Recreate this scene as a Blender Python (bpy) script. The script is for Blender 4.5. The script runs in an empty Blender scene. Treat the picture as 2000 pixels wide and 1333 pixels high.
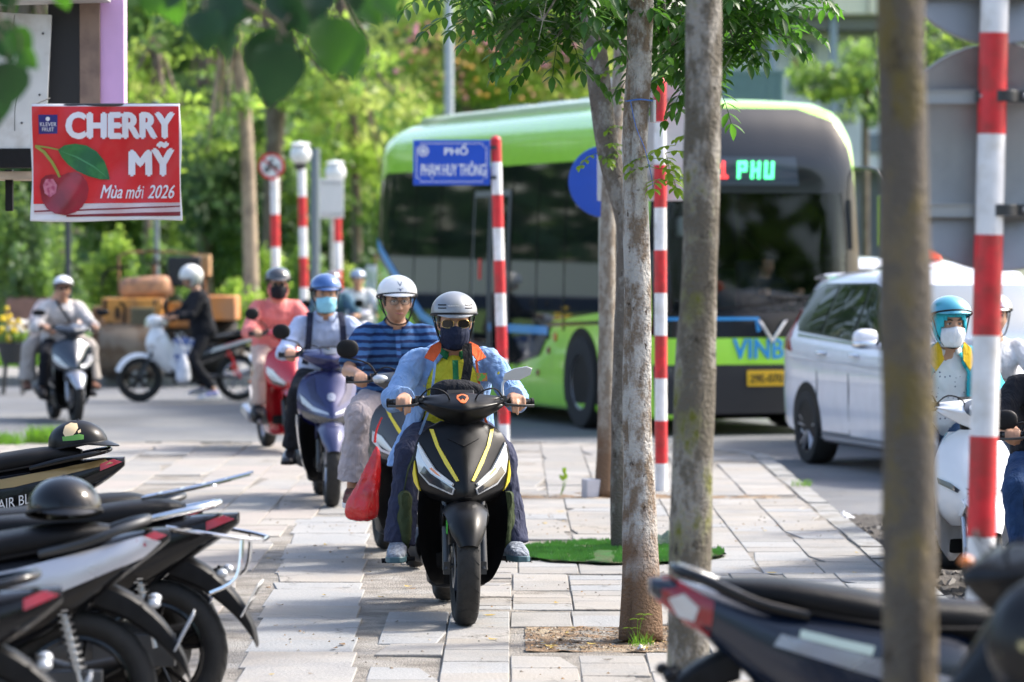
import bpy, bmesh, math, random
from mathutils import Vector, Matrix, noise
from mathutils.bvhtree import BVHTree
from mathutils.geometry import delaunay_2d_cdt
R=math.radians; PI=math.pi
random.seed(7)
C=bpy.context.scene.collection
# ---------- camera ----------
F=7500.0; CH=1.75; TILT=math.atan(177.5/F); CT,ST=math.cos(TILT),math.sin(TILT)
cam_d=bpy.data.cameras.new("camera"); cam=bpy.data.objects.new("camera",cam_d); C.objects.link(cam)
cam.location=(0,0,CH); cam.rotation_euler=(R(90)-TILT,0,0)
cam_d.lens=135; cam_d.sensor_width=36; cam_d.clip_end=2000; cam_d.clip_start=.5
cam_d.dof.use_dof=True; cam_d.dof.focus_distance=18.3; cam_d.dof.aperture_fstop=3.2
bpy.context.scene.camera=cam
# ---------- world and sun ----------
SUN_EL=R(44); SUN_AZ=R(68)     # azimuth clockwise from +Y: the sun stands to the right, behind the riders
w=bpy.data.worlds.new("World"); bpy.context.scene.world=w; w.use_nodes=True
nt=w.node_tree; sky=nt.nodes.new('ShaderNodeTexSky'); sky.sky_type='NISHITA'; sky.sun_disc=False
sky.sun_elevation=SUN_EL; sky.sun_rotation=SUN_AZ; sky.air_density=1.0; sky.dust_density=4.0; sky.ozone_density=1.0
bg=nt.nodes['Background']; bg.inputs[1].default_value=.15
nt.links.new(sky.outputs[0],bg.inputs[0])
sd=bpy.data.lights.new("sun",'SUN'); sun=bpy.data.objects.new("sun",sd); C.objects.link(sun)
sd.energy=2.1; sd.angle=R(8); sd.color=(1,.955,.88)
sdir=Vector((math.sin(SUN_AZ)*math.cos(SUN_EL),math.cos(SUN_AZ)*math.cos(SUN_EL),math.sin(SUN_EL)))
sun.rotation_euler=sdir.to_track_quat('Z','Y').to_euler(); sun.location=(20,20,30)
sc=bpy.context.scene
sc.view_settings.view_transform='Standard'; sc.view_settings.look='None'; sc.view_settings.gamma=1
sc.view_settings.exposure=1.5
sc.render.engine='CYCLES'; sc.cycles.use_denoising=True; sc.cycles.max_bounces=7
sc.cycles.transparent_max_bounces=12; sc.cycles.caustics_reflective=False; sc.cycles.caustics_refractive=False
# ---------- pixel to world ----------
def P(x,y,D):
    u=(x-1000)/F; v=(666.5-y)/F
    dy=CT+v*ST; dz=v*CT-ST
    return Vector((u/dy*D, D, CH+dz/dy*D))
def G(x,y,z=0.0):
    u=(x-1000)/F; v=(666.5-y)/F
    dy=CT+v*ST; dz=v*CT-ST
    t=(z-CH)/dz
    return Vector((u*t,dy*t,z))
# ---------- materials ----------
MATS={}
def pm(name,col,rough=.5,metal=0,coat=0,var=0,vs=8,bump=0,bs=40,col2=None,c2s=5,c2lo=.45,c2hi=.6,spec=.5,coord='Object',trans=0,sss=0,emit=None,es=1):
    if name in MATS: return MATS[name]
    m=bpy.data.materials.new(name); m.use_nodes=True; MATS[name]=m
    n=m.node_tree; b=n.nodes['Principled BSDF']
    def S(k,v):
        if k in b.inputs: b.inputs[k].default_value=v
    c=(*col,1); S('Base Color',c); S('Roughness',rough); S('Metallic',metal); S('Coat Weight',coat); S('Coat Roughness',.06)
    S('Specular IOR Level',spec)
    if sss: S('Subsurface Weight',sss); S('Subsurface Radius',(.01,.004,.002)); S('Subsurface Scale',.6)
    if emit: S('Emission Color',(*emit,1)); S('Emission Strength',es)
    tc=n.nodes.new('ShaderNodeTexCoord'); src=None
    def noi(s,d=4):
        t=n.nodes.new('ShaderNodeTexNoise'); t.inputs['Scale'].default_value=s; t.inputs['Detail'].default_value=d
        n.links.new(tc.outputs[coord],t.inputs['Vector']); return t
    if col2:
        t=noi(c2s,6); r=n.nodes.new('ShaderNodeMapRange'); r.inputs[1].default_value=c2lo; r.inputs[2].default_value=c2hi
        n.links.new(t.outputs['Fac'],r.inputs[0]); mx=n.nodes.new('ShaderNodeMix'); mx.data_type='RGBA'
        mx.inputs[6].default_value=c; mx.inputs[7].default_value=(*col2,1); n.links.new(r.outputs[0],mx.inputs[0]); src=mx.outputs[2]
    if var:
        t=noi(vs); r=n.nodes.new('ShaderNodeMapRange'); r.inputs[1].default_value=.3; r.inputs[2].default_value=.7
        r.inputs[3].default_value=1-var; r.inputs[4].default_value=1+var
        n.links.new(t.outputs['Fac'],r.inputs[0]); h=n.nodes.new('ShaderNodeHueSaturation'); h.inputs['Color'].default_value=c
        if src: n.links.new(src,h.inputs['Color'])
        n.links.new(r.outputs[0],h.inputs['Value']); src=h.outputs[0]
        r2=n.nodes.new('ShaderNodeMapRange'); r2.inputs[3].default_value=max(.03,rough-.12); r2.inputs[4].default_value=min(1,rough+.12)
        n.links.new(t.outputs['Fac'],r2.inputs[0]); n.links.new(r2.outputs[0],b.inputs['Roughness'])
    if src: n.links.new(src,b.inputs['Base Color'])
    if bump:
        t=noi(bs,5); bm=n.nodes.new('ShaderNodeBump'); bm.inputs['Strength'].default_value=bump; bm.inputs['Distance'].default_value=.02
        n.links.new(t.outputs['Fac'],bm.inputs['Height']); n.links.new(bm.outputs[0],b.inputs['Normal'])
    return m
def leafmat(name,col,tcol,f=.5,rough=.45,var=.3,vs=1.5):
    if name in MATS: return MATS[name]
    m=bpy.data.materials.new(name); m.use_nodes=True; MATS[name]=m; n=m.node_tree
    b=n.nodes['Principled BSDF']; b.inputs['Roughness'].default_value=rough
    tc=n.nodes.new('ShaderNodeTexCoord'); t=n.nodes.new('ShaderNodeTexNoise'); t.inputs['Scale'].default_value=vs; t.inputs['Detail'].default_value=3
    n.links.new(tc.outputs['Object'],t.inputs['Vector'])
    r=n.nodes.new('ShaderNodeMapRange'); r.inputs[1].default_value=.3; r.inputs[2].default_value=.7; r.inputs[3].default_value=1-var; r.inputs[4].default_value=1+var
    n.links.new(t.outputs['Fac'],r.inputs[0])
    o=[]
    for c in (col,tcol):
        h=n.nodes.new('ShaderNodeHueSaturation'); h.inputs['Color'].default_value=(*c,1); n.links.new(r.outputs[0],h.inputs['Value']); o.append(h)
    n.links.new(o[0].outputs[0],b.inputs['Base Color'])
    tr=n.nodes.new('ShaderNodeBsdfTranslucent'); n.links.new(o[1].outputs[0],tr.inputs['Color'])
    mx=n.nodes.new('ShaderNodeMixShader'); mx.inputs[0].default_value=f
    n.links.new(b.outputs[0],mx.inputs[1]); n.links.new(tr.outputs[0],mx.inputs[2]); n.links.new(mx.outputs[0],n.nodes['Material Output'].inputs[0])
    return m
def glassmat(name,tint=(.5,.55,.55),f=.12,rough=.02):
    if name in MATS: return MATS[name]
    m=bpy.data.materials.new(name); m.use_nodes=True; MATS[name]=m; n=m.node_tree
    n.nodes.remove(n.nodes['Principled BSDF'])
    t=n.nodes.new('ShaderNodeBsdfTransparent'); t.inputs[0].default_value=(*tint,1)
    g=n.nodes.new('ShaderNodeBsdfGlossy'); g.inputs['Roughness'].default_value=rough
    fr=n.nodes.new('ShaderNodeFresnel'); fr.inputs[0].default_value=1.55
    ad=n.nodes.new('ShaderNodeMath'); ad.operation='ADD'; ad.inputs[1].default_value=f; n.links.new(fr.outputs[0],ad.inputs[0])
    mx=n.nodes.new('ShaderNodeMixShader'); n.links.new(ad.outputs[0],mx.inputs[0]); n.links.new(t.outputs[0],mx.inputs[1]); n.links.new(g.outputs[0],mx.inputs[2])
    n.links.new(mx.outputs[0],n.nodes['Material Output'].inputs[0]); return m
# ---------- mesh collector ----------
def catmull(pts,k):
    pts=[tuple(p) for p in pts]
    if len(pts)<3 or k<2:
        if k<2: return pts
        a,b=pts[0],pts[1]; return [tuple(a[i]+(b[i]-a[i])*j/k for i in range(len(a))) for j in range(k+1)]
    P0=[pts[0]]+pts+[pts[-1]]; out=[]
    for i in range(1,len(P0)-2):
        a,b,c,d=P0[i-1:i+3]
        for j in range(k):
            t=j/k
            out.append(tuple(.5*((2*b[q])+(-a[q]+c[q])*t+(2*a[q]-5*b[q]+4*c[q]-d[q])*t*t+(-a[q]+3*b[q]-3*c[q]+d[q])*t**3) for q in range(len(b))))
    out.append(pts[-1]); return out
class MB:
    def __init__(s): s.v=[]; s.f=[]; s.m=[]; s.mi=0; s.M=None
    def add(s,vs,fs):
        o=len(s.v)
        s.v+= [tuple(s.M@Vector(v)) if s.M else tuple(v) for v in vs]
        s.f+=[tuple(i+o for i in f) for f in fs]; s.m+=[s.mi]*len(fs); return s
    def box(s,c,d,rot=None,taper=1):
        x,y,z=d[0]/2,d[1]/2,d[2]/2; vs=[]
        for k in (-1,1):
            q=taper if k>0 else 1
            for a,b in ((-1,-1),(1,-1),(1,1),(-1,1)): vs.append(Vector((a*x*q,b*y*q,k*z)))
        if rot is not None:
            if not isinstance(rot,Matrix): rot=Matrix.Rotation(rot[2],3,'Z')@Matrix.Rotation(rot[1],3,'Y')@Matrix.Rotation(rot[0],3,'X')
            vs=[rot@v for v in vs]
        c=Vector(c); return s.add([v+c for v in vs],[(3,2,1,0),(4,5,6,7),(0,1,5,4),(1,2,6,5),(2,3,7,6),(3,0,4,7)])
    def loft(s,rings,cap=True,closed=True):
        n=len(rings[0]); vs=[p for r in rings for p in r]; fs=[]
        for i in range(len(rings)-1):
            for j in range(n if closed else n-1):
                k=(j+1)%n; fs.append((i*n+j,i*n+k,(i+1)*n+k,(i+1)*n+j))
        if cap and closed:
            fs.append(tuple(range(n-1,-1,-1))); fs.append(tuple((len(rings)-1)*n+j for j in range(n)))
        return s.add(vs,fs)
    def tube(s,pts,r,n=10,sm=1,flat=1.0,side=None,round_=False):
        pts=[Vector(p) for p in pts]
        rs=list(r) if isinstance(r,(list,tuple)) else [r]*len(pts)
        if sm>1:
            q=catmull([(*p,a) for p,a in zip(pts,rs)],sm); pts=[Vector(p[:3]) for p in q]; rs=[max(p[3],.0005) for p in q]
        if round_:
            a=(pts[0]-pts[1]).normalized(); b=(pts[-1]-pts[-2]).normalized(); p0,p1,r0,r1=pts[0],pts[-1],rs[0],rs[-1]
            pts=[p0+a*r0*.95,p0+a*r0*.7]+pts+[p1+b*r1*.7,p1+b*r1*.95]; rs=[r0*.25,r0*.72]+rs+[r1*.72,r1*.25]
        rings=[]; u=None
        for i,p in enumerate(pts):
            t=(pts[min(i+1,len(pts)-1)]-pts[max(i-1,0)])
            if t.length<1e-9: t=Vector((0,0,1))
            t.normalize()
            if u is None:
                u=Vector(side) if side else (Vector((0,0,1)) if abs(t.z)<.9 else Vector((1,0,0)))
            u=(u-t*u.dot(t))
            if u.length<1e-6: u=t.orthogonal()
            u.normalize(); w_=t.cross(u)
            rings.append([p+u*(rs[i]*math.cos(2*PI*k/n))+w_*(rs[i]*flat*math.sin(2*PI*k/n)) for k in range(n)])
        return s.loft(rings)
    def ball(s,c,r,n=14,m=10,rot=None,p=2):
        if not isinstance(r,(tuple,list)): r=(r,r,r)
        rings=[]; c=Vector(c)
        def se(a,e): return math.copysign(abs(a)**(2/e),a)
        for i in range(m+1):
            ph=-PI/2+PI*i/m; ph=max(-PI/2+.02,min(PI/2-.02,ph)); ring=[]
            for k in range(n):
                th=2*PI*k/n
                v=Vector((r[0]*se(math.cos(ph),p)*se(math.cos(th),p),r[1]*se(math.cos(ph),p)*se(math.sin(th),p),r[2]*se(math.sin(ph),p)))
                if rot: v=rot@v
                ring.append(c+v)
            rings.append(ring)
        return s.loft(rings)
    def lathe(s,prof,c=(0,0,0),axis='z',n=24,a0=0,a1=2*PI):
        # prof: (radius, height)
        full=abs(a1-a0-2*PI)<1e-6; rings=[]; c=Vector(c); k=n if full else n+1
        for r,h in prof:
            ring=[]
            for j in range(k):
                a=a0+(a1-a0)*j/n; x,y=r*math.cos(a),r*math.sin(a)
                ring.append(c+(Vector((x,y,h)) if axis=='z' else Vector((h,x,y)) if axis=='x' else Vector((x,h,y))))
            rings.append(ring)
        return s.loft(rings,cap=False,closed=full)
    def sloft(s,secs,n=18,p=2.6,sm=1):
        # sections along local y: (y, zc, hw, hh[, p[, xc]])
        secs=[tuple(q)+((p,) if len(q)<5 else ())+((0,) if len(q)<6 else ()) for q in secs]
        if sm>1: secs=catmull(secs,sm)
        rings=[]
        for y,zc,hw,hh,pp,xc in secs:
            hw=max(hw,.001); hh=max(hh,.001)
            rings.append([Vector((xc+hw*math.copysign(abs(math.cos(t))**(2/pp),math.cos(t)),y,zc+hh*math.copysign(abs(math.sin(t))**(2/pp),math.sin(t)))) for t in [2*PI*k/n for k in range(n)]])
        return s.loft(rings)
    def prism(s,poly,depth,M=None):
        # poly in local xz, thickness along y centred
        n=len(poly); M=M or Matrix.Identity(4)
        vs=[M@Vector((x,-depth/2,z)) for x,z in poly]+[M@Vector((x,depth/2,z)) for x,z in poly]
        fs=[tuple(range(n)),tuple(range(2*n-1,n-1,-1))]+[(i,i+n,(i+1)%n+n,(i+1)%n) for i in range(n)]
        return s.add(vs,fs)
    def strip(s,pts,wid,th,nrm=(0,0,1)):
        # flat band along points
        pts=[Vector(p) for p in pts]; nrm=Vector(nrm); rings=[]
        for i,p in enumerate(pts):
            t=(pts[min(i+1,len(pts)-1)]-pts[max(i-1,0)]).normalized(); sd_=t.cross(nrm).normalized(); wv=wid[i] if isinstance(wid,list) else wid
            rings.append([p-sd_*wv/2,p+sd_*wv/2,p+sd_*wv/2+nrm*th,p-sd_*wv/2+nrm*th])
        return s.loft(rings)
    def bvh(s): return BVHTree.FromPolygons([Vector(v) for v in s.v],s.f)
    def build(s,name,mat,parent=None,smooth=True,sharp=38,bevel=0,sub=0,remesh=0,solid=0,disp=0,ds=.1,recalc=True,soft=0,loc=None,tex='CLOUDS'):
        me=bpy.data.meshes.new(name); me.from_pydata(s.v,[],s.f)
        mats=mat if isinstance(mat,(list,tuple)) else [mat]
        for q in mats: me.materials.append(q)
        if len(mats)>1: me.polygons.foreach_set('material_index',s.m)
        if recalc:
            bm=bmesh.new(); bm.from_mesh(me); bmesh.ops.recalc_face_normals(bm,faces=bm.faces); bm.to_mesh(me); bm.free()
        if smooth:
            me.polygons.foreach_set('use_smooth',[True]*len(me.polygons))
            if sharp and not remesh and not sub: me.set_sharp_from_angle(angle=R(sharp))
        me.update()
        o=bpy.data.objects.new(name,me); C.objects.link(o)
        if parent: o.parent=parent
        if loc: o.location=loc
        if remesh:
            q=o.modifiers.new('r','REMESH'); q.mode='VOXEL'; q.voxel_size=remesh; q.use_smooth_shade=True
            q=o.modifiers.new('s','SMOOTH'); q.factor=.6; q.iterations=soft or 4
        if disp:
            q=o.modifiers.new('d','DISPLACE'); t=bpy.data.textures.new(name,tex); t.noise_scale=ds
            q.texture=t; q.strength=disp; q.mid_level=.5
        if solid: q=o.modifiers.new('t','SOLIDIFY'); q.thickness=solid; q.offset=0
        if bevel: q=o.modifiers.new('b','BEVEL'); q.width=bevel; q.segments=2; q.limit_method='ANGLE'; q.angle_limit=R(35); q.harden_normals=False
        if sub: q=o.modifiers.new('u','SUBSURF'); q.levels=sub; q.render_levels=sub
        return o
def tag(o,label,cat,group=None,kind=None):
    if label: o['label']=label
    if cat: o['category']=cat
    if group: o['group']=group
    if kind: o['kind']=kind
    return o
def thing(name,label,cat,loc=(0,0,0),rz=0,group=None,roll=0):
    o=bpy.data.objects.new(name,None); C.objects.link(o); o.location=loc; o.rotation_euler=(0,roll,rz); o.empty_display_size=.1
    return tag(o,label,cat,group)
def circle(cx,cz,rx,rz=None,n=24,a0=0,a1=2*PI):
    rz=rz or rx; return [(cx+rx*math.cos(a0+(a1-a0)*i/n),cz+rz*math.sin(a0+(a1-a0)*i/n)) for i in range(n if abs(a1-a0)>6.28 else n+1)]
def decal(bvh,poly,axis,off,name,mat,parent,step=.03,th=None,far=5.0,smooth_=0,build=True,mb=None):
    """lay a panel with the outline poly on a surface. axis: '-y' (front; poly=(x,z)), '+y', '+x','-x' (poly=(y,z)), '+z' (poly=(x,y))"""
    A={'-y':lambda u,v:(Vector((u,-far,v)),Vector((0,1,0))),'+y':lambda u,v:(Vector((u,far,v)),Vector((0,-1,0))),
       '+x':lambda u,v:(Vector((far,u,v)),Vector((-1,0,0))),'-x':lambda u,v:(Vector((-far,u,v)),Vector((1,0,0))),'+z':lambda u,v:(Vector((u,v,far)),Vector((0,0,-1)))}[axis]
    n=len(poly); pts=[]
    for i in range(n):
        a=Vector(poly[i]); b=Vector(poly[(i+1)%n]); k=max(1,int((b-a).length/step))
        pts+=[a+(b-a)*j/k for j in range(k)]
    m=len(pts); edges=[(i,(i+1)%m) for i in range(m)]
    us=[p[0] for p in pts]; vs=[p[1] for p in pts]; u=min(us)+step/2; ins=[]
    while u<max(us):
        v=min(vs)+step/2
        while v<max(vs):
            c=False; j=m-1
            for i in range(m):
                if (pts[i][1]>v)!=(pts[j][1]>v) and u<(pts[j][0]-pts[i][0])*(v-pts[i][1])/(pts[j][1]-pts[i][1])+pts[i][0]: c=not c
                j=i
            if c and min((Vector((u,v))-q).length for q in pts)>step*.4: ins.append(Vector((u,v)))
            v+=step
        u+=step
    r=delaunay_2d_cdt(pts+ins,edges,[],1,1e-5)
    ov=[]; last=None
    for q in r[0]:
        o,d=A(q[0],q[1]); hit=bvh.ray_cast(o,d)
        if hit[0] is None:
            hit=bvh.find_nearest(last if last else o+d*far)
        nr=hit[1]; nr=nr if nr.dot(d)<0 else -nr; last=hit[0]
        ov.append((hit[0],nr,d))
    th=th or max(off*1.5,.004); k=len(ov)
    V=[p+nr*off for p,nr,d in ov]+[p+nr*(off-th) for p,nr,d in ov]
    fs=[tuple(f) for f in r[2]]; cnt={}
    for f in fs:
        for i in range(len(f)):
            e=(f[i],f[(i+1)%len(f)]); cnt[frozenset(e)]=cnt.get(frozenset(e),[])+[e]
    B=[tuple(i+k for i in reversed(f)) for f in fs]; S=[(e[0][1],e[0][0],e[0][0]+k,e[0][1]+k) for e in cnt.values() if len(e)==1]
    o_=mb or MB(); o_.add(V,fs+B+S)
    return o_.build(name,mat,parent,sharp=50) if build else o_
def mir(poly): return [(-x,z) for x,z in reversed(poly)]
def text(body,h,mat,parent,M,name='lettering',ext=.002,bold=0,width=None,shear=0,align='CENTER',sp=1):
    c=bpy.data.curves.new(name,'FONT'); c.body=body; c.size=1; c.align_x=align; c.align_y='CENTER'; c.extrude=0; c.offset=0; c.shear=shear; c.space_character=sp
    c.resolution_u=3
    t=bpy.data.objects.new(name,c); C.objects.link(t); dg=bpy.context.evaluated_depsgraph_get(); me=bpy.data.meshes.new_from_object(t.evaluated_get(dg)); bpy.data.objects.remove(t)
    xs=[v.co.x for v in me.vertices]; ys=[v.co.y for v in me.vertices]
    if not xs: return None
    wd,hh=max(xs)-min(xs),max(ys)-min(ys); sy=h/hh; sx=(width/wd) if width else sy; cx=(max(xs)+min(xs))/2 if align=='CENTER' else 0; cy=(max(ys)+min(ys))/2
    for v in me.vertices: v.co=Vector(((v.co.x-cx)*sx,(v.co.y-cy)*sy,0))
    if bold:
        vs=[v.co.copy() for v in me.vertices]; fs=[tuple(p.vertices) for p in me.polygons]; V=[];Fc=[]
        for i,(dx,dy) in enumerate(((0,0),(bold,0),(-bold,0),(0,bold*.8),(0,-bold*.8))):
            o_=len(V); V+=[Vector((q.x+dx*h,q.y+dy*h,-ext*.12*i)) for q in vs]; Fc+=[tuple(k+o_ for k in f) for f in fs]
        me=bpy.data.meshes.new(name); me.from_pydata(V,[],Fc)
    bm=bmesh.new(); bm.from_mesh(me)
    g=bmesh.ops.extrude_face_region(bm,geom=bm.faces[:]); bmesh.ops.translate(bm,verts=[e for e in g['geom'] if isinstance(e,bmesh.types.BMVert)],vec=(0,0,ext))
    bmesh.ops.recalc_face_normals(bm,faces=bm.faces); bm.to_mesh(me); bm.free(); me.transform(M); me.materials.clear(); me.materials.append(mat); me.name=name
    o=bpy.data.objects.new(name,me); C.objects.link(o); o.parent=parent; return o
def txM(loc,xd,yd):
    """matrix placing text: xd reading direction, yd up"""
    x=Vector(xd).normalized(); y=Vector(yd).normalized(); z=x.cross(y).normalized(); y=z.cross(x)
    return Matrix.Translation(Vector(loc))@Matrix((x,y,z)).transposed().to_4x4()
# ---------- common materials ----------
BLK=pm('black_plastic',(.008,.008,.009),.5,var=.25,vs=30,spec=.2)
BLKM=pm('matte_black_paint',(.006,.0062,.007),.33,coat=.0,var=.12,vs=12,spec=.22)
BLKG=pm('gloss_black_paint',(.004,.004,.005),.16,coat=.25,spec=.25)
RUB=pm('tyre_rubber',(.016,.0155,.015),.8,var=.35,vs=25,bump=.15,bs=60)
CHR=pm('chrome',(.75,.76,.78),.12,1)
STEEL=pm('brushed_steel',(.45,.46,.47),.35,1,var=.2)
DKM=pm('dark_metal',(.07,.072,.075),.45,.8,var=.2)
SEAT=pm('black_vinyl',(.007,.007,.008),.42,spec=.16,bump=.25,bs=220,var=.2)
SKIN=pm('skin',(.46,.25,.155),.5,var=.1,vs=14,sss=.08)
SKIN2=pm('skin_tanned',(.36,.19,.115),.5,var=.1,vs=14,sss=.08)
HAIR=pm('black_hair',(.012,.01,.009),.5,bump=.4,bs=150)
EYEW=pm('eye_white',(.62,.58,.54),.3); EYED=pm('eye_iris',(.02,.012,.008),.15); LIP=pm('lips',(.36,.13,.11),.5)
WHT=pm('white_paint',(.78,.78,.78),.25,coat=.5,var=.04)
WHP=pm('white_plastic',(.72,.72,.72),.45,var=.05)
REDP=pm('red_stripe_paint',(.62,.022,.03),.4,var=.22,vs=9,col2=(.45,.03,.03),c2s=14)
WHS=pm('white_stripe_paint',(.76,.76,.77),.45,var=.12,vs=9,col2=(.62,.6,.57),c2s=12,c2lo=.5,c2hi=.7)
LENS=pm('clear_lens',(.5,.52,.55),.12,.3,coat=1); LENSD=pm('dark_lens',(.045,.048,.055),.1,.2,coat=1)
AMB=pm('amber_lens',(.75,.2,.02),.15,coat=1); REDL=pm('red_lens',(.26,.004,.01),.15,coat=.6)
YEL=pm('yellow_trim',(.74,.58,.03),.35,coat=.4)
GLS=glassmat('clear_glass',(.72,.78,.76),.06)
ASPH=None
# ---------- ground ----------
def gmat(name,c1,c2,s,rough=.9,bump=.4,bs=30,c3=None,s3=1.2,lo=.4,hi=.62,l3=.5,h3=.62):
    m=pm(name,c1,rough,0,0,var=.14,vs=70,bump=bump,bs=bs,col2=c2,c2s=s,c2lo=lo,c2hi=hi,spec=.3)
    if c3:
        n=m.node_tree; b=n.nodes['Principled BSDF']; l=b.inputs['Base Color'].links[0]; src=l.from_socket
        tc=n.nodes.new('ShaderNodeTexCoord'); t=n.nodes.new('ShaderNodeTexNoise'); t.inputs['Scale'].default_value=s3; t.inputs['Detail'].default_value=8; t.inputs['Roughness'].default_value=.65
        n.links.new(tc.outputs['Object'],t.inputs['Vector']); r=n.nodes.new('ShaderNodeMapRange'); r.inputs[1].default_value=l3; r.inputs[2].default_value=h3
        n.links.new(t.outputs['Fac'],r.inputs[0]); mx=n.nodes.new('ShaderNodeMix'); mx.data_type='RGBA'; mx.inputs[7].default_value=(*c3,1)
        n.links.new(r.outputs[0],mx.inputs[0]); n.links.new(src,mx.inputs[6]); n.links.new(mx.outputs[2],b.inputs['Base Color'])
    return m
ASPH=gmat('asphalt',(.15,.157,.17),(.12,.125,.133),.8,.85,.5,120,(.19,.19,.187),.35)
SLAB=[gmat('grey_paving',(.262,.255,.242),(.215,.212,.205),3.5,.8,.35,60,(.275,.25,.215),.9,l3=.44,h3=.66),
      gmat('light_paving',(.30,.29,.272),(.245,.24,.235),2.5,.8,.35,60,(.295,.27,.235),1.1,l3=.42,h3=.64),
      gmat('pink_paving',(.30,.268,.246),(.25,.235,.22),2.2,.8,.35,60,(.30,.275,.245),.9,l3=.42,h3=.62),
      gmat('blue_grey_paving',(.25,.256,.258),(.285,.284,.278),2.0,.75,.35,60,(.285,.26,.23),1.5,l3=.52,h3=.7)]
SAND=gmat('sandy_grit',(.285,.262,.23),(.18,.162,.14),5,.95,1.0,90,(.315,.30,.275),2.2)
DIRT=gmat('dry_soil',(.23,.155,.095),(.15,.10,.062),7,.95,1.2,60,(.34,.28,.2),3)
KERB=gmat('kerb_concrete',(.28,.28,.27),(.20,.198,.19),5,.85,.5,50,(.20,.19,.17),2.5)
SOIL=gmat('dark_gutter_dirt',(.075,.068,.06),(.12,.108,.095),9,.95,1.5,60,(.05,.046,.042),4)
def wear(m,cs=1.3,w=.012,dark=(.09,.08,.07),amt=.75):
    n=m.node_tree; b=n.nodes['Principled BSDF']; src=b.inputs['Base Color'].links[0].from_socket
    tc=n.nodes.new('ShaderNodeTexCoord'); nz=n.nodes.new('ShaderNodeTexNoise'); nz.inputs['Scale'].default_value=3; nz.inputs['Detail'].default_value=6
    n.links.new(tc.outputs['Object'],nz.inputs['Vector']); va=n.nodes.new('ShaderNodeVectorMath'); va.operation='MULTIPLY_ADD'; va.inputs[1].default_value=(.5,.5,.5)
    n.links.new(nz.outputs['Color'],va.inputs[0]); n.links.new(tc.outputs['Object'],va.inputs[2])
    vo=n.nodes.new('ShaderNodeTexVoronoi'); vo.feature='DISTANCE_TO_EDGE'; vo.inputs['Scale'].default_value=cs; n.links.new(va.outputs[0],vo.inputs['Vector'])
    r=n.nodes.new('ShaderNodeMapRange'); r.inputs[1].default_value=0; r.inputs[2].default_value=w; r.inputs[3].default_value=1; r.inputs[4].default_value=0; n.links.new(vo.outputs['Distance'],r.inputs[0])
    n2=n.nodes.new('ShaderNodeTexNoise'); n2.inputs['Scale'].default_value=.9; n.links.new(tc.outputs['Object'],n2.inputs['Vector']); r2=n.nodes.new('ShaderNodeMapRange'); r2.inputs[1].default_value=.5; r2.inputs[2].default_value=.6; r2.inputs[4].default_value=amt; n.links.new(n2.outputs['Fac'],r2.inputs[0])
    mu=n.nodes.new('ShaderNodeMath'); mu.operation='MULTIPLY'; n.links.new(r.outputs[0],mu.inputs[0]); n.links.new(r2.outputs[0],mu.inputs[1])
    mx=n.nodes.new('ShaderNodeMix'); mx.data_type='RGBA'; mx.inputs[7].default_value=(*dark,1); n.links.new(mu.outputs[0],mx.inputs[0]); n.links.new(src,mx.inputs[6])
    n3=n.nodes.new('ShaderNodeTexNoise'); n3.inputs['Scale'].default_value=2.6; n3.inputs['Detail'].default_value=9; n3.inputs['Roughness'].default_value=.7; n.links.new(tc.outputs['Object'],n3.inputs['Vector']); r3=n.nodes.new('ShaderNodeMapRange'); r3.inputs[1].default_value=.58; r3.inputs[2].default_value=.72; r3.inputs[4].default_value=.55; n.links.new(n3.outputs['Fac'],r3.inputs[0])
    m2=n.nodes.new('ShaderNodeMix'); m2.data_type='RGBA'; m2.inputs[7].default_value=(.12,.11,.095,1); n.links.new(r3.outputs[0],m2.inputs[0]); n.links.new(mx.outputs[2],m2.inputs[6]); n.links.new(m2.outputs[2],b.inputs['Base Color'])
for q in SLAB: wear(q)
wear(ASPH,.5,.006,(.07,.07,.07),.6)
def sheet(name,x0,x1,y0,y1,z,mat,nx=1,ny=1,fz=None,kind='structure'):
    m=MB(); vs=[];fs=[]
    for j in range(ny+1):
        for i in range(nx+1):
            x=x0+(x1-x0)*i/nx; y=y0+(y1-y0)*j/ny; vs.append((x,y,z+(fz(x,y) if fz else 0)))
    for j in range(ny):
        for i in range(nx): a=j*(nx+1)+i; fs.append((a,a+1,a+nx+2,a+nx+1))
    m.add(vs,fs); o=m.build(name,mat,recalc=False); o['kind']=kind; return o
sheet('ground',-900,900,-200,1200,-.16,gmat('far_ground',(.16,.17,.11),(.10,.12,.06),.3),1,1)
def roadz(x,y): return .006*noise.noise(Vector((x*.5,y*.3,0)))
sheet('road',-60,60,-20,53,-.13,ASPH,60,60,roadz)
KX=2.05; KY=35.0; KR=2.2
def inside(x,y,g=0): # near pavement area
    if x>KX-g or y>KY-g: return False
    if x>KX-KR and y>KY-KR: return math.hypot(x-(KX-KR),y-(KY-KR))<KR-g
    return True
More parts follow.
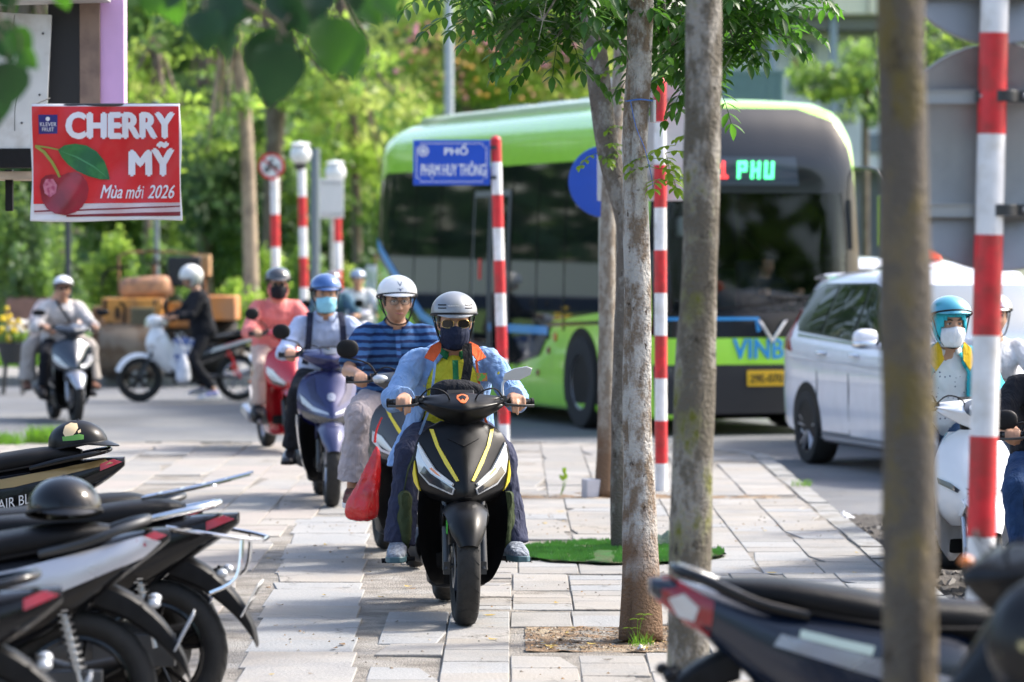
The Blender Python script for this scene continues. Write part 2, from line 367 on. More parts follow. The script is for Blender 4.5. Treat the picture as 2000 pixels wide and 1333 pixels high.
# bed of the near pavement: sandy grit seen between slabs and where slabs are missing
m=MB(); nx,ny=70,150; vs=[];idx={}
xs=[-9+ (KX+9)*i/nx for i in range(nx+1)]; ys=[-12+(KY+12)*j/ny for j in range(ny+1)]
for j,y in enumerate(ys):
    for i,x in enumerate(xs):
        X,Y=x,y
        if x>KX-KR and y>KY-KR:
            d=math.hypot(x-(KX-KR),y-(KY-KR)); mx_=max(x-(KX-KR),y-(KY-KR)); 
            if d>1e-6: X=KX-KR+(x-(KX-KR))/d*mx_; Y=KY-KR+(y-(KY-KR))/d*mx_
        vs.append((X,Y,-.008+.010*noise.noise(Vector((X*1.7,Y*1.7,1)))+.006*noise.noise(Vector((X*9,Y*9,3)))))
fs=[(j*(nx+1)+i,j*(nx+1)+i+1,(j+1)*(nx+1)+i+1,(j+1)*(nx+1)+i) for j in range(ny) for i in range(nx)]
m.add(vs,fs); o=m.build('pavement_bed',SAND,recalc=False); o['kind']='structure'
# slabs
rs=random.Random(3)
m=MB()
PIT=(.08,.72,16.72,17.8); PIT2=(.05,1.35,21.3,22.9)
def slab(x0,x1,y0,y1,mi,raise_=0):
    cx,cy=(x0+x1)/2,(y0+y1)/2
    if PIT[0]<cx<PIT[1] and PIT[2]<cy<PIT[3]: return
    if not (inside(x0,y0,.02) and inside(x1,y1,.02) and inside(x1,y0,.02)): return
    g=.002+rs.random()*.003; th=.05; z=rs.uniform(-.0015,.0025)+.004*noise.noise(Vector((cx*.6,cy*.5,9)))
    tx,ty=rs.gauss(0,.0025),rs.gauss(0,.003)
    if rs.random()<.03: ty+=rs.uniform(.012,.03)
    if rs.random()<.015: z+=.006
    a=rs.gauss(0,.004); ca,sa=math.cos(a),math.sin(a); b=.004
    def pt(x,y,zz):
        dx,dy=x-cx,y-cy; return (cx+dx*ca-dy*sa,cy+dx*sa+dy*ca,z+zz-tx*dx-ty*dy*-1+raise_)
    o=[(x0+g,y0+g),(x1-g,y0+g),(x1-g,y1-g),(x0+g,y1-g)]; i_=[(x0+g+b,y0+g+b),(x1-g-b,y0+g+b),(x1-g-b,y1-g-b),(x0+g+b,y1-g-b)]
    # chipped corner now and then
    if rs.random()<.18:
        k=rs.randrange(4); q=rs.uniform(.03,.09); P_=i_[k]; i_[k]=(P_[0]+(q if k in (0,3) else -q),P_[1]+(q*.6 if k in (0,1) else -q*.6)); o[k]=(i_[k][0]+(-b if k in (0,3) else b),i_[k][1]+(-b if k in (0,1) else b))
    vs=[pt(x,y,-th) for x,y in o]+[pt(x,y,-b) for x,y in o]+[pt(x,y,0) for x,y in i_]
    fs=[(8,9,10,11)]+[(k,(k+1)%4,4+(k+1)%4,4+k) for k in range(4)]+[(4+k,4+(k+1)%4,8+(k+1)%4,8+k) for k in range(4)]
    m.mi=mi; m.add(vs,fs)
def zone(x0,x1,y0,y1,w_,l_,mis,miss=0,drift=0,ladd=.3):
    n=max(1,round((x1-x0)/w_)); w_=(x1-x0)/n
    for i in range(n):
        y=y0-rs.random()*l_*.3
        while y<y1:
            l=l_*rs.choice([1,1,1,1.5,.66])if ladd else l_
            xo=drift*(y-y0); pk=rs.random()
            patch=noise.noise(Vector(((x0+i*w_)*.9,y*.35,5)))
            if rs.random()>=miss+(0.22 if patch>.42 else 0):
                slab(x0+i*w_+xo,x0+(i+1)*w_+xo,y,min(y+l,y1),mis[min(len(mis)-1,int(rs.random()*len(mis)))])
            y+=l
zone(-9,-1.95,1,35,.42,.62,[2,0,1,2,0],.02)
zone(-1.95,-1.42,1,24.5,.42,.55,[2,1,2],.10)
zone(-1.95,-1.3,24.5,35,.33,.9,[2,1],.03)
zone(-1.03,-.61,1,12,.42,.62,[3,1],.02)
zone(-1.03,-.55,12,25.2,.46,.62,[3,3,1],.01,-.030)      # the paler lane of long slabs
zone(-1.3,-.1,25.6,35,.34,.8,[1,0,1,3],.03)
zone(-.62,-.30,21.4,25.2,.32,.9,[0,1],.35)
zone(-.61,KX-.02,1,14.2,.30,.48,[0,0,3,1],.015)
zone(-.30,KX-.02,14.2,18.55,.30,.48,[0,0,3,1],.015)
zone(-.60,-.30,14.2,18.55,.29,.48,[0,3],.08)
zone(-.30,.6,18.7,20.8,.3,.3,[0,1,3],.22)
zone(.6,KX-.02,18.56,20.8,.3,.3,[0,3,0],.02)
zone(-.30,KX-.02,20.82,27,.34,.44,[0,1,0,3],.02)
zone(-.1,KX-.02,27.5,35,.36,.6,[0,1,1],.03)
# small infill pavers
for (a,b,c,d) in ((-.1,.25,14.6,16.1),(.9,1.5,14.0,16.2),(1.0,1.7,19.2,20.6)):
    pass
o=m.build('pavement',SLAB,sharp=20,recalc=False); o['kind']='structure'
# tree pits
sheet('tree_pit_soil',PIT[0]-.02,PIT[1]+.02,PIT[2]-.02,PIT[3]+.02,-.001,DIRT,40,50,lambda x,y:.011*noise.noise(Vector((x*6,y*6,0)))+.007*noise.noise(Vector((x*25,y*25,0))))
sheet('tree_pit_soil',-.1,1.9,27.0,27.6,-.004,DIRT,60,20,lambda x,y:.02*noise.noise(Vector((x*6,y*6,4)))+.01*noise.noise(Vector((x*25,y*25,0))))
# kerbs
def kerb(name,path,wd,z0,z1):
    m=MB(); L=0; n=len(path)
    for i in range(n-1):
        a,b=Vector(path[i]),Vector(path[i+1]); d=(b-a); l=d.length; d.normalize(); s_=Vector((d.y,-d.x))
        j=rs.uniform(-.006,.006); k=rs.uniform(-.008,.006); g=.006
        A=a+d*g+s_*j;B=b-d*g+s_*rs.uniform(-.006,.006); c=.02
        ring=lambda p:[(p.x,p.y,z0),(p.x,p.y,z1+k),(p.x+s_.x*(wd-c),p.y+s_.y*(wd-c),z1+k),(p.x+s_.x*wd,p.y+s_.y*wd,z1+k-c),(p.x+s_.x*(wd+.01),p.y+s_.y*(wd+.01),z0)]
        m.loft([ring(A),ring(B)])
    o=m.build(name,KERB,smooth=False); o['kind']='structure'
path=[(KX,-11.8+.8*i) for i in range(56)]+[(KX,KY-KR)]
path+=[(KX-KR+KR*math.cos(a*PI/16),KY-KR+KR*math.sin(a*PI/16)) for a in range(1,9)]
x=KX-KR
while x>-9: x-=.8; path.append((x,KY))
kerb('near_kerb',path,.16,-.2,.0)
# gutter dirt and broken asphalt beside the kerb
m=MB(); nx,ny=26,160; vs=[]
for j in range(ny+1):
    y=2+25*j/ny; wv=.55+.35*noise.noise(Vector((0,y*.45,2)))+ (.35 if y<22 else 0)
    for i in range(nx+1):
        x=KX+.16+wv*i/nx; e=min(1,(nx-i)/6)*min(1,i/2+.3)
        vs.append((x,y,-.137+e*(.028+.022*noise.noise(Vector((x*7,y*7,0)))+.014*noise.noise(Vector((x*28,y*28,0))))))
fs=[(j*(nx+1)+i,j*(nx+1)+i+1,(j+1)*(nx+1)+i+1,(j+1)*(nx+1)+i) for j in range(ny) for i in range(nx)]
m.add(vs,fs); o=m.build('gutter_dirt',SOIL,recalc=False); o['kind']='structure'
# stuff: grit and fallen leaf bits over the pavement
m=MB()
for k in range(1500):
    x=rs.uniform(-1.6,2.0) if k%3 else rs.uniform(.05,.72); y=rs.uniform(15.4,27) if k%3 else rs.uniform(16.75,17.75); s_=rs.uniform(.003,.009)
    if noise.noise(Vector((x*1.3,y*.8,7)))<.05 and k%3: continue
    m.mi=rs.choice([0,0,1,2]); a=rs.random()*6; z=.003
    vs=[(x+s_*math.cos(a+q*2.1)*(1.6 if q==0 else 1),y+s_*1.3*math.sin(a+q*2.1),z) for q in range(3)]+[(x,y,z+s_*.8)]
    m.add(vs,[(0,1,3),(1,2,3),(2,0,3),(2,1,0)])
o=m.build('grit',[pm('grit_dark',(.12,.1,.08),.9),pm('grit_pale',(.4,.36,.3),.9),pm('grit_leaf',(.25,.14,.05),.8)],smooth=False); o['kind']='stuff'
m=MB()
for k in range(150):
    x,y=(rs.uniform(-1.5,2.0),rs.uniform(15.6,26)) if k%3 else (rs.uniform(.1,.7),rs.uniform(16.8,17.7)); a=rs.random()*6.28; L_=rs.uniform(.012,.035); m.mi=rs.randrange(3); ca,sa=math.cos(a),math.sin(a)
    pts=[(-1,0,.2),(-.3,.4,0),(.5,.35,0),(1,0,.35),(.5,-.35,.1),(-.3,-.4,.15)]
    m.add([(x+L_*(u*ca-v*sa),y+L_*(u*sa+v*ca),.006+L_*w_*.6) for u,v,w_ in pts],[(0,1,5),(1,2,4,5),(2,3,4)])
o=m.build('leaf_litter',[pm('litter_leaf_brown',(.16,.09,.035),.8),pm('litter_leaf_yellow',(.38,.27,.05),.8),pm('litter_leaf_dark',(.07,.05,.03),.8)],smooth=False,recalc=False); o['kind']='stuff'
m=MB()
for k in range(900):
    y=rs.uniform(11,26); x=KX+.2+abs(rs.gauss(0,.3)); s_=rs.uniform(.005,.028); m.mi=rs.choice([0,0,1]); a=rs.random()*6
    m.box((x,y,-.12+s_*.4),(s_*2,s_*1.6,s_),(rs.random(),rs.random(),a))
o=m.build('rubble',[pm('rubble_dark',(.1,.09,.08),.9),pm('rubble_pale',(.3,.28,.25),.9)],smooth=False); o['kind']='stuff'
# litter
def crumple(name,label,c,s_,mat,seed):
    m=MB(); r_=random.Random(seed); m.ball((0,0,0),(1,.8,.6),n=14,m=9)
    m.v=[tuple(Vector(v)*(s_*(.7+.6*noise.noise(Vector(v)*2.3+Vector((seed,0,0)))))) for v in m.v]
    o=m.build(name,mat,loc=c,sharp=15); tag(o,label,'litter'); return o
PW=pm('litter_white',(.7,.7,.72),.4,var=.2,vs=30); PO=pm('litter_orange',(.6,.22,.1),.4,col2=(.75,.7,.6),c2s=40)
a=G(1648,1013,-.11); crumple('crumpled_bag','crumpled clear bag lying in the gutter beside the kerb','' or a,.09,PW,1)
a=G(1640,1030,-.11); crumple('crumpled_paper','flat scrap of white paper on the asphalt next to the crumpled bag',a,.06,PW,4)
a=G(1875,1210,-.11); crumple('snack_wrapper','orange and white snack wrapper in the dark gutter dirt',a,.08,PO,6)
a=G(1254,1266,.01); crumple('foil_wrapper','silvery crumpled wrapper at the foot of the pale patchy tree trunk',a,.03,pm('foil',(.7,.7,.72),.25,.7,col2=(.6,.4,.05),c2s=60),9)
# far pavement across the cross street
FP=gmat('far_paving',(.26,.25,.235),(.21,.205,.195),1.5)
sheet('far_pavement',-40,40,53.15,95,-.0,FP,1,1)
m=MB(); m.loft([[(-40,53,-.2),(-40,53,.0),(-40,53.15,.004),(-40,53.15,-.2)],[(40,53,-.2),(40,53,.0),(40,53.15,.004),(40,53.15,-.2)]]); o=m.build('far_kerb',KERB,smooth=False); o['kind']='structure'
sheet('lawn',-60,60,70,140,.02,gmat('lawn_green',(.07,.13,.03),(.05,.09,.02),.6),1,1)
# lane marking on the right road
m=MB(); 
for k in range(3):
    a,b=G(1640+k*0,905,-.124),G(1740,960,-.124)
m.add([(2.95,23.5,-.1205),(3.10,23.5,-.1205),(3.28,31.0,-.1205),(3.13,31.0,-.1205)],[(0,1,2,3)])
o=m.build('road_marking',pm('worn_road_paint',(.30,.30,.29),.8,col2=(.17,.17,.18),c2s=14),recalc=False); o['kind']='structure'
# ---------- vegetation ----------
def bark(name,base,patch,dark,s=9,lo=.45,hi=.58,moss=None,band=0):
    m=pm(name,base,.85,bump=.9,bs=70,spec=.2)
    n=m.node_tree; b=n.nodes['Principled BSDF']; tc=n.nodes.new('ShaderNodeTexCoord'); src=None
    mp=n.nodes.new('ShaderNodeMapping'); mp.inputs['Scale'].default_value=(1,1,.55); n.links.new(tc.outputs['Object'],mp.inputs[0])
    def layer(prev,col,scale,lo,hi,det=8,rough=.7):
        t=n.nodes.new('ShaderNodeTexNoise'); t.inputs['Scale'].default_value=scale; t.inputs['Detail'].default_value=det; t.inputs['Roughness'].default_value=rough
        n.links.new(mp.outputs[0],t.inputs['Vector']); r=n.nodes.new('ShaderNodeMapRange'); r.inputs[1].default_value=lo; r.inputs[2].default_value=hi
        n.links.new(t.outputs['Fac'],r.inputs[0]); mx=n.nodes.new('ShaderNodeMix'); mx.data_type='RGBA'; mx.inputs[7].default_value=(*col,1)
        if prev: n.links.new(prev,mx.inputs[6])
        else: mx.inputs[6].default_value=(*base,1)
        n.links.new(r.outputs[0],mx.inputs[0]); return mx.outputs[2]
    src=layer(None,patch,s,lo,hi); 
    if moss: src=layer(src,moss,s*.5,.52,.62)
    src=layer(src,dark,s*2.2,.60,.66)
    if band: # brown foot: bark turns brown towards the bottom
        sp=n.nodes.new('ShaderNodeSeparateXYZ'); n.links.new(tc.outputs['Object'],sp.inputs[0])
        t=n.nodes.new('ShaderNodeTexNoise'); t.inputs['Scale'].default_value=7; n.links.new(tc.outputs['Object'],t.inputs['Vector'])
        ad=n.nodes.new('ShaderNodeMath'); ad.operation='MULTIPLY_ADD'; ad.inputs[1].default_value=.9; n.links.new(t.outputs['Fac'],ad.inputs[0]); n.links.new(sp.outputs[2],ad.inputs[2])
        r=n.nodes.new('ShaderNodeMapRange'); r.inputs[1].default_value=band+.65; r.inputs[2].default_value=band+.3; n.links.new(ad.outputs[0],r.inputs[0])
        mx=n.nodes.new('ShaderNodeMix'); mx.data_type='RGBA'; mx.inputs[7].default_value=(.17,.105,.065,1); n.links.new(src,mx.inputs[6]); n.links.new(r.outputs[0],mx.inputs[0]); src=mx.outputs[2]
    n.links.new(src,b.inputs['Base Color']); return m
BKA=bark('pale_patchy_bark',(.19,.145,.105),(.43,.415,.39),(.05,.032,.022),12,.42,.55,band=.42)
BKB=bark('grey_brown_bark',(.14,.12,.10),(.25,.235,.21),(.05,.04,.03),14,.5,.6)
BKC=bark('mossy_bark',(.13,.115,.09),(.31,.29,.255),(.05,.045,.035),11,.47,.57,moss=(.13,.135,.025))
BKD=bark('ochre_bark',(.115,.10,.082),(.175,.14,.085),(.05,.04,.03),6,.5,.6,moss=(.14,.11,.035))
BKE=bark('speckled_bark',(.22,.18,.14),(.34,.31,.265),(.09,.07,.055),16,.45,.55,band=.5)
BKF=bark('far_bark',(.13,.10,.075),(.2,.165,.13),(.05,.04,.03),6)
def trunk_mb(m,pts,rads,n=22,sm=8,bump=.06,seed=0,split=None):
    q=catmull([(*p,r) for p,r in zip(pts,rads)],sm); pl=[Vector(a[:3]) for a in q]; rs_=[a[3] for a in q]; rings=[]
    for i,p in enumerate(pl):
        t=(pl[min(i+1,len(pl)-1)]-pl[max(i-1,0)]).normalized(); u=(Vector((1,0,0))-t*t.x).normalized(); w_=t.cross(u); ring=[]
        for k in range(n):
            a=2*PI*k/n; d=Vector((math.cos(a),math.sin(a),0)); f=1+bump*noise.noise(Vector((d.x*1.3,d.y*1.3,p.z*2.6+seed)))*2+bump*.5*noise.noise(Vector((d.x*4,d.y*4,p.z*8+seed)))
            if split: f*=1-split*math.exp(-((a-PI*1.28+ .25*math.sin(p.z*2))/.16)**2)
            ring.append(p+(u*d.x+w_*d.y)*rs_[i]*f)
        rings.append(ring)
    m.loft(rings)
LG=leafmat('rosewood_leaf',(.03,.085,.018),(.09,.26,.018),.40,.38,.35,3)
LGY=leafmat('young_leaf',(.12,.22,.025),(.32,.5,.03),.5,.4,.25,3)
LGD=leafmat('broad_dark_leaf',(.014,.045,.017),(.012,.06,.01),.35,.35,.3,4)
LGM=leafmat('broad_mid_leaf',(.03,.085,.018),(.07,.22,.012),.45,.4,.3,4)
def leaflet(m,p,d,up,L,W,curl=.15,fold=.18):
    d=d.normalized(); s_=d.cross(up)
    if s_.length<1e-4: s_=d.orthogonal()
    s_.normalize(); up=s_.cross(d).normalized()
    prof=((0,.0),(.18,.62),(.42,1.0),(.7,.78),(.9,.32),(1,.0)); vs=[]
    for t,w_ in prof:
        c=p+d*(t*L)-up*(curl*L*t*t)
        if w_==0: vs.append(c)
        else: vs+= [c-s_*(w_*W/2)+up*(w_*W*fold),c,c+s_*(w_*W/2)+up*(w_*W*fold)]
    fs=[(0,1,2),(0,2,3)]
    for k in range(3):
        a=1+3*k; fs+=[(a,a+3,a+4,a+1),(a+1,a+4,a+5,a+2)]
    fs+=[(10,13,11),(11,13,12)]
    m.add(vs,fs)
def compound(m,p,d,rnd,L=.26,n=6,ll=.07,lw=.03,droop=.5):
    """one pinnate leaf: leaflets in pairs along a drooping rachis"""
    pts=[]; q=Vector(p); dd=d.normalized()
    for k in range(n+1):
        pts.append(q.copy()); dd=(dd+Vector((0,0,-droop/n))).normalized(); q=q+dd*(L/n)
    m.tube(pts,[.0022]*len(pts),n=3)
    s_=d.cross(Vector((0,0,1)))
    if s_.length<.01: s_=Vector((1,0,0))
    s_.normalize(); s_=(s_+Vector((0,0,rnd.uniform(-.5,.5)))).normalized()
    for k in range(1,n+1):
        t=(pts[k]-pts[k-1]).normalized()
        for sg in (-1,1):
            dv=(t*.55+s_*sg+Vector((0,0,-.35))+Vector((rnd.uniform(-.15,.15),rnd.uniform(-.15,.15),rnd.uniform(-.15,.15))))
            l=ll*rnd.uniform(.8,1.15)*(1 if k<n else .85); leaflet(m,pts[k],dv,Vector((0,0,1)),l,lw*rnd.uniform(.85,1.1))
    leaflet(m,pts[-1],t+Vector((0,0,-.3)),Vector((0,0,1)),ll,lw)
def spray_crown(m,mt,centers,rnd,per=12,L=.26,ll=.07,lw=.03):
    """twigs ending in pinnate leaves around given centres (c, radius)"""
    for c,r,origin in centers:
        c=Vector(c); o_=Vector(origin)
        mt.tube([o_,(o_+c)/2+Vector((0,0,.08)),c],[.014,.009,.004],n=5,sm=3)
        for k in range(per):
            a=rnd.random()*2*PI; e=rnd.uniform(-.45,.7); d=Vector((math.cos(a)*math.cos(e),math.sin(a)*math.cos(e),math.sin(e)))
            p=c+Vector((rnd.gauss(0,1),rnd.gauss(0,1),rnd.gauss(0,.6)))*r*.33
            mt.tube([c,p],[.003,.0015],n=3); compound(m,p,d,rnd,L*rnd.uniform(.75,1.15),6,ll,lw,rnd.uniform(.4,1.1))
rt=random.Random(11)
def near_tree(label,pts,rads,bk,crown,seed,split=None,per=10,extra=None,base=None,ll=.082):
    b=Vector(pts[0]); t=thing('street_tree',label,'tree',b); L=[Vector(p)-b for p in pts]
    m=MB(); trunk_mb(m,L,rads,seed=seed,split=split); 
    o=m.build('trunk',bk,t,sharp=0)
    if crown:
        ml,mt=MB(),MB(); top=L[-1]
        cs=[(Vector(c)-b,r,(top if Vector(c).z-b.z>top.z-.2 else L[-2].lerp(top,.3))) for c,r in crown]
        spray_crown(ml,mt,cs,rt,per,ll=ll,lw=.036,L=.29); ml.build('crown',LG,t,sharp=0,recalc=False); mt.build('branch',bk,t)
    return t
# pale two-toned tree right of the main rider
DA=17.25
A=[G(1252,1252),P(1250,1000,DA),P(1243,760,DA),P(1245,520,DA),P(1240,300,DA),P(1248,120,DA),P(1252,-60,DA),P(1262,-500,DA)]
cr=[]
for px,py,dd in ((900,-30,-.3),(960,10,.1),(1000,30,.3),(1060,40,-.2),(1090,70,.3),(1130,30,.4),(1165,-20,0),(1040,-40,.5),(930,-70,.2),(1110,-70,-.4),(1200,-50,.4),(1300,10,.4),(1310,90,.3),(1330,40,.5),(1420,10,-.1),(1470,20,.1),(1500,40,.2),(1440,90,.1),(1400,130,.3),(1340,-60,.3),(1460,-60,-.2),(1540,-40,.1),(850,-60,.2),(1290,60,.7),(1200,-150,0),(1350,-160,-.3),(1050,-170,.2)):
    cr.append((P(px,py,DA+dd),.16))
for k in range(5): cr.append((P(rt.uniform(800,1600),rt.uniform(-500,-180),DA+rt.uniform(-1,1)),.3))
ta=near_tree('pale patchy-barked tree right of the front rider, rising from a square soil pit',A,[.100,.074,.064,.062,.057,.058,.056,.03],BKA,cr,1,split=.3,per=10)
# bits on trunk A: blue string and name plate
m=MB(); z=P(1250,197,DA)-Vector(A[0])
m.tube([z+Vector((.067*math.cos(a),.067*math.sin(a),.003*math.sin(3*a))) for a in [k*PI/10 for k in range(21)]],.0035,n=5)
m.tube([z+Vector((-.045,-.055,0)),z+Vector((-.02,-.07,-.12)),z+Vector((.02,-.07,-.22)),z+Vector((.05,-.05,-.34)),z+Vector((.06,-.03,-.42))],.0018,n=4,sm=3)
m.build('string',pm('blue_string',(.05,.16,.5),.6),ta)
m=MB(); m.box(P(1275,218,DA)-Vector(A[0])+Vector((0,-.02,0)),(.012,.05,.1),(0,0,.3)); m.build('name_plate',pm('plate_white',(.6,.6,.58),.5),ta,bevel=.001)
# darker leaning tree behind it, rooted in the green turf
DB=22.3
near_tree('slim grey-brown leaning tree rooted in the artificial turf mat',[G(1213,1077),P(1211,900,DB),P(1214,700,DB),P(1222,520,DB),P(1222,430,DB),P(1194,320,DB),P(1176,220,DB),P(1162,90,DB),P(1140,-60,DB),P(1120,-400,DB)],
  [.062,.055,.052,.055,.062,.066,.067,.066,.06,.03],BKB,[(P(rt.uniform(1050,1300),rt.uniform(-420,-40),DB+rt.uniform(-.5,.5)),.25) for _ in range(9)]+[(P(1250,20,DB),.2),(P(1300,40,DB),.2),(P(1330,70,DB),.2),(P(1290,110,DB),.18)],5,per=8)
DC=13.4
near_tree('mossy straight tree trunk between the pale tree and the right-hand parked scooter',[P(1343,489+13125/DC,DC),P(1345,1250,DC),P(1352,900,DC),P(1364,600,DC),P(1372,300,DC),P(1374,40,DC),P(1380,-300,DC),P(1390,-900,DC)],
  [.082,.075,.073,.067,.063,.062,.055,.03],BKC,[(P(rt.uniform(1000,1700),rt.uniform(-1300,-500),DC+rt.uniform(-1,1)),.3) for _ in range(6)],9,per=8)
DD=9.0
near_tree('dark ochre tree trunk nearest the camera, between the white car and the striped pole',[P(1776,489+13125/DD,DD),P(1777,1333,DD),P(1775,900,DD),P(1768,500,DD),P(1760,100,DD),P(1758,-200,DD),P(1740,-900,DD)],
  [.072,.066,.064,.060,.056,.054,.03],BKD,[(P(rt.uniform(1300,2300),rt.uniform(-1900,-900),DD+rt.uniform(-1,1)),.3) for _ in range(5)],13,per=8)
DE=27.2
te=near_tree('thin speckled tree behind the two crossing trunks, beside a white box',[G(1182,972),P(1185,800,DE),P(1186,600,DE),P(1188,400,DE),P(1198,280,DE),P(1206,200,DE),P(1212,90,DE),P(1216,-100,DE)],
  [.074,.064,.06,.055,.055,.052,.045,.02],BKE,[(P(rt.uniform(1100,1320),rt.uniform(-250,-60),DE+rt.uniform(-.4,.4)),.25) for _ in range(6)],17,per=8)
# young bright shoots sprouting from the trunks
def shoots(parent,pts,o0,n=2,ll=.06,name='shoot'):
    m=MB(); 
    for p in pts:
        p=Vector(p)-o0
        for k in range(n): compound(m,p,Vector((rt.uniform(-1,1),-.4,rt.uniform(-.2,.5))),rt,.14,3,ll,.032,.9)
    m.build(name,LGY,parent,sharp=0,recalc=False)
shoots(ta,[P(1300,300,DA+.1),P(1285,330,DA),P(1290,350,DA),P(1310,345,DA+.1),P(1275,310,DA),P(1318,285,DA+.1)],Vector(A[0]),2)
tb=[o for o in C.objects if o.get('label','').startswith('slim grey')][0]
shoots(tb,[P(1200,180,DB),P(1215,140,DB),P(1205,250,DB),P(1165,300,DB),P(1210,290,DB)],tb.location,2,.05)
# big soft-edged broad leaves hanging into the top left, close to the camera
def broad(m,p,d,up,S):
    d=d.normalized(); s_=d.cross(up).normalized(); up=s_.cross(d)
    prof=[(0,.0),(.02,.40),(.10,.76),(.26,.98),(.45,.94),(.62,.76),(.76,.50),(.87,.24),(.94,.09),(1,0)]; vs=[]
    for t,w_ in prof:
        c=p+d*(t*S)-up*(.22*S*t*t); k_=.15+.05*math.sin(t*17)
        vs+= [c-s_*(w_*S*.44)+up*(w_*S*k_),c,c+s_*(w_*S*.44)+up*(w_*S*(.30-k_))]
    fs=[]
    for k in range(len(prof)-1):
        a=3*k; fs+=[(a,a+3,a+4,a+1),(a+1,a+4,a+5,a+2)]
    m.add(vs,fs)
DL=9.3
tp=Vector((-2.1,DL,0)); tl=thing('broad_leaf_tree','tree with big round leaves whose twigs hang into the top left, close to the camera','tree',tp)
m=MB(); trunk_mb(m,[(0,0,0),(0,0,1.2),(.05,0,2.2),(.0,0,3.2),(-.2,0,4.2)],[.13,.11,.1,.08,.04],seed=3); m.build('trunk',BKF,tl,sharp=0)
br=MB(); l1,l2=MB(),MB()
hub=Vector((.02,0,2.75))
def twig(pxs,r=.012):
    pts=[hub]+[P(x,y,DL+dz)-tp for x,y,dz in pxs]; br.tube(pts,[r]+[r*.6]*(len(pts)-2)+[r*.25],n=6,sm=4)
twig([(0,-150,0),(250,-70,0),(400,-30,.1),(520,30,.1),(560,70,.1)]); twig([(0,-150,0),(300,-110,.3),(560,-60,.3),(700,-20,.3),(770,-10,.3)]); twig([(-60,-120,0),(-20,-20,0),(10,60,0)],.01); twig([(0,-150,0),(150,-60,.2),(260,-20,.2)])
for x,y,S,ax,mt_ in ((430,-15,100,-70,1),(455,45,90,-100,1),(505,60,135,-65,1),(545,85,130,-95,1),(400,20,90,-80,1),(590,0,100,-60,1),(640,35,120,-80,2),(660,60,110,-70,2),(700,-10,80,-60,2),(740,-10,60,-50,2),(330,-30,90,-75,2),(300,-20,60,-100,2),(480,-30,90,-110,1),(530,-20,90,-50,1),(620,-30,80,-100,1),(560,10,70,-90,1),(20,60,70,-60,2),(15,120,100,-100,1),(-5,40,90,-80,1),(40,100,50,-50,2),(120,-25,50,-80,2),(5,-30,60,-60,1),(360,-35,70,-120,1),(770,-25,60,-110,2),(680,-40,70,-80,1),(-20,140,120,-90,1)):
    a=R(ax+rt.uniform(-12,12)); p=P(x,y,DL+rt.uniform(-.15,.35))-tp; s_=S/F*DL
    br.tube([p+Vector((rt.uniform(-.03,.03),.01,.07)),p+Vector((0,0,.03)),p],[.0028,.0022,.002],n=5)
    broad(l1 if mt_==1 else l2,p,Vector((math.cos(a),rt.uniform(-.5,.3),math.sin(a))),Vector((rt.uniform(-.5,.5),-1,rt.uniform(.1,.9))),s_*1.0)
for k in range(70):
    a=rt.random()*6.28; p=hub+Vector((rt.uniform(-.9,.9)-.2,rt.uniform(-.8,.8),rt.uniform(.35,1.6))); broad(l1,p,Vector((math.cos(a),math.sin(a),-.7)),Vector((0,0,1)),.13)
    if k%6==0: br.tube([hub,(hub+p)/2+Vector((0,0,.1)),p],[.012,.008,.003],n=5,sm=2)
br.build('branch',BKF,tl); l1.build('crown',LGD,tl,sharp=0,recalc=False); l2.build('crown',LGM,tl,sharp=0,recalc=False)
# ---- background park ----
BG=[leafmat('park_leaf_lime',(.19,.30,.035),(.46,.66,.11),.5,.5,.3,.5),leafmat('park_leaf_mid',(.11,.20,.05),(.30,.48,.09),.45,.5,.35,.5),
    leafmat('park_leaf_dark',(.06,.12,.045),(.15,.27,.07),.35,.5,.35,.5),leafmat('park_leaf_yellow',(.28,.33,.06),(.57,.66,.18),.5,.5,.25,.5)]
rb=random.Random(5)
def leafcloud(m,c,r,n,s_):
    for _ in range(n):
        while True:
            v=Vector((rb.uniform(-1,1),rb.uniform(-1,1),rb.uniform(-1,1)))
            if v.length<1: break
        v=v*(.55+.45*v.length) ; p=Vector(c)+Vector((v.x*r[0],v.y*r[1],v.z*r[2]))
        d=Vector((rb.gauss(0,1),rb.gauss(0,1),rb.gauss(0,.7))).normalized(); u=d.orthogonal().normalized(); u=(u*math.cos(1)+d.cross(u)*math.sin(rb.random()*6)).normalized(); q=s_*rb.uniform(.6,1.3)
        e=d.cross(u); m.add([p-u*q,p+e*q*.5,p+u*q,p-e*q*.5],[(0,1,2,3)])
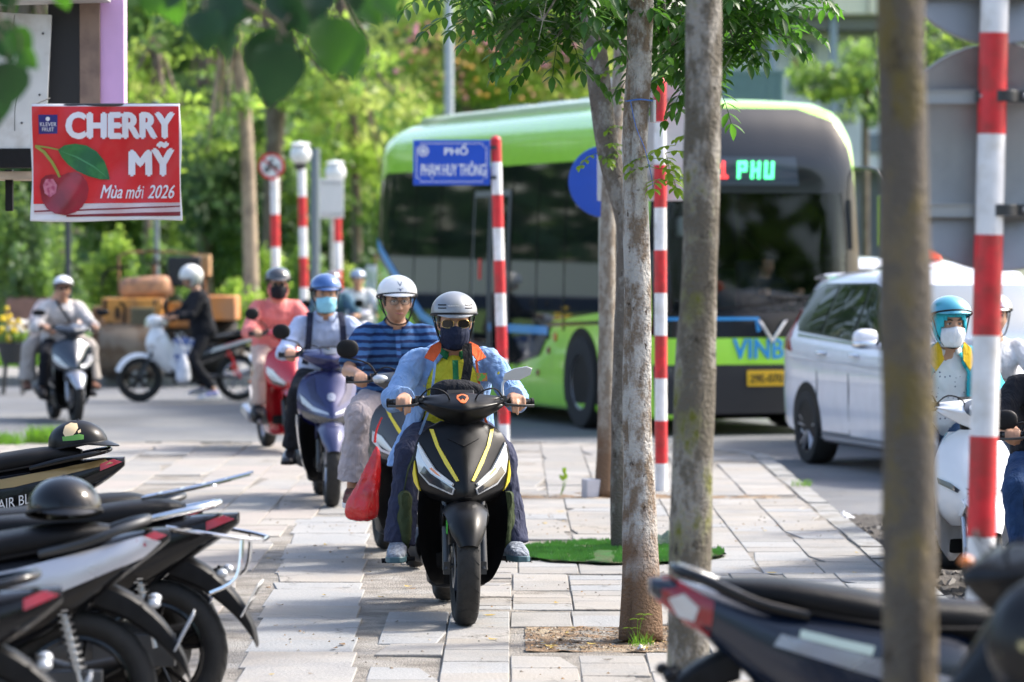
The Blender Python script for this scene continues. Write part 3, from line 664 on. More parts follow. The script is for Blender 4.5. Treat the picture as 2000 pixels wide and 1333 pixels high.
def park_tree(label,x,D,clumps,mix,tr=None,s_=.13,dens=230,base=0,tb=BKF,cat='tree',name='park_tree'):
    o0=Vector(((x-1000)/F*D,D,base)); t=thing(name,label,cat,o0)
    ms=[MB() for _ in BG]; mt=MB()
    trs=tr or [(x,D,.14)]
    top=None
    if tr!=0:
        for q in trs:
            pts=[P(px,py,D)-o0 for px,py in q[0]]; pts[0].z=0; trunk_mb(mt,pts,q[1],n=12,sm=5,seed=x); top=pts[-1]
    for (px,py,rx,rz,k) in clumps:
        c=P(px,py,D+rb.uniform(-.9,.9))-o0; rx=rx/F*D; rz=rz/F*D
        n=int(dens*max(.4,rx*rz)); sub=5
        if top: mt.tube([top,(top+c)/2+Vector((0,0,-.2)),c],[.05,.035,.015],n=5,sm=2)
        for _ in range(sub):
            cc=c+Vector((rb.uniform(-.6,.6)*rx,rb.uniform(-.6,.6)*rx,rb.uniform(-.6,.6)*rz)); kk=k if rb.random()<.6 else rb.choice(mix)
            leafcloud(ms[kk],cc,(rx*.55,rx*.55,rz*.5),n//sub,s_)
    for k,mm in enumerate(ms):
        if mm.v: mm.build('crown',BG[k],t,smooth=False,recalc=False)
    if mt.v: mt.build('trunk',tb,t,sharp=0)
    return t
BIGG='trees in the park behind the crossing'
def rand_clumps(x0,x1,y0,y1,n,r0,r1,ks):
    return [(rb.uniform(x0,x1),rb.uniform(y0,y1),rb.uniform(r0,r1),rb.uniform(r0*.6,r1*.7),rb.choice(ks)) for _ in range(n)]
def T(px,w0,lean=0,top=-60,bot=500,D=75): # trunk polyline in pixels
    return ([(px,bot),(px+lean*.3,330),(px+lean*.7,150),(px+lean,top)],[w0*1.15,w0,w0*.85,w0*.6])
park_tree('lime-leaved tree beside the pink panel of the kiosk',300,72,rand_clumps(230,380,60,330,12,60,100,[0,0,3])+rand_clumps(240,380,200,330,3,40,70,[1]),[0,1,3],[T(285,.07,20,60,D=72)],.10)
park_tree('tall park tree with a straight sunlit trunk left of the round sign',485,66,rand_clumps(380,560,-120,90,8,80,130,[1,2,0])+rand_clumps(390,470,120,330,5,50,80,[1,2]),[0,1,2],[([(492,560),(487,400),(478,230),(462,90),(452,-90)],[.15,.125,.12,.12,.09])],.11,tb=pm('sunny_bark',(.36,.28,.19),.8,col2=(.22,.17,.12),c2s=5,bump=.4))
park_tree('forked grey park tree behind the round sign',560,78,rand_clumps(520,760,-160,60,7,80,140,[0,1,1])+rand_clumps(560,760,80,330,7,60,110,[0,1,2,3]),[0,1,2],[([(525,620),(530,400),(540,250),(560,100),(590,-60)],[.19,.17,.17,.14,.09]),([(545,200),(520,90),(505,-40)],[.1,.08,.06])],.12)
park_tree('yellow-green tree left of the bus roof',690,84,rand_clumps(600,790,150,420,14,60,100,[0,3,0,1]),[0,1,3],[T(700,.1,-20,40)],.12)
park_tree('flowering park tree above the bus roof',900,88,rand_clumps(760,1160,-60,210,34,70,120,[3,0,0,3]),[0,3,1],[([(945,500),(930,300),(905,180),(880,60)],[.16,.14,.12,.08])],.12)
park_tree('deep green tree behind the poster',150,80,rand_clumps(-60,260,420,560,12,50,90,[1,2,1]),[1,2,0],[T(110,.13,10,380,620)],.12)
park_tree('dark green tree behind the tall sunlit trunk',430,95,rand_clumps(330,560,150,520,20,90,140,[2,2,1]),[2,1],[T(400,.18,0)],.15)
park_tree('dark leafy tree filling the gap behind the lamp posts',640,100,rand_clumps(560,780,200,520,18,90,140,[1,2,2]),[2,1,0],[T(660,.15,0)],.15)
park_tree('dense green tree to the left behind the kiosk',60,105,rand_clumps(-150,330,60,520,26,110,170,[1,2,1]),[1,2],[T(50,.2,0)],.17)
park_tree('low dark tree behind the bus',1000,112,rand_clumps(760,1300,60,420,26,110,180,[1,2,0]),[1,2],[T(1000,.2,0)],.17)
park_tree('bright street tree behind the bus front',1640,95,rand_clumps(1580,1730,80,170,10,50,80,[0,1,1])+rand_clumps(1580,1730,150,230,6,40,70,[1,2]),[1,0],[T(1690,.09,0,120,520)],.12)
park_tree('green street tree showing between the round signs',1870,70,rand_clumps(1740,2060,20,190,16,70,110,[1,0,1]),[1,2],[T(1900,.1,0,100)],.11)
# shrubs along the far pavement
def shrub(label,x,y0,y1,rx,D,ks,name='shrub',s_=.08,cat='shrub'):
    o0=Vector(((x-1000)/F*D,D,0)); t=MB(); r=random.Random(int(x)); o=thing(name,label,cat,o0)
    ms=[MB() for _ in BG]
    zt=P(x,y0,D).z; h=max(.3,zt); rw=rx/F*D
    for _ in range(7):
        k=r.choice(ks); c=Vector((r.uniform(-.6,.6)*rw,r.uniform(-.4,.4)*rw,h*r.uniform(.3,.75))); leafcloud(ms[k],c,(rw*.5,rw*.4,h*.33),int(150*max(.5,rw*h)),s_)
    for k,mm in enumerate(ms):
        if mm.v: mm.build('foliage',BG[k],o,smooth=False,recalc=False)
    m=MB(); 
    for k in range(5): m.tube([(r.uniform(-.1,.1),0,0),(r.uniform(-.5,.5)*rw,r.uniform(-.3,.3)*rw,h*.6)],[.02,.008],n=5)
    m.build('stem',BKF,o)
for L_ in (('leafy shrub at the far left edge below the kiosk',30,360,560,70,62,[1,2]),('dark shrub behind the planter box',120,440,560,60,66,[2,1]),('feathery bright shrub behind the road roller',215,440,590,60,68,[0,1]),
    ('round green shrub right of the poster',330,455,560,60,72,[1,2]),('bright weedy shrub beside the pink-clad rider',465,540,640,55,62,[0,0,1]),('low shrub left of the round sign pole',520,480,600,50,76,[0,1]),
    ('sunlit yellow-green shrub behind the farthest riders',665,520,600,60,78,[3,3,0]),('green shrub under the globe lamps',600,470,600,55,80,[1,0]),('small shrub behind the striped-shirt man',730,480,600,45,82,[1,2])):
    shrub(*L_)
# palm-like fronds above the planter
m=MB(); D=64; o0=Vector(((60-1000)/F*D,D,0)); t=thing('potted_palm','feathery palm growing over the brown planter box','plant',o0)
for k in range(46):
    a=rb.uniform(0,6.28); l=rb.uniform(.7,1.3); el=rb.uniform(.2,1.2); b=Vector((rb.uniform(-.5,.5),rb.uniform(-.2,.2),.55)); pts=[b+Vector((math.cos(a)*l*u*math.cos(el*(1-u*.6)),math.sin(a)*l*u,l*(u*math.sin(el)-.6*u*u*u)+.1)) for u in (0,.25,.5,.75,1)]
    m.tube(pts,[.008,.006,.005,.004,.002],n=3)
    for i in range(1,12):
        u=i/12*4; j=min(3,int(u)); p=pts[j].lerp(pts[j+1],u-j); dr=(pts[j+1]-pts[j]).normalized()
        for sg in (-1,1):
            s_=dr.cross(Vector((0,0,1))).normalized()*sg; q=p+(s_*.8+dr*.5+Vector((0,0,-.3)))*.24; m.add([p,p+dr*.025,q],[(0,1,2)])
m.build('frond',BG[1],t,smooth=False,recalc=False); m=MB(); m.tube([(0,0,0),(0,0,.6)],.06); m.build('stem',BKF,t)
# a far wood that closes the view
m=MB(); m2=MB()
for k in range(4200):
    x=rb.uniform(-34,3.5); z=rb.uniform(0,13)
    mm=m if noise.noise(Vector((x*.25,z*.35,0)))>-.05 else m2
    leafcloud(mm,(x,rb.uniform(122,130),z),(1.5,1.5,1.2),3,.55)
o=thing('far_wood','distant mass of green park woodland behind everything',None); o['kind']='stuff'
m.build('foliage',BG[1],o,smooth=False,recalc=False); m2.build('foliage',BG[2],o,smooth=False,recalc=False)
# blossoms on the tree above the bus
m=MB()
for k in range(150):
    p=P(rb.uniform(770,1150),rb.uniform(40,195),rb.uniform(85.5,87.5)); m.ball(p,.035+.035*rb.random(),n=6,m=4)
tf=[o for o in C.objects if o.get('label','').startswith('flowering park')][0]
m.v=[tuple(Vector(v)-tf.location) for v in m.v]; m.build('blossom',pm('pink_blossom',(.6,.2,.32),.6,col2=(.7,.4,.05),c2s=.6),tf); 
# artificial turf mat
TURF=gmat('artificial_turf',(.045,.15,.03),(.10,.10,.05),9,.9,1,200,(.20,.16,.11),7,l3=.56,h3=.66)
cx,cy=.62,22.05; o0=Vector((cx,cy,0)); t=thing('artificial_turf_mat','ragged bright green artificial turf mat around the leaning tree','mat',o0)
m=MB(); n=64; rings=[]
for k in range(9):
    f=max(.03,k/8); rings.append([Vector((math.cos(a)*.60*f*(1+.07*noise.noise(Vector((math.cos(a)*3,math.sin(a)*3,0)))),math.sin(a)*.78*f*(1+.1*noise.noise(Vector((math.cos(a)*3,math.sin(a)*3,4)))),.022+.010*noise.noise(Vector((math.cos(a)*f*4,math.sin(a)*f*4,2))) - (.006 if k==8 else 0))) for a in [2*PI*j/n for j in range(n)]])
rings.insert(0,[v+Vector((0,0,-.015)) for v in rings[-1]]); m.loft(rings,cap=True); m.build('base',TURF,t,sharp=0)
m=MB()
for k in range(9000):
    a=rb.random()*6.28; f=math.sqrt(rb.random()); x,y=math.cos(a)*.6*f,math.sin(a)*.78*f; h=.018+.012*rb.random(); q=.0035; dx,dy=rb.gauss(0,.006),rb.gauss(0,.006)
    
    if noise.noise(Vector((x*5,y*5,8)))>.22: continue
    m.add([(x-q,y,.018),(x+q,y,.018),(x+dx,y+dy,.018+h)],[(0,1,2)])
o=m.build('pile',leafmat('turf_pile',(.07,.22,.04),(.09,.28,.04),.3,.5,.3,6),t,smooth=False,recalc=False)
m=MB(); m.loft([[Vector((x,.30+.10*math.sin(x*5),.028)),Vector((x,.34+.10*math.sin(x*5),.03+h_*.7)),Vector((x,.42+.10*math.sin(x*5),.034+h_)),Vector((x,.54+.08*math.sin(x*5),.03+h_*.3)),Vector((x,.56,.022))] for x,h_ in [(.05+.035*k,.075*math.sin(PI*k/13)*(.75+.25*math.sin(k*1.9))) for k in range(14)]]); m.build('folded_edge',pm('dark_green_net',(.02,.05,.035),.8,bump=.4),t)
# grass tufts
GR=leafmat('grass_blade',(.09,.2,.03),(.2,.42,.03),.45,.5,.3,8)
def tuft(label,c,r,n,h,seed,mat=GR,name='grass_tuft'):
    g=random.Random(seed); m=MB()
    for _ in range(n):
        a=g.random()*6.28; q=r*math.sqrt(g.random()); x,y=math.cos(a)*q,math.sin(a)*q; hh=h*g.uniform(.5,1.1); lx,ly=g.gauss(0,.35)*hh,g.gauss(0,.35)*hh; w_=h*.03
        m.add([(x-w_,y,0),(x+w_,y,0),(x+lx*.4+w_*.8,y+ly*.4,hh*.6),(x+lx*.4-w_*.8,y+ly*.4,hh*.6),(x+lx,y+ly,hh)],[(0,1,2,3),(3,2,4)])
    o=m.build(name,mat,loc=c,smooth=False,recalc=False); tag(o,label,'grass tuft'); return o
tuft('tall grass tuft at the pavement edge left, behind the cartoon-stickered helmet',G(95,865),.22,260,.17,1)
tuft('small grass tuft at the far left end of the pavement edge',G(10,868),.18,150,.13,2)
tuft('grass tuft at the kerb next to the foot of the near striped pole',G(1873,1275),.10,160,.10,3)
tuft('small weed between kerb stones where the slabs lift',G(1565,950),.08,50,.06,4)
tuft('sprouting green weed at the foot of the pale patchy trunk',G(1250,1262),.06,40,.06,5)
tuft('bright grass clump on the far pavement left of the seated pair on the scooter',G(25,716,0),.5,300,.25,6)
m=MB()
for q in ((0,0,.11),(-.03,0,.07),(.03,.01,.13)): 
    m.tube([(0,0,0),(q[0]*.5,q[1],q[2]*.7),(q[0],q[1],q[2])],[.002,.0015,.001],n=4)
    for k in range(4): leaflet(m,Vector((q[0],q[1],q[2])),Vector((math.cos(k*1.6),math.sin(k*1.6),.1)),Vector((0,0,1)),.04,.015)
o=m.build('seedling',LGY,loc=G(1245,1258)); tag(o,'leafy green seedling beside the pale patchy trunk','plant')
m=MB(); 
for k in range(5): 
    q=Vector((rt.uniform(-.06,.06),rt.uniform(-.05,.05),rt.uniform(.1,.16))); m.tube([(0,0,0),q*.5+Vector((.01,0,0)),q],[.003,.002,.001],n=4); leaflet(m,q,Vector((rt.uniform(-1,1),0,.6)),Vector((0,-1,.4)),.05,.03)
o=m.build('seedling',LGY,loc=G(1095,968)); tag(o,'twiggy seedling growing in the slab joint left of the white box','plant')
m=MB(); m.box((0,0,.065),(.13,.13,.13),(0,0,.3)); o=m.build('box',pm('box_card',(.55,.53,.56),.7,var=.1),loc=G(1158,972),bevel=.004); tag(o,'small white box standing against the thin speckled trunk','box')
# ---------- scooters ----------
def paint(name,col,rough=.2,metal=0,coat=1): return pm(name,col,rough,metal,coat,var=.04,vs=6)
class Surf:
    """outer front shell: rows (z, halfwidth, y centre, y edge, power)"""
    def __init__(s,rows,c=3): s.rows=catmull(sorted(rows),6)
    def row(s,z):
        r=s.rows
        if z<=r[0][0]: return r[0]
        for a,b in zip(r,r[1:]):
            if a[0]<=z<=b[0]:
                t=(z-a[0])/max(1e-9,b[0]-a[0]); return tuple(a[i]+(b[i]-a[i])*t for i in range(5))
        return r[-1]
    def mb(s,th=.03,nu=28,back=0):
        m=MB(); rings=[]
        for z,w_,yc,ye,p in s.rows:
            f=[Vector((w_*u,yc+(ye-yc)*abs(u)**p,z)) for u in [-1+2*i/nu for i in range(nu+1)]]
            b=[Vector((v.x*.96,v.y+th,v.z)) for v in reversed(f)]
            rings.append(f+b)
        m.loft(rings); return m
def wheel(parent,c,Rr,tw,rim,spoke=5,name='wheel',rimw=.07,disc=True,side=-1,steer=0):
    m=MB(); c=Vector(c); r0=Rr-.085
    prof=[(r0,-tw*.55),(r0+.03,-tw*.92),(Rr-.035,-tw),(Rr-.012,-tw*.8),(Rr-.002,-tw*.4),(Rr,0),(Rr-.002,tw*.4),(Rr-.012,tw*.8),(Rr-.035,tw),(r0+.03,tw*.92),(r0,tw*.55),(r0,-tw*.55)]
    m.lathe(prof,c,'x',48)
    # tread grooves cut as short dark ribs standing between slanted sipes
    for k in range(26):
        a=2*PI*k/26
        for sg in (-1,1):
            pts=[]
            for t in (0,.5,1):
                aa=a+sg*.0+t*.16; xx=sg*tw*(.12+.72*t); rr=Rr-.0005-(.012*(t*.9)**2.2)
                pts.append(c+Vector((xx,rr*math.cos(aa),rr*math.sin(aa))))
            nr=Vector((0,math.cos(a),math.sin(a))); m.strip(pts,.006,.0012,nr)
    wh=m.build('tyre',RUB,None,sharp=60); 
    w_=bpy.data.objects.new(name,None); C.objects.link(w_); w_.parent=parent; w_.empty_display_size=.05
    if steer:
        w_.location=Vector((c.x,c.y,0)); w_.rotation_euler=(0,0,steer); off=Matrix.Translation(-Vector((c.x,c.y,0))); wh.data.transform(off)
    else: off=Matrix.Identity(4)
    wh.parent=w_
    m=MB(); rr=r0+.004
    m.lathe([(rr,-rimw*.5),(rr-.012,-rimw*.55),(rr-.022,-rimw*.3),(rr-.022,rimw*.3),(rr-.012,rimw*.55),(rr,rimw*.5)],c,'x',36)
    m.lathe([(0,-.035),(.035,-.035),(.04,-.02),(.04,.02),(.035,.035),(0,.035)],c,'x',18)
    for k in range(spoke):
        a=2*PI*k/spoke+.3
        for da in (-.16,.16):
            d0=Vector((0,math.cos(a),math.sin(a))); d1=Vector((0,math.cos(a+da),math.sin(a+da)))
            m.tube([c+d0*.03,c+d1*(rr-.015)],[.012,.009],n=6,flat=.7)
    o=m.build('rim',rim,w_); o.data.transform(off)
    if disc:
        m=MB(); m.lathe([(.06,0),(.105,0),(.105,.004),(.06,.004),(.06,0)],c+Vector((side*(.055),0,0)),'x',28); m.box(c+Vector((side*.06,.08,.06)),(.035,.06,.05)); o=m.build('brake_disc',STEEL,w_); o.data.transform(off)
    return w_
def mirror(parent,base,tip,mat=BLK,rnd=True,face=None,sz=1):
    m=MB(); base,tip=Vector(base),Vector(tip); mid=(base+tip)/2+Vector((0,.0,-.015)); m.tube([base,base.lerp(tip,.3)+Vector((0,0,.02)),tip-Vector((0,0,.05*sz))],[.006,.005,.005],n=8,sm=4)
    m.ball(tip,(.062*sz,.018,.052*sz) if rnd else (.075*sz,.016,.036*sz),n=20,m=12,p=2.3)
    o=m.build('mirror',mat,parent)
    g=MB(); g.ball(tip+Vector((0,.017,0)),(.053*sz,.004,.044*sz) if rnd else (.066*sz,.004,.03*sz),n=20,m=8); g.build('mirror_glass',pm('mirror_glass',(.8,.82,.85),.03,1),o)
def plate(parent,c,rot,lines,w_=.19,h=.14,yd=1,mat=None,ins=pm('plate_ink',(.02,.02,.02),.5)):
    M=Matrix.Translation(Vector(c))@rot.to_4x4()
    m=MB(); m.M=M; m.box((0,0,0),(w_,.004,h)); o=m.build('number_plate',mat or WHP,parent,bevel=.002)
    for i,l in enumerate(lines):
        z=h*.22-(i*h*.44) if len(lines)>1 else 0
        text(l,h*(.34 if len(lines)>1 else .6),ins,o,M@txM((0,.0025*yd,z),(-yd,0,0),(0,0,1)),ext=.0008,bold=.01,width=w_*.8)
LIT=[]
def scooter(label,loc,rz,s={},group=None,roll=0):
    g=lambda k,d:s.get(k,d)
    body=g('body',BLKM); t=thing('motor_scooter',label,'motor scooter',loc,rz,group,roll); LIT.append(1)
    RF=g('rf',.28); RB=g('rb',.27); YF=-.66; YB=.64; st=g('steer',0); col2=g('inner',BLK)
    wheel(t,(0,YF,RF),RF,g('tw',.05),g('rim',BLKG),g('spokes',5),steer=st)
    wheel(t,(0,YB,RB),RB,g('tw',.05)+.006,g('rim',BLKG),g('spokes',5),disc=False)
    hb=lambda v: v
    # fork
    m=MB()
    for sg in (-1,1): m.tube([(sg*.085,YF-.01,RF-.02),(sg*.085,YF+.10,RF+.30)],[.021,.019],n=10); m.tube([(sg*.085,YF+.02,RF+.08),(sg*.085,YF+.12,RF+.37)],[.016,.016],n=10); m.box((sg*.085,YF,RF-.01),(.03,.05,.06))
    m.tube([(-.09,YF+.11,RF+.33),(.09,YF+.11,RF+.33)],.016); m.tube([(0,YF+.11,RF+.33),(0,-.41,.98)],.02); m.tube([(-.085,YF,RF),(.085,YF,RF)],.011)
    m.build('fork',g('fork',DKM),t)
    # front mudguard
    m=MB(); rings=[]
    for k in range(15):
        a=R(22+k*g('fend',100)/14-0); rr=RF+.022; cy=YF-math.cos(a)*rr*1.0; 
        # angle measured from the front, over the top
        cyy=YF-rr*math.cos(a); cz=RF+rr*math.sin(a); n_=Vector((0,-math.cos(a),math.sin(a))); wd=.070+.040*min(1,k/11); tp=.45+.55*math.sin(min(1,(k+1)/5)*PI/2) if k<5 else 1
        ring=[]
        for q in range(11):
            u=-1+2*q/10; ring.append(Vector((u*wd*tp,cyy,cz))-n_*(.05*abs(u)**2.6*tp+.0)+n_*.004)
        ring2=[v-n_*.007 for v in reversed(ring)]; rings.append(ring+ring2)
    m.loft(rings); fd=m.build('front_mudguard',g('fender',body),t)
    # wings of the mudguard that reach to the fork
    for sg in (-1,1): m=MB(); m.prism([(-.11,0),(.02,.05),(.09,-.01),(.05,-.06),(-.03,-.05)],.008,Matrix.Translation((sg*.104,YF+.05,RF+.235))@Matrix.Rotation(PI/2,4,'Z')); m.build('mudguard_wing',g('fender',body),t,bevel=.002)
    # outer front shell
    S=Surf(g('shell',[(.540,.10,-.66,-.52,1.5),(.565,.165,-.705,-.48,1.4),(.61,.212,-.715,-.465,1.4),(.69,.226,-.68,-.46,1.4),(.77,.224,-.62,-.455,1.5),(.84,.205,-.565,-.45,1.6),(.89,.165,-.53,-.44,1.7),(.925,.09,-.505,-.45,2)]))
    mb=S.mb(); bv=mb.bvh(); mb.build('front_cover',body,t,sharp=50)
    D=lambda poly,name,mat,off=.006,axis='-y',step=.02,par=t: decal(bv,poly,axis,off,name,mat,par,step=step,far=2)
    for q in g('decals',[]):
        for pl in ([q['p']] if q.get('one') else [q['p'],mir(q['p'])]): D(pl,q['n'],q['m'],q.get('o',.006))
    # headlights
    hl=g('headlight',[(.205,.745),(.19,.66),(.16,.60),(.075,.585),(.07,.615),(.12,.655),(.165,.72)])
    lo=g('headlight_low',[(.20,.69),(.185,.645),(.155,.598),(.078,.582),(.078,.60),(.13,.635)])
    for f in (lambda p:p,mir):
        o=D(f(hl),'headlight',g('hlmat',LENS),.008,step=.018)
        if lo: D(f(lo),'low_beam',LENSD,.0115,par=o,step=.018)
        if g('strip',True): D(f([(.205,.745),(.198,.70),(.16,.648),(.08,.612),(.082,.602),(.165,.636),(.208,.69)]),'light_strip',WHP,.0125,par=o,step=.02)
    # inner black shield beside the wheel
    I=Surf(g('inner_rows',[(.165,.11,-.30,-.36,2),(.20,.15,-.31,-.42,2.4),(.30,.19,-.32,-.49,2.8),(.42,.208,-.34,-.52,3),(.52,.212,-.38,-.53,3),(.60,.205,-.42,-.50,2.4),(.80,.18,-.40,-.44,2),(.90,.12,-.40,-.42,2)]))
    I.mb(.05).build('leg_shield',g('shield',col2),t,sharp=50)
    if g('side_wing',None):
        for sg in (-1,1):
            m=MB(); m.loft([[Vector((sg*a,b,z)),Vector((sg*(a+.012),b-.015,z)),Vector((sg*(a+.02),b+.03,z)),Vector((sg*(a-.0),b+.05,z))] for z,a,b in ((.24,.155,-.40),(.34,.185,-.45),(.46,.205,-.49),(.56,.215,-.50),(.62,.215,-.48))]); m.build('side_wing',g('side_wing',None),t)
    # handlebar cowl
    hz=1.035; hy=-.43; hc=g('cowl',body)
    m=MB(); rings=[]
    for x,zc,hh,yf,yb in ((-.205,1.035,.016,-.445,-.39),(-.17,1.028,.034,-.49,-.38),(-.11,1.015,.054,-.545,-.37),(-.05,1.005,.070,-.575,-.36),(0,1.000,.080,-.595,-.355),(.05,1.005,.070,-.575,-.36),(.11,1.015,.054,-.545,-.37),(.17,1.028,.034,-.49,-.38),(.205,1.035,.016,-.445,-.39)):
        ym=(yf+yb)/2; rings.append([Vector((x,yf+.012,zc-hh*.2)),Vector((x,yf,zc+hh*.05)),Vector((x,yf+.03,zc+hh*.45)),Vector((x,ym-.01,zc+hh*.88)),Vector((x,ym+.03,zc+hh)),Vector((x,yb-.01,zc+hh*.6)),Vector((x,yb,zc-hh*.2)),Vector((x,ym+.02,zc-hh*.9)),Vector((x,ym-.04,zc-hh*.95))])
    rr=[[q for q in catmull(list(r)+[r[0]],3)[:-1]] for r in rings]; nn=len(rr[0])
    cols=[catmull([tuple(rr[i][j]) for i in range(len(rr))],3) for j in range(nn)]; rr=[[Vector(cols[j][i]) for j in range(nn)] for i in range(len(cols[0]))]
    hbE=bpy.data.objects.new('handlebar',None); C.objects.link(hbE); hbE.parent=t; hbE.location=(0,hy,hz); hbE.rotation_euler=(0,0,st*.8); off=Matrix.Translation((0,-hy,-hz)); H=[]
    def hb_(o): H.append(o); o.data.transform(off); return o
    m.loft(rr); cb=m.bvh(); hb_(m.build('cowl',hc,hbE,sharp=60))
    for q in g('cowl_decals',[]):
        hb_(decal(cb,q['p'],'-y',q.get('o',.004),q['n'],q['m'],hbE,step=.015,far=2))
    m=MB(); m.box((0,-.385,1.068),(.13,.06,.02),(.5,0,0)); hb_(m.build('dashboard',BLK,hbE,bevel=.006)); m=MB(); m.tube([(0,-.42,.90),(0,-.42,.99)],[.06,.075],n=14); hb_(m.build('neck_cover',BLK,hbE))
    m=MB(); m.tube([(-.33,-.375,1.03),(-.2,-.405,1.035),(.2,-.405,1.035),(.33,-.375,1.03)],.011,n=8,sm=3); hb_(m.build('bar',DKM,hbE))
    for sg in (-1,1):
        m=MB(); a=Vector((sg*.205,-.400,1.033)); b=Vector((sg*.335,-.368,1.028)); m.tube([a,b],.0175,n=14)
        for k in range(7): c=a.lerp(b,.08+k*.13); d=(b-a).normalized(); m.tube([c-d*.003,c+d*.003],.0195,n=14)
        m.tube([b,b+(b-a).normalized()*.012],.022,n=12); hb_(m.build('grip',BLK,hbE))
        m=MB(); m.box((sg*.195,-.405,1.04),(.04,.05,.045)); m.ball((sg*.185,-.425,1.045),.02,n=8,m=6); m.tube([(sg*.19,-.435,1.03),(sg*.22,-.46,1.022),(sg*.29,-.455,1.016),(sg*.345,-.43,1.015)],[.009,.007,.006,.007],n=8,sm=4,flat=.6); hb_(m.build('brake_lever',DKM,hbE))
    for q in g('mirrors',[(-.18,-.33,1.21),(.18,.33,1.21)]):
        n0=len(bpy.data.objects); mirror(hbE,Vector((q[0],-.40,1.055)),Vector((q[1],-.385,q[2])),g('mirmat',BLK),g('mround',True),sz=g('msz',1))
    for o in hbE.children:
        if o.name.startswith('mirror'):
            o.data.transform(off)
            for c in o.children: c.data.transform(off)
    for sg in (-1,1): m=MB(); m.tube([(sg*.20,-.43,1.05),(sg*.15,-.50,1.10),(sg*.07,-.52,1.07),(sg*.05,-.47,.97)],.0042,n=6,sm=4); hb_(m.build('cable',BLK,hbE))
    # footboard, belly, engine
    m=MB(); m.sloft([(-.36,.285,.12,.035),(-.33,.28,.165,.04),(-.15,.275,.17,.04),(.02,.28,.16,.05),(.10,.30,.13,.06)],p=5,sm=3); m.build('footboard',BLK,t)
    m=MB(); m.sloft([(-.33,.21,.08,.05),(-.25,.20,.14,.06),(.0,.20,.14,.06),(.15,.23,.12,.06)],p=4,sm=3); m.build('belly_pan',g('belly',BLK),t)
    m=MB(); m.sloft([(.15,.30,.07,.08),(.30,.30,.12,.11),(.5,.29,.11,.10),(.66,.28,.08,.07)],p=3,sm=3); m.tube([(-.10,.35,.3),(-.14,.40,.3)],.09,n=16); m.box((.11,.58,.29),(.06,.30,.12)); m.build('engine',DKM,t,bevel=.004)
    m=MB(); m.tube([(-.12,.28,.24),(-.15,.42,.25),(-.155,.55,.27)],[.02,.025,.045],n=12,sm=3); m.tube([(-.155,.50,.265),(-.16,.83,.33)],[.052,.05],n=18); m.box((-.20,.64,.31),(.012,.26,.07),(.18,0,0)); m.build('exhaust',g('exh',BLK),t,bevel=.002)
    m=MB(); m.tube([(.13,.66,.30),(.12,.58,.62)],.014,n=8)
    for k in range(9): 
        c=Vector((.13,.66,.32)).lerp(Vector((.12,.58,.60)),.15+k*.085); m.tube([c+Vector((.026*math.cos(a),.026*math.sin(a),.006*a/PI)) for a in [q*PI/5 for q in range(11)]],.0045,n=5)
    m.build('rear_shock',g('shock',STEEL),t)
    # rear body
    tz=g('tail_up',0)
    secs=[(.02,.46,.09,.18),(.08,.50,.125,.20),(.22,.53,.16,.20),(.42,.575,.175,.175),(.60,.63,.16,.135),(.76,.69+tz*.6,.12,.085),(.88,.735+tz,.08,.05),(.95,.765+tz,.045,.022)]
    rbm=MB(); rbm.sloft(secs,n=26,p=2.8,sm=5); rbv=rbm.bvh(); rbm.build('side_panel',g('rear',body),t,sharp=50)
    for q in g('rear_decals',[]):
        for ax in ('-x','+x'): decal(rbv,q['p'],ax,q.get('o',.004),q['n'],q['m'],t,step=.03,far=2)
    # seat
    m=MB(); m.sloft([(-.03,.68,.05,.05),(.0,.70,.10,.06),(.12,.725,.125,.05),(.27,.735,.145,.05),(.38,.755,.15,.05),(.55,.785,.135,.045),(.68,.80,.10,.035),(.75,.80+tz*.3,.06,.02)],n=24,p=3,sm=5); st_=m.build('seat',SEAT,t)
    m=MB(); m.tube([(-.132,.02,.70),(-.15,.2,.705),(-.155,.38,.725),(-.13,.6,.765),(-.06,.75,.79),(.06,.75,.79),(.13,.6,.765),(.155,.38,.725),(.15,.2,.705),(.132,.02,.70)],.004,n=5,sm=4); m.build('seam',BLK,st_)
    # grab rail
    gm=g('rail',BLKG); m=MB()
    pts=[(-.135,.52,.74),(-.145,.66,.775),(-.12,.80,.805+tz*.6),(-.05,.87,.82+tz*.8),(.05,.87,.82+tz*.8),(.12,.80,.805+tz*.6),(.145,.66,.775),(.135,.52,.74)]
    m.tube(pts,g('railr',.014),n=10,sm=5,flat=1.0); m.build('grab_rail',gm,t)
    # tail light, rear mudguard, plate, indicators
    bx=decal(rbv,g('tail',[(.84,.725+tz*.7),(.94,.765+tz),(.955,.785+tz),(.90,.775+tz),(.84,.755+tz*.8)]),'-x',.006,'tail_light',g('tlmat',REDL),t,step=.03,far=2)
    decal(rbv,g('tail',[(.84,.725+tz*.7),(.94,.765+tz),(.955,.785+tz),(.90,.775+tz),(.84,.755+tz*.8)]),'+x',.006,'tail_light',g('tlmat',REDL),t,step=.03,far=2)
    if g('tail_clear',False) and 0:
        for ax in ('-x','+x'): decal(rbv,[(.76,.712+tz*.4),(.84,.728+tz*.6),(.885,.755+tz*.8),(.80,.745+tz*.5)],ax,.01,'indicator',LENS,t,step=.03,far=2)
    m=MB(); m.sloft([(.70,.60,.07,.05),(.82,.55,.065,.05),(.93,.46,.06,.045),(1.0,.36,.055,.03),(1.02,.30,.05,.01)],n=14,p=4,sm=3); m.build('rear_mudguard',g('rmud',BLK),t)
    rot=Matrix.Rotation(R(-28),3,'X'); plate(t,(0,1.0,.47),rot,g('plate',['29-X1','385.07']))
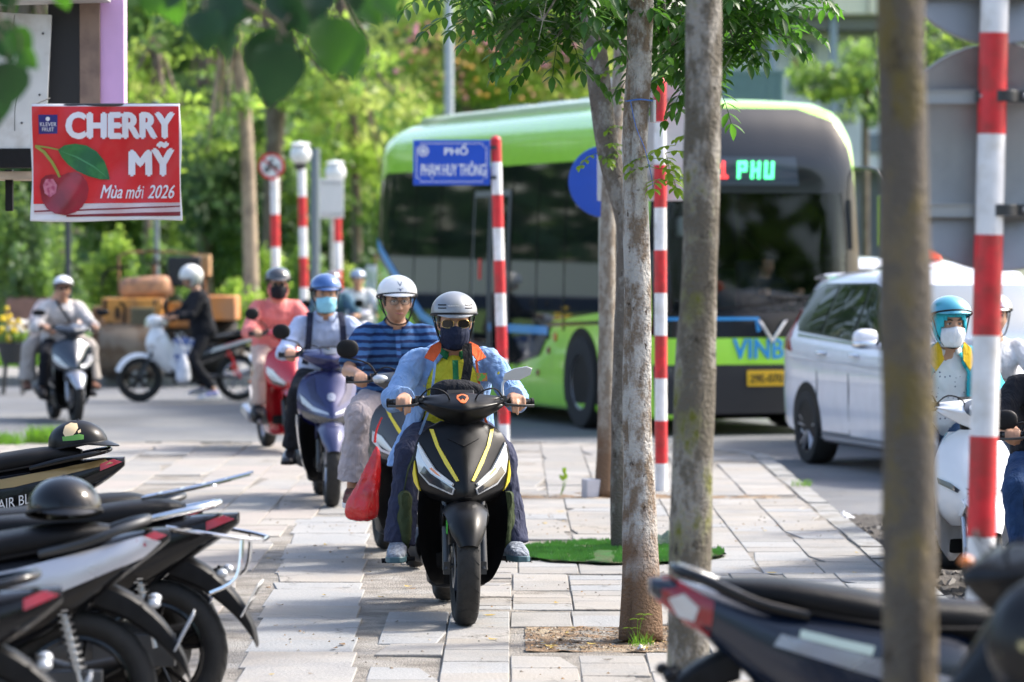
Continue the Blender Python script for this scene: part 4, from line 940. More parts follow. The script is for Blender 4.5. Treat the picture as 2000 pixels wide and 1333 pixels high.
    for sg in (-1,1):
        m=MB(); m.ball((sg*.095,.90,.57),(.028,.022,.018),n=12,m=8); m.build('indicator',g('ind',AMB if len(LIT)%4==0 else LENS),t); m=MB(); m.tube([(sg*.05,.87,.58),(sg*.10,.90,.565)],.008,n=6); m.build('indicator_arm',BLK,t)
    if g('rack',None):
        m=MB(); rm=g('rack',CHR)
        for sg in (-1,1): m.tube([(sg*.05,.60,.84),(sg*.07,.80,.88),(sg*.06,1.0,.93)],.007,n=6,sm=3); m.tube([(sg*.13,.70,.74),(sg*.17,.85,.72),(sg*.15,.98,.70),(sg*.07,1.05,.69)],.008,n=6,sm=4); m.tube([(sg*.15,.98,.70),(sg*.16,.96,.56),(sg*.12,.86,.50)],.008,n=6,sm=4)
        m.tube([(-.08,1.05,.69),(.08,1.05,.69)],.008,n=6)
        for k in range(5): m.tube([(-.065,.66+.08*k,.855+.017*k),(.065,.66+.08*k,.855+.017*k)],.005,n=6)
        m.build('rear_rack',rm,t)
    if g('stand',False):
        m=MB(); 
        for sg in (-1,1): m.tube([(sg*.06,.33,.20),(sg*.13,.40,.015),(sg*.16,.43,.01)],.012,n=7)
        m.build('centre_stand',DKM,t)
        m=MB(); m.tube([(.13,.1,.2),(.22,.14,.02)],.009,n=6); m.build('side_stand',DKM,t)
    t['_']=0; del t['_']
    return t,S,bv
def front_emblem(t,bv,pl,name,mat,off=.008): return decal(bv,pl,'-y',off,name,mat,t,step=.015,far=2)
# ---------- people ----------
def v3(*a): return Vector(a)
def ell(c,a,b,sd,sp,n=20,p=2.3,up=None):
    """ring around spine direction sp; sd side axis"""
    sp=sp.normalized(); sd=(sd-sp*sd.dot(sp)).normalized(); fw=sp.cross(sd)
    return [c+sd*(a*math.copysign(abs(math.cos(t))**(2/p),math.cos(t)))+fw*(b*math.copysign(abs(math.sin(t))**(2/p),math.sin(t))) for t in [2*PI*k/n for k in range(n)]]
def head_mb(m,c,rot,k=1.0,detail=True):
    """head: local x side, -y face, z up; origin at centre of skull/face. returns function mapping local to world"""
    n,mm=36,28; T_=lambda v: Vector(c)+rot@(Vector(v)*k)
    def a_(z): # half width by height
        return .074*(1-.34*max(0,min(1,(-z-.02)/.10))**1.5) 
    def shape(th,ph):
        x=math.cos(ph)*math.cos(th); y=math.cos(ph)*math.sin(th); z=math.sin(ph)
        Z=z*.118; X=x*a_(Z)*1.02; Y=y*(.098 if y>0 else .092)
        if y>0 and Z<-.03: Y*=1-.5*min(1,(-Z-.03)/.07)
        if y<0 and Z<-.055: Y*=1+.06*min(1,(-Z-.055)/.05)
        p=Vector((X,Y,Z))
        if y<0: p.y+=face_d(X,Z)
        return p
    rings=[[T_(shape(2*PI*j/n,max(-PI/2+.03,min(PI/2-.03,-PI/2+PI*i/mm)))) for j in range(n)] for i in range(mm+1)]
    m.loft(rings)
    # nose
    m.tube([T_((0,-.083,.022)),T_((0,-.094,-.004)),T_((0,-.107,-.030)),T_((0,-.098,-.040))],[.0065*k,.008*k,.0115*k,.009*k],n=10,sm=3)
    for sg in (-1,1):
        m.ball(T_((sg*.012,-.096,-.035)),(.0075*k,.009*k,.0065*k),n=8,m=6)
        m.ball(T_((sg*.076,.008,-.008)),(.008*k,.019*k,.032*k),n=10,m=8,rot=rot@Matrix.Rotation(sg*.35,3,'Z'))
    return T_
def face_d(x,z):
    g=lambda cx,cz,sx,sz,a: a*math.exp(-((x-cx)/sx)**2-((z-cz)/sz)**2)
    d=0
    for sg in (-1,1):
        d+=g(sg*.03,.010,.017,.012,.0085)   # eye sockets
        d-=g(sg*.042,-.028,.02,.02,.005)   # cheeks
        d-=g(sg*.028,.030,.022,.008,.003)   # brow
    d-=g(0,-.062,.022,.010,.006)            # mouth mound
    d-=g(0,-.098,.022,.016,.006)            # chin
    d+=g(0,-.080,.02,.007,.003)
    return d
def hand_mb(m,wr,palm_c,kn,dr,nr,thumb,curl=(1.0,1.1,.8),k=1.0,spread=.0185,lev=None):
    """wr wrist, kn centre of the knuckle row, dr direction across knuckles (index side positive), nr back-of-hand normal.
       fingers bend away from nr by the curl angles"""
    wr,kn,dr,nr=Vector(wr),Vector(kn),Vector(dr).normalized(),Vector(nr).normalized()
    fwd=(kn-wr).normalized()
    for i,o in enumerate((-1.5,-.5,.5,1.5)):
        b=kn+dr*o*spread*k; m.tube([wr+dr*o*.010*k,wr.lerp(b,.5)+nr*.004,b],[.017*k,.0155*k,.0118*k],n=10,sm=2,round_=True)
    ln=[(.031,.020,.017),(.040,.026,.019),(.043,.028,.020),(.038,.025,.019)]  # little..index
    for i,o in enumerate((-1.5,-.5,.5,1.5)):
        p=kn+dr*o*spread*k; d=(fwd+dr*o*.03).normalized(); pts=[p-d*.006]; c=curl if not lev or i<lev else (.55,.45,.3)
        pts.append(p); a=0
        for q,l in enumerate(ln[i]):
            a+=c[q]*(1+.06*(1.5-i)); dd=fwd*math.cos(a)-nr*math.sin(a)+dr*o*.02; p=p+dd.normalized()*l*k; pts.append(p)
        m.tube(pts,[.0105*k,.0108*k,.0098*k,.0092*k,.0078*k],n=10,sm=2,round_=True)
    tb=Vector(thumb); b=wr.lerp(kn,.35)+dr*.022*k-nr*.006*k
    m.tube([b,b.lerp(tb,.5)+dr*.010*k,tb],[.0150*k,.0118*k,.0088*k],n=10,sm=3,round_=True)
def rider(label,loc,rz,J,cloth,root_roll=0,name='person',group=None,vox=.0065,head_tilt=(0,0,0),k=1.0,hands=True,skin=SKIN,scl=1.0):
    """J: joints in scooter coordinates. cloth: dict of garments."""
    t=thing(name,label,'person',loc,rz,group,root_roll); t.scale=(scl,scl,scl)
    hip=J['hip']; neck=J['neck']; hd=J['head']; sh=J['sh']; el=J['el']; wr=J['wr']; kn=J['kn']; an=J['an']; toe=J['toe']
    rot=Matrix.Rotation(head_tilt[2],3,'Z')@Matrix.Rotation(head_tilt[1],3,'Y')@Matrix.Rotation(head_tilt[0],3,'X')
    X=(sh[1]-sh[0]).normalized(); sp=(neck-hip).normalized()
    if not cloth.get('bodyless'):
        m=MB()
        spine=[hip.lerp(neck,f) for f in (-.12,0,.15,.35,.55,.75,.9,.97,1.06)]
        dims=[(.10,.09),(.155,.115),(.15,.11),(.135,.10),(.15,.11),(.165,.11),(.13,.085),(.075,.065),(.055,.055)]
        m.loft([ell(c,a*k,b*k,X,sp) for c,(a,b) in zip(spine,dims)])
        m.tube([neck-sp*.05,neck,neck.lerp(hd,.5)+v3(0,.012,0),hd+rot@v3(0,.02,-.03)],[.062*k,.055*k,.052*k,.05],n=16,sm=2)
        for i in (0,1):
            o=1 if i else -1
            m.tube([sh[i]-X*o*.05,sh[i],sh[i].lerp(el[i],.5),el[i]],[.05*k,.052*k,.045*k,.036*k],n=12,sm=3,round_=True)
            m.tube([el[i],el[i].lerp(wr[i],.3),wr[i]],[.037*k,.038*k,.025*k],n=12,sm=3,round_=True)
            if kn:
                h=hip+X*o*.085; m.tube([h,h.lerp(kn[i],.5),kn[i]],[.085*k,.075*k,.053*k],n=14,sm=3,round_=True)
                m.tube([kn[i],kn[i].lerp(an[i],.3),an[i].lerp(kn[i],.25),an[i]],[.05*k,.052*k,.036*k,.033*k],n=12,sm=2,round_=True)
                f_=an[i].lerp(toe[i],.55)-v3(0,0,.018); m.tube([an[i],an[i]-v3(0,0,.03),f_],[.034,.028,.018],n=10,round_=True)
        T_=head_mb(m,hd,rot,1.0*J.get('hk',1))
        if hands:
            for i in (0,1):
                H=J.get('hand'+str(i))
                if H=='none': continue
                if H: hand_mb(m,wr[i],*H[:-1],k=H[-1]) if False else hand_mb(m,**H)
                else:
                    o=1 if i else -1; g=J['grip'][i]; kn_=g+v3(0,-.024,.018); # knuckles on top front of the grip
                    hand_mb(m,wr=wr[i],palm_c=None,kn=kn_,dr=v3(-o,.05,0.02),nr=v3(0,-.35,.94),thumb=g+v3(-o*.045,.0,-.02),curl=J.get('curl',(.95,1.25,.9)),lev=J.get('lev'))
        m.build('body',skin,t,remesh=vox,soft=3)
    T_=lambda v: Vector(hd)+rot@(Vector(v)*J.get('hk',1))
    B=head_mb(MB(),hd,rot,1) if False else None
    # face details
    if cloth.get('face',True):
        for sg in (-1,1):
            m=MB(); m.ball(T_((sg*.030,-.0785,.008)),(.0135,.009,.0058),n=12,m=8,rot=rot); e=m.build('eye',EYEW,t)
            m=MB(); m.ball(T_((sg*.030,-.0855,.008)),(.0055,.0035,.0052),n=10,m=6,rot=rot); m.build('iris',EYED,e)
            m=MB(); m.tube([T_((sg*.016,-.0845,.012)),T_((sg*.030,-.0885,.0155)),T_((sg*.045,-.078,.010))],[.0012,.002,.0012],n=6,sm=3); m.build('eyelid',HAIR,t)
            m=MB(); m.tube([T_((sg*.014,-.0905,.027)),T_((sg*.030,-.0915,.033)),T_((sg*.047,-.079,.028))],[.0028,.0038,.0018],n=6,sm=3,flat=.6); m.build('eyebrow',HAIR,t)
        if not cloth.get('mask'):
            m=MB(); m.tube([T_((-.024,-.0865,-.0585)),T_((-.010,-.0985,-.0600)),T_((0,-.0995,-.0610)),T_((.010,-.0985,-.0600)),T_((.024,-.0865,-.0585))],[.0018,.0042,.0045,.0042,.0018],n=8,sm=3); m.build('mouth',LIP,t)
    if cloth.get('hair',True):
        m=MB(); m.ball(T_((0,.012,.022)),(.083,.100,.103),n=24,m=16,rot=rot)
        zc=T_((0,0,.05)); m.v=[v for v in m.v]
        # keep cap above a slanted hairline
        keep=[]
        for f in m.f:
            c=sum((Vector(m.v[i]) for i in f),Vector())/len(f); l=rot.inverted()@(c-Vector(hd)); 
            if l.z>.055+(-l.y)*.0 if l.y<-.03 else l.z>-.055: keep.append(f)
        m.f=keep; m.m=[0]*len(keep); m.build('hair',HAIR,t,solid=.006)
    # garments
    for gi,(nm,gd) in enumerate(cloth.get('wear',{}).items()):
        m=MB(); r=gd.get('r',1.0); tp=gd['t']
        if tp=='top':
            spn=[hip.lerp(neck,f) for f in gd.get('span',(-.10,0,.15,.35,.55,.75,.88,.96,1.0))]
            dm=gd.get('dims',[(.165,.135),(.185,.145),(.18,.14),(.165,.13),(.175,.13),(.185,.13),(.150,.105),(.095,.072),(.070,.062)])
            m.loft([ell(c,a*k*r,b*k*r,X,sp,24,2.4) for c,(a,b) in zip(spn,dm)])
            f=gd.get('sleeve',1.0)
            for i in (0,1):
                o=1 if i else -1; a=gd.get('ar',1.0)*r
                if f<=.5: e_=sh[i].lerp(el[i],f*2); m.tube([sh[i]-X*o*.06+sp*.0,sh[i],e_],[.056*a,.062*a,.062*a],n=14,sm=3)
                else:
                    m.tube([sh[i]-X*o*.06,sh[i],sh[i].lerp(el[i],.5),el[i]],[.056*a,.060*a,.057*a,.052*a],n=14,sm=3,round_=True)
                    g_=(f-.5)*2; e_=el[i].lerp(wr[i],g_); m.tube([el[i],el[i].lerp(e_,.5),e_],[.053*a,.050*a,gd.get('cuff',.040)*a],n=14,sm=3)
            ob=m.build(nm,gd['m'],t,remesh=gd.get('vox',vox*1.15),soft=2,disp=gd.get('disp',.022),ds=gd.get('ds',.07))
            gd['_o']=ob
        elif tp=='legs':
            m.loft([ell(hip.lerp(neck,q),a*k*r,b*k*r,X,sp,20) for q,(a,b) in ((-.16,(.11,.10)),(-.05,(.165,.135)),(.06,(.17,.135)))])
            for i in (0,1):
                o=1 if i else -1; h=hip+X*o*.085; e_=kn[i].lerp(an[i],gd.get('len',.88)); lw=gd.get('w',1.0)*r
                m.tube([h,h.lerp(kn[i],.5),kn[i]],[.10*lw,.09*lw,.075*lw],n=16,sm=3,round_=True)
                m.tube([kn[i],kn[i].lerp(e_,.4),e_],[.074*lw,.070*lw,gd.get('hem',.062)*lw],n=16,sm=3,round_=False)
                m.ball(kn[i],.072*lw,n=14,m=10)
            m.build(nm,gd['m'],t,remesh=gd.get('vox',vox*1.15),soft=2,disp=gd.get('disp',.022),ds=.08)
    # shoes
    if cloth.get('shoe') and kn:
        for i in (0,1):
            a,b=an[i],toe[i]; d=(b-a); d.z=0; d.normalize(); s_=v3(-d.y,d.x,0); bs=v3(a.x,a.y,min(a.z-.055,b.z-.02))
            m=MB(); rings=[]
            for f,w_,h in ((-.072,.030,.085),(-.035,.042,.105),(.03,.045,.10),(.085,.047,.078),(.15,.049,.058),(.195,.040,.046),(.218,.024,.030)):
                c=bs+d*f+v3(0,0,h/2); rings.append([c+s_*(w_*math.copysign(abs(math.cos(t_))**.75,math.cos(t_)))+v3(0,0,h/2*math.copysign(abs(math.sin(t_))**.75,math.sin(t_))) for t_ in [2*PI*q/16 for q in range(16)]])
            m.loft(rings); so=m.build('shoe',cloth['shoe'],t,sub=1)
            m=MB(); rings=[]
            for f,w_ in ((-.072,.028),(-.03,.042),(.03,.043),(.09,.048),(.15,.050),(.20,.040),(.222,.022)):
                c=bs+d*f+v3(0,0,.004); rings.append([c+s_*w_*x_+v3(0,0,z_) for x_,z_ in ((-1,-.012),(1,-.012),(1,.016),(-1,.016))])
            m.loft(rings); m.build('sole',cloth.get('sole',WHP),so,bevel=.004)
            if cloth.get('laces'):
                m=MB()
                for q in range(4): c=bs+d*(.03+.022*q)+v3(0,0,.085-.010*q); m.tube([c-s_*.022,c+v3(0,0,.004),c+s_*.022],.0028,n=5,sm=2)
                m.build('lace',cloth['laces'],so)
    return t,T_,rot
def helmet(t,T_,rot,st,mat,trim=BLK,k=1.0,tilt=0,visor=None,strap=BLK,low=-.01,brim=.035,vents=False):
    """st: 'half' open dome with peak"""
    rt_=rot@Matrix.Rotation(tilt,3,'X'); O=T_((0,.008,.052)); M=lambda v: O+rt_@(Vector(v)*k)
    def dome(r0,r1,r2,zlow,n=40,mm=14):
        m=MB(); rings=[]
        for i in range(mm+1):
            f=i/mm; ring=[]
            for j in range(n):
                th=2*PI*j/n; yy=math.sin(th) # -y front
                zl=zlow+(.018 if yy<0 else -.0)*abs(yy) - (0.03*max(0,yy)) ; z0=zl+(r2-zl)*math.sin(f*PI/2)
                rr=math.sqrt(max(0.0004,1-(max(0,z0)/r2)**2)) if z0>0 else 1-.06*(z0/.08)**2
                ring.append(Vector((r0*rr*math.cos(th),r1*rr*math.sin(th),z0)))
            rings.append(ring)
        return rings
    outer=dome(.112,.130,.098,low); inner=[[Vector((v.x*.90,v.y*.91,v.z-.006 if i else v.z)) for v in r] for i,r in enumerate(outer)]
    m=MB(); m.loft([[M(v) for v in r] for r in reversed(inner)]+[[M(v) for v in r] for r in outer],cap=False)
    cap=outer[-1]; m.add([M(v) for v in cap],[tuple(range(len(cap)))]); bv=MB(); bv.loft([[v for v in r] for r in outer],cap=True); bvh=bv.bvh()
    he=m.build('helmet',mat,t,sharp=50)
    m=MB(); m.tube([M(v*1.0) for v in outer[0]]+[M(outer[0][0])],.0055*k,n=8); m.build('helmet_trim',trim,he)
    # peak
    if brim:
        m=MB(); rings=[]
        for j in range(17):
            a=PI+R(18)+(PI-R(36))*j/16; e=math.sin(PI*j/16); b=Vector((.112*math.cos(a),.130*math.sin(a),low+.022*abs(math.sin(a)))); tpv=Vector((.110*math.cos(a),(.130+brim*e**.6)*math.sin(a),low+.012-.012*e))
            b2=b*.94; b2.z=b.z+.004; rings.append([M(b2),M(tpv+Vector((0,0,.002))),M(tpv-Vector((0,0,.003))),M(b2-Vector((0,0,.006)))])
        m.loft(rings); m.build('peak',visor or mat,he)
    if vents:
        for sg in (-1,1):
            for q in range(2):
                pl=[(sg*(.045+.0),.030+.014*q),(sg*.082,.026+.014*q),(sg*.082,.031+.014*q),(sg*.045,.035+.014*q)]
                o=decal(bvh,pl if sg>0 else pl[::-1],'-y',.0015,'vent',BLK,he,step=.01,far=.5); 
                for v in o.data.vertices: v.co=M(v.co)
    # strap and buckle
    if strap:
        m=MB()
        for sg in (-1,1): m.tube([M((sg*.098,-.02,low-.01)),T_((sg*.078,-.035,-.055)),T_((sg*.050,-.055,-.112)),T_((0,-.06,-.128))],.0042,n=6,sm=4,flat=.4); m.tube([M((sg*.102,.05,low-.02)),T_((sg*.085,.01,-.045)),T_((sg*.078,-.035,-.062))],.0038,n=6,sm=4,flat=.4)
        m.build('chin_strap',strap,he)
    return he,bvh,M
def face_mask(t,T_,mat,full=1.0,strap=WHP,pleat=False):
    """cloth mask over nose and chin"""
    m=MB(); rings=[]; N=22
    for i in range(11):
        f=i/10; z=-.012-(.108*f); ring=[]
        for j in range(N+1):
            u=-1+2*j/N; w_=.070*(1-.30*max(0,f-.45)**1.2-.12*max(0,.2-f)); x=u*w_
            bul=.121-.030*abs(f-.30)-.022*max(0,f-.75)*2
            y=-(bul-.062*abs(u)**2.3)
            if pleat: y+=.0016*math.sin(f*30)
            zz=z+.014*abs(u)*(1-f)*-.3+(.010*(1-abs(u))**2 if i==0 else 0)
            ring.append(Vector((x,y,zz)))
        rings.append(ring)
    V=[T_(v) for r in rings for v in r]; n=N+1; fs=[(a*n+b,a*n+b+1,(a+1)*n+b+1,(a+1)*n+b) for a in range(10) for b in range(N)]
    m.add(V,fs); o=m.build('face_mask',mat,t,solid=.0025)
    m=MB()
    for sg in (-1,1):
        for z0,z1 in ((-.025,.012),(-.095,-.03)): m.tube([T_((sg*.070,-.045,z0)),T_((sg*.082,0,(z0+z1)/2)),T_((sg*.083,.022,z1))],.0015,n=5,sm=3)
    m.build('ear_loop',strap,o); return o
def glasses(t,T0,frame,lens,dark=False,k=1.0):
    T_=lambda v: T0((v[0]*k,v[1]-.004*(k>1),.006+(v[2]-.006)*k))
    m=MB()
    for sg in (-1,1):
        pts=[T_((sg*.031+.023*math.copysign(abs(math.cos(a))**.75,math.cos(a)),-.104+.006*abs(math.cos(a)),.006+.0165*math.copysign(abs(math.sin(a))**.8,math.sin(a)))) for a in [2*PI*q/24 for q in range(25)]]
        m.tube(pts,.0013,n=6); m.tube([T_((sg*.055,-.098,.012)),T_((sg*.076,-.06,.010)),T_((sg*.080,.01,.008))],.0013,n=6)
    m.tube([T_((-.009,-.103,.010)),T_((0,-.106,.013)),T_((.009,-.103,.010))],.0013,n=6)
    o=m.build('glasses',frame,t)
    for sg in (-1,1):
        pl=[T_((sg*.031+.022*math.copysign(abs(math.cos(a))**.75,math.cos(a)),-.1035+.004*abs(math.cos(a)),.006+.0158*math.copysign(abs(math.sin(a))**.8,math.sin(a)))) for a in [2*PI*q/24 for q in range(24)]]
        d=T_((0,1,0))-T_((0,0,0)); m=MB(); m.loft([[p for p in pl],[p+d*.0012 for p in pl]]); m.build('lens',lens,o)
def collar(t,neck,X,mat,sp,r=.062,open_=.35,h=.032,name='collar',y=0,band=None):
    m=MB(); Y=sp.cross(X).normalized()
    def arc(rr,dz,a0,a1,n=18): return [neck+X*(rr*math.cos(a))-Y*(rr*1.02*math.sin(a))*-1+sp*dz for a in [a0+(a1-a0)*q/n for q in range(n+1)]]
    a0=-PI/2+open_; a1=1.5*PI-open_
    r0=arc(r,0,a0,a1); r1=arc(r*.98,h,a0,a1); r2=arc(r*1.20,h*.2,a0,a1); r3=arc(r*1.26,-h*.1,a0,a1)
    n=len(r0); rings=[[r0[i],r1[i],r1[i]+(r2[i]-r1[i])*.15+sp*.004,r2[i],r3[i]] for i in range(n)]
    V=[p for r_ in rings for p in r_]; fs=[(i*5+j,i*5+j+1,(i+1)*5+j+1,(i+1)*5+j) for i in range(n-1) for j in range(4)]
    m.add(V,fs); return m.build(name,mat,t,solid=.004)
# ---------- placing scooters and riders ----------
def rootpos(px,py,rz,z=0,front=True,D=None,wb=.66):
    w_=G(px,py,z) if D is None else Vector(((px-1000)/F*D,D,z))
    fx,fy=math.sin(rz),-math.cos(rz); s_=-wb if front else wb
    return Vector((w_.x+fx*s_,w_.y+fy*s_,z))
def pose(hip=(0,.38,.87),neck=(0,.10,1.275),head=(0,.045,1.405),shw=.175,el=.30,ely=-.02,elz=1.03,knx=.20,kny=-.05,knz=.76,anx=.17,any_=-.10,anz=.40,toe=.13,wx=.26,**k):
    hip,neck,head=Vector(hip),Vector(neck),Vector(head)
    d=dict(hip=hip,neck=neck,head=head,sh=[v3(-shw,neck.y+.03,neck.z-.070),v3(shw,neck.y+.03,neck.z-.070)],el=[v3(-el,ely,elz),v3(el,ely,elz)],
      wr=[v3(-wx,-.275,1.052),v3(wx,-.275,1.052)],grip=[v3(-.27,-.385,1.031),v3(.27,-.385,1.031)],
      kn=[v3(-knx,kny,knz),v3(knx,kny,knz)],an=[v3(-anx,any_,anz),v3(anx,any_,anz)],toe=[v3(-anx-.02,any_-toe,anz-.03),v3(anx+.02,any_-toe,anz-.03)])
    d.update(k); return d
def clothm(name,col,col2=None,c2s=4,rough=.85,bs=500,b=.12):
    new=name not in MATS
    m=pm(name,col,rough,0,0,var=.10,vs=14,bump=b,bs=bs,col2=col2,c2s=c2s,spec=.2)
    if new:
        n=m.node_tree; bs_=n.nodes['Principled BSDF']; src=bs_.inputs['Normal'].links[0].from_socket; tc=n.nodes.new('ShaderNodeTexCoord'); mp=n.nodes.new('ShaderNodeMapping'); mp.inputs['Scale'].default_value=(1,1,.55); mp.inputs['Rotation'].default_value=(.5,.3,.4)
        t=n.nodes.new('ShaderNodeTexNoise'); t.inputs['Scale'].default_value=15; t.inputs['Detail'].default_value=3; t.inputs['Distortion'].default_value=1.6; n.links.new(tc.outputs['Object'],mp.inputs[0]); n.links.new(mp.outputs[0],t.inputs['Vector'])
        bm=n.nodes.new('ShaderNodeBump'); bm.inputs['Strength'].default_value=.8; bm.inputs['Distance'].default_value=.03; n.links.new(t.outputs['Fac'],bm.inputs['Height']); n.links.new(src,bm.inputs['Normal']); n.links.new(bm.outputs[0],bs_.inputs['Normal'])
    return m
def stripemat(name,c1,c2,freq,duty=.5,z0=0):
    m=pm(name,c1,.85,bump=.1,bs=500,spec=.25); n=m.node_tree; b=n.nodes['Principled BSDF']
    tc=n.nodes.new('ShaderNodeTexCoord'); sp=n.nodes.new('ShaderNodeSeparateXYZ'); n.links.new(tc.outputs['Object'],sp.inputs[0])
    t=n.nodes.new('ShaderNodeTexNoise'); t.inputs['Scale'].default_value=9; n.links.new(tc.outputs['Object'],t.inputs['Vector'])
    a=n.nodes.new('ShaderNodeMath'); a.operation='MULTIPLY_ADD'; a.inputs[1].default_value=.025; n.links.new(t.outputs['Fac'],a.inputs[0]); n.links.new(sp.outputs[2],a.inputs[2])
    u=n.nodes.new('ShaderNodeMath'); u.operation='MULTIPLY'; u.inputs[1].default_value=freq; n.links.new(a.outputs[0],u.inputs[0])
    f=n.nodes.new('ShaderNodeMath'); f.operation='FRACT'; n.links.new(u.outputs[0],f.inputs[0])
    g=n.nodes.new('ShaderNodeMath'); g.operation='GREATER_THAN'; g.inputs[1].default_value=duty; n.links.new(f.outputs[0],g.inputs[0])
    mx=n.nodes.new('ShaderNodeMix'); mx.data_type='RGBA'; mx.inputs[6].default_value=(*c1,1); mx.inputs[7].default_value=(*c2,1)
    n.links.new(g.outputs[0],mx.inputs[0]); n.links.new(mx.outputs[2],b.inputs['Base Color']); return m
NAVY=clothm('navy_cloth',(.022,.026,.05)); JBLK=clothm('black_cloth',(.014,.015,.02)); WSH=clothm('white_shirt',(.66,.67,.70)); 
# --- 1. the front rider ---
GOLD=pm('champagne_trim',(.62,.5,.36),.3,.4,coat=.5)
rz=R(5); L0=rootpos(908,1222,rz)
yl=[(.085,.915),(.125,.905),(.150,.86),(.14,.80),(.105,.72),(.070,.640),(.060,.645),(.088,.725),(.122,.81),(.132,.855),(.115,.885)]
yl=[(.132,.905),(.150,.905),(.126,.83),(.088,.75),(.040,.672),(.027,.676),(.072,.76),(.110,.83)]
low=[(.220,.76),(.228,.70),(.219,.64),(.195,.59),(.186,.60),(.204,.65),(.214,.70)]
s1=dict(body=BLKM,rim=BLKG,shell=[(.560,.10,-.66,-.52,1.5),(.585,.165,-.705,-.48,1.4),(.63,.214,-.715,-.465,1.35),(.70,.230,-.685,-.46,1.35),(.78,.228,-.63,-.455,1.4),(.85,.210,-.575,-.45,1.5),(.905,.172,-.535,-.44,1.6),(.945,.10,-.505,-.45,1.8)],
   headlight=[(.200,.845),(.212,.775),(.200,.705),(.155,.652),(.055,.612),(.045,.640),(.09,.675),(.130,.715),(.168,.775)],
   headlight_low=[(.192,.705),(.150,.660),(.058,.620),(.052,.640),(.100,.672),(.150,.705),(.175,.735)],strip=False,
   decals=[dict(p=yl,n='yellow_stripe',m=YEL),dict(p=low,n='yellow_stripe',m=YEL),dict(p=[(.196,.835),(.203,.83),(.178,.765),(.142,.708),(.055,.652),(.050,.662),(.128,.722),(.165,.78)],n='light_blade',m=WHP,o=.013),dict(p=[(.150,.725),(.120,.698),(.100,.690),(.110,.700),(.140,.730)],n='amber_strip',m=AMB,o=.013),dict(p=[(.205,.575),(.218,.555),(.170,.53),(.120,.545),(.14,.558)],n='champagne_trim',m=GOLD,o=.009),
     dict(p=[(.0,.91),(.075,.865),(.0,.83),(-.075,.865)][::-1],n='nose_badge_panel',m=BLK,one=1,o=.005),
     dict(p=[(.026,.60),(.026,.560),(.0,.55),(-.026,.56),(-.026,.60),(0,.60)][::-1],n='chin_grille',m=BLK,one=1,o=.005)],
   cowl_decals=[dict(p=[(-.006,1.070),(-.024,1.064),(-.028,1.052),(-.012,1.035),(0,1.031),(.012,1.035),(.028,1.052),(.024,1.064),(.006,1.070)],n='orange_emblem',m=pm('orange_emblem',(.75,.16,.03),.3)),
     dict(p=[(-.004,1.064),(-.018,1.056),(-.008,1.044),(0,1.053),(.008,1.044),(.018,1.056),(.004,1.064)],n='emblem_mark',m=BLKM,o=.006)],
   mirrors=[],tw=.055,fend=88)
sc1,S1,bv1=scooter('matte black scooter with yellow pinstripes ridden at the front of the group',L0,rz,s1,group='scooters ridden on the pavement')
# folded silver mirror of the front scooter
m=MB(); m.tube([(.20,-.40,1.05),(.20,-.39,1.12),(.23,-.385,1.145)],.007,n=8,sm=3); m.prism([(-.055,-.018),(-.045,.012),(.0,.035),(.06,.045),(.085,.035),(.075,.005),(.02,-.022)],.02,Matrix.Translation((.255,-.385,1.155))); m.build('mirror',pm('silver_plastic',(.55,.56,.58),.3,.5),sc1,bevel=.006)
# sticker of a rider figure on the mudguard
m=MB()
for poly in ([(-.02,.0),(.0,.012),(.022,.008),(.026,0),(.008,-.004)],[(-.004,.012),(.004,.028),(.018,.026),(.014,.012)],[(.0,.026),(.006,.036),(.014,.034),(.012,.026)],[(-.03,-.006),(.034,-.004),(.036,-.012),(-.03,-.014)],[(-.02,-.004),(-.008,.004),(.0,-.004)]):
    m.prism([(x,z*1.0) for x,z in poly],.002,Matrix.Translation((-.0,-.852,.505))@Matrix.Rotation(R(-40),4,'X')@Matrix.Translation((0,0,0)))
m.build('rider_sticker',WHP,sc1,smooth=False)
m=MB(); m.box((-.088,-.72,.47),(.006,.03,.07),(.3,0,0)); m.build('green_reflector',pm('green_plastic',(.05,.5,.05),.3),sc1)
LB=clothm('light_blue_jacket',(.20,.33,.57),(.24,.37,.62),6,rough=.85); YP=clothm('yellow_polo',(.62,.60,.05)); GRN=clothm('green_collar',(.02,.16,.06)); ORC=clothm('orange_lining',(.62,.10,.03))
J1=pose(anx=.275,any_=-.06,anz=.325,toe=.14,knx=.225,kny=-.02,knz=.765,head=(0,.03,1.400)); J1['lev']=2
p1,T1,r1=rider('rider in open light blue jacket, yellow polo, dark mask, sunglasses and grey helmet',L0,rz,J1,dict(mask=1,face=False,wear={'polo_shirt':dict(t='top',m=YP,sleeve=.4,ar=.85,disp=.018),'trousers':dict(t='legs',m=clothm('slate_trousers',(.035,.04,.075)),w=.98,hem=.080,len=.97,disp=.03)},
   shoe=clothm('grey_knit_shoe',(.25,.28,.33),(.16,.18,.22),60),sole=pm('teal_sole',(.06,.13,.16),.5),laces=pm('lace_grey',(.3,.32,.36),.8)),vox=.006,head_tilt=(.10,0,0))
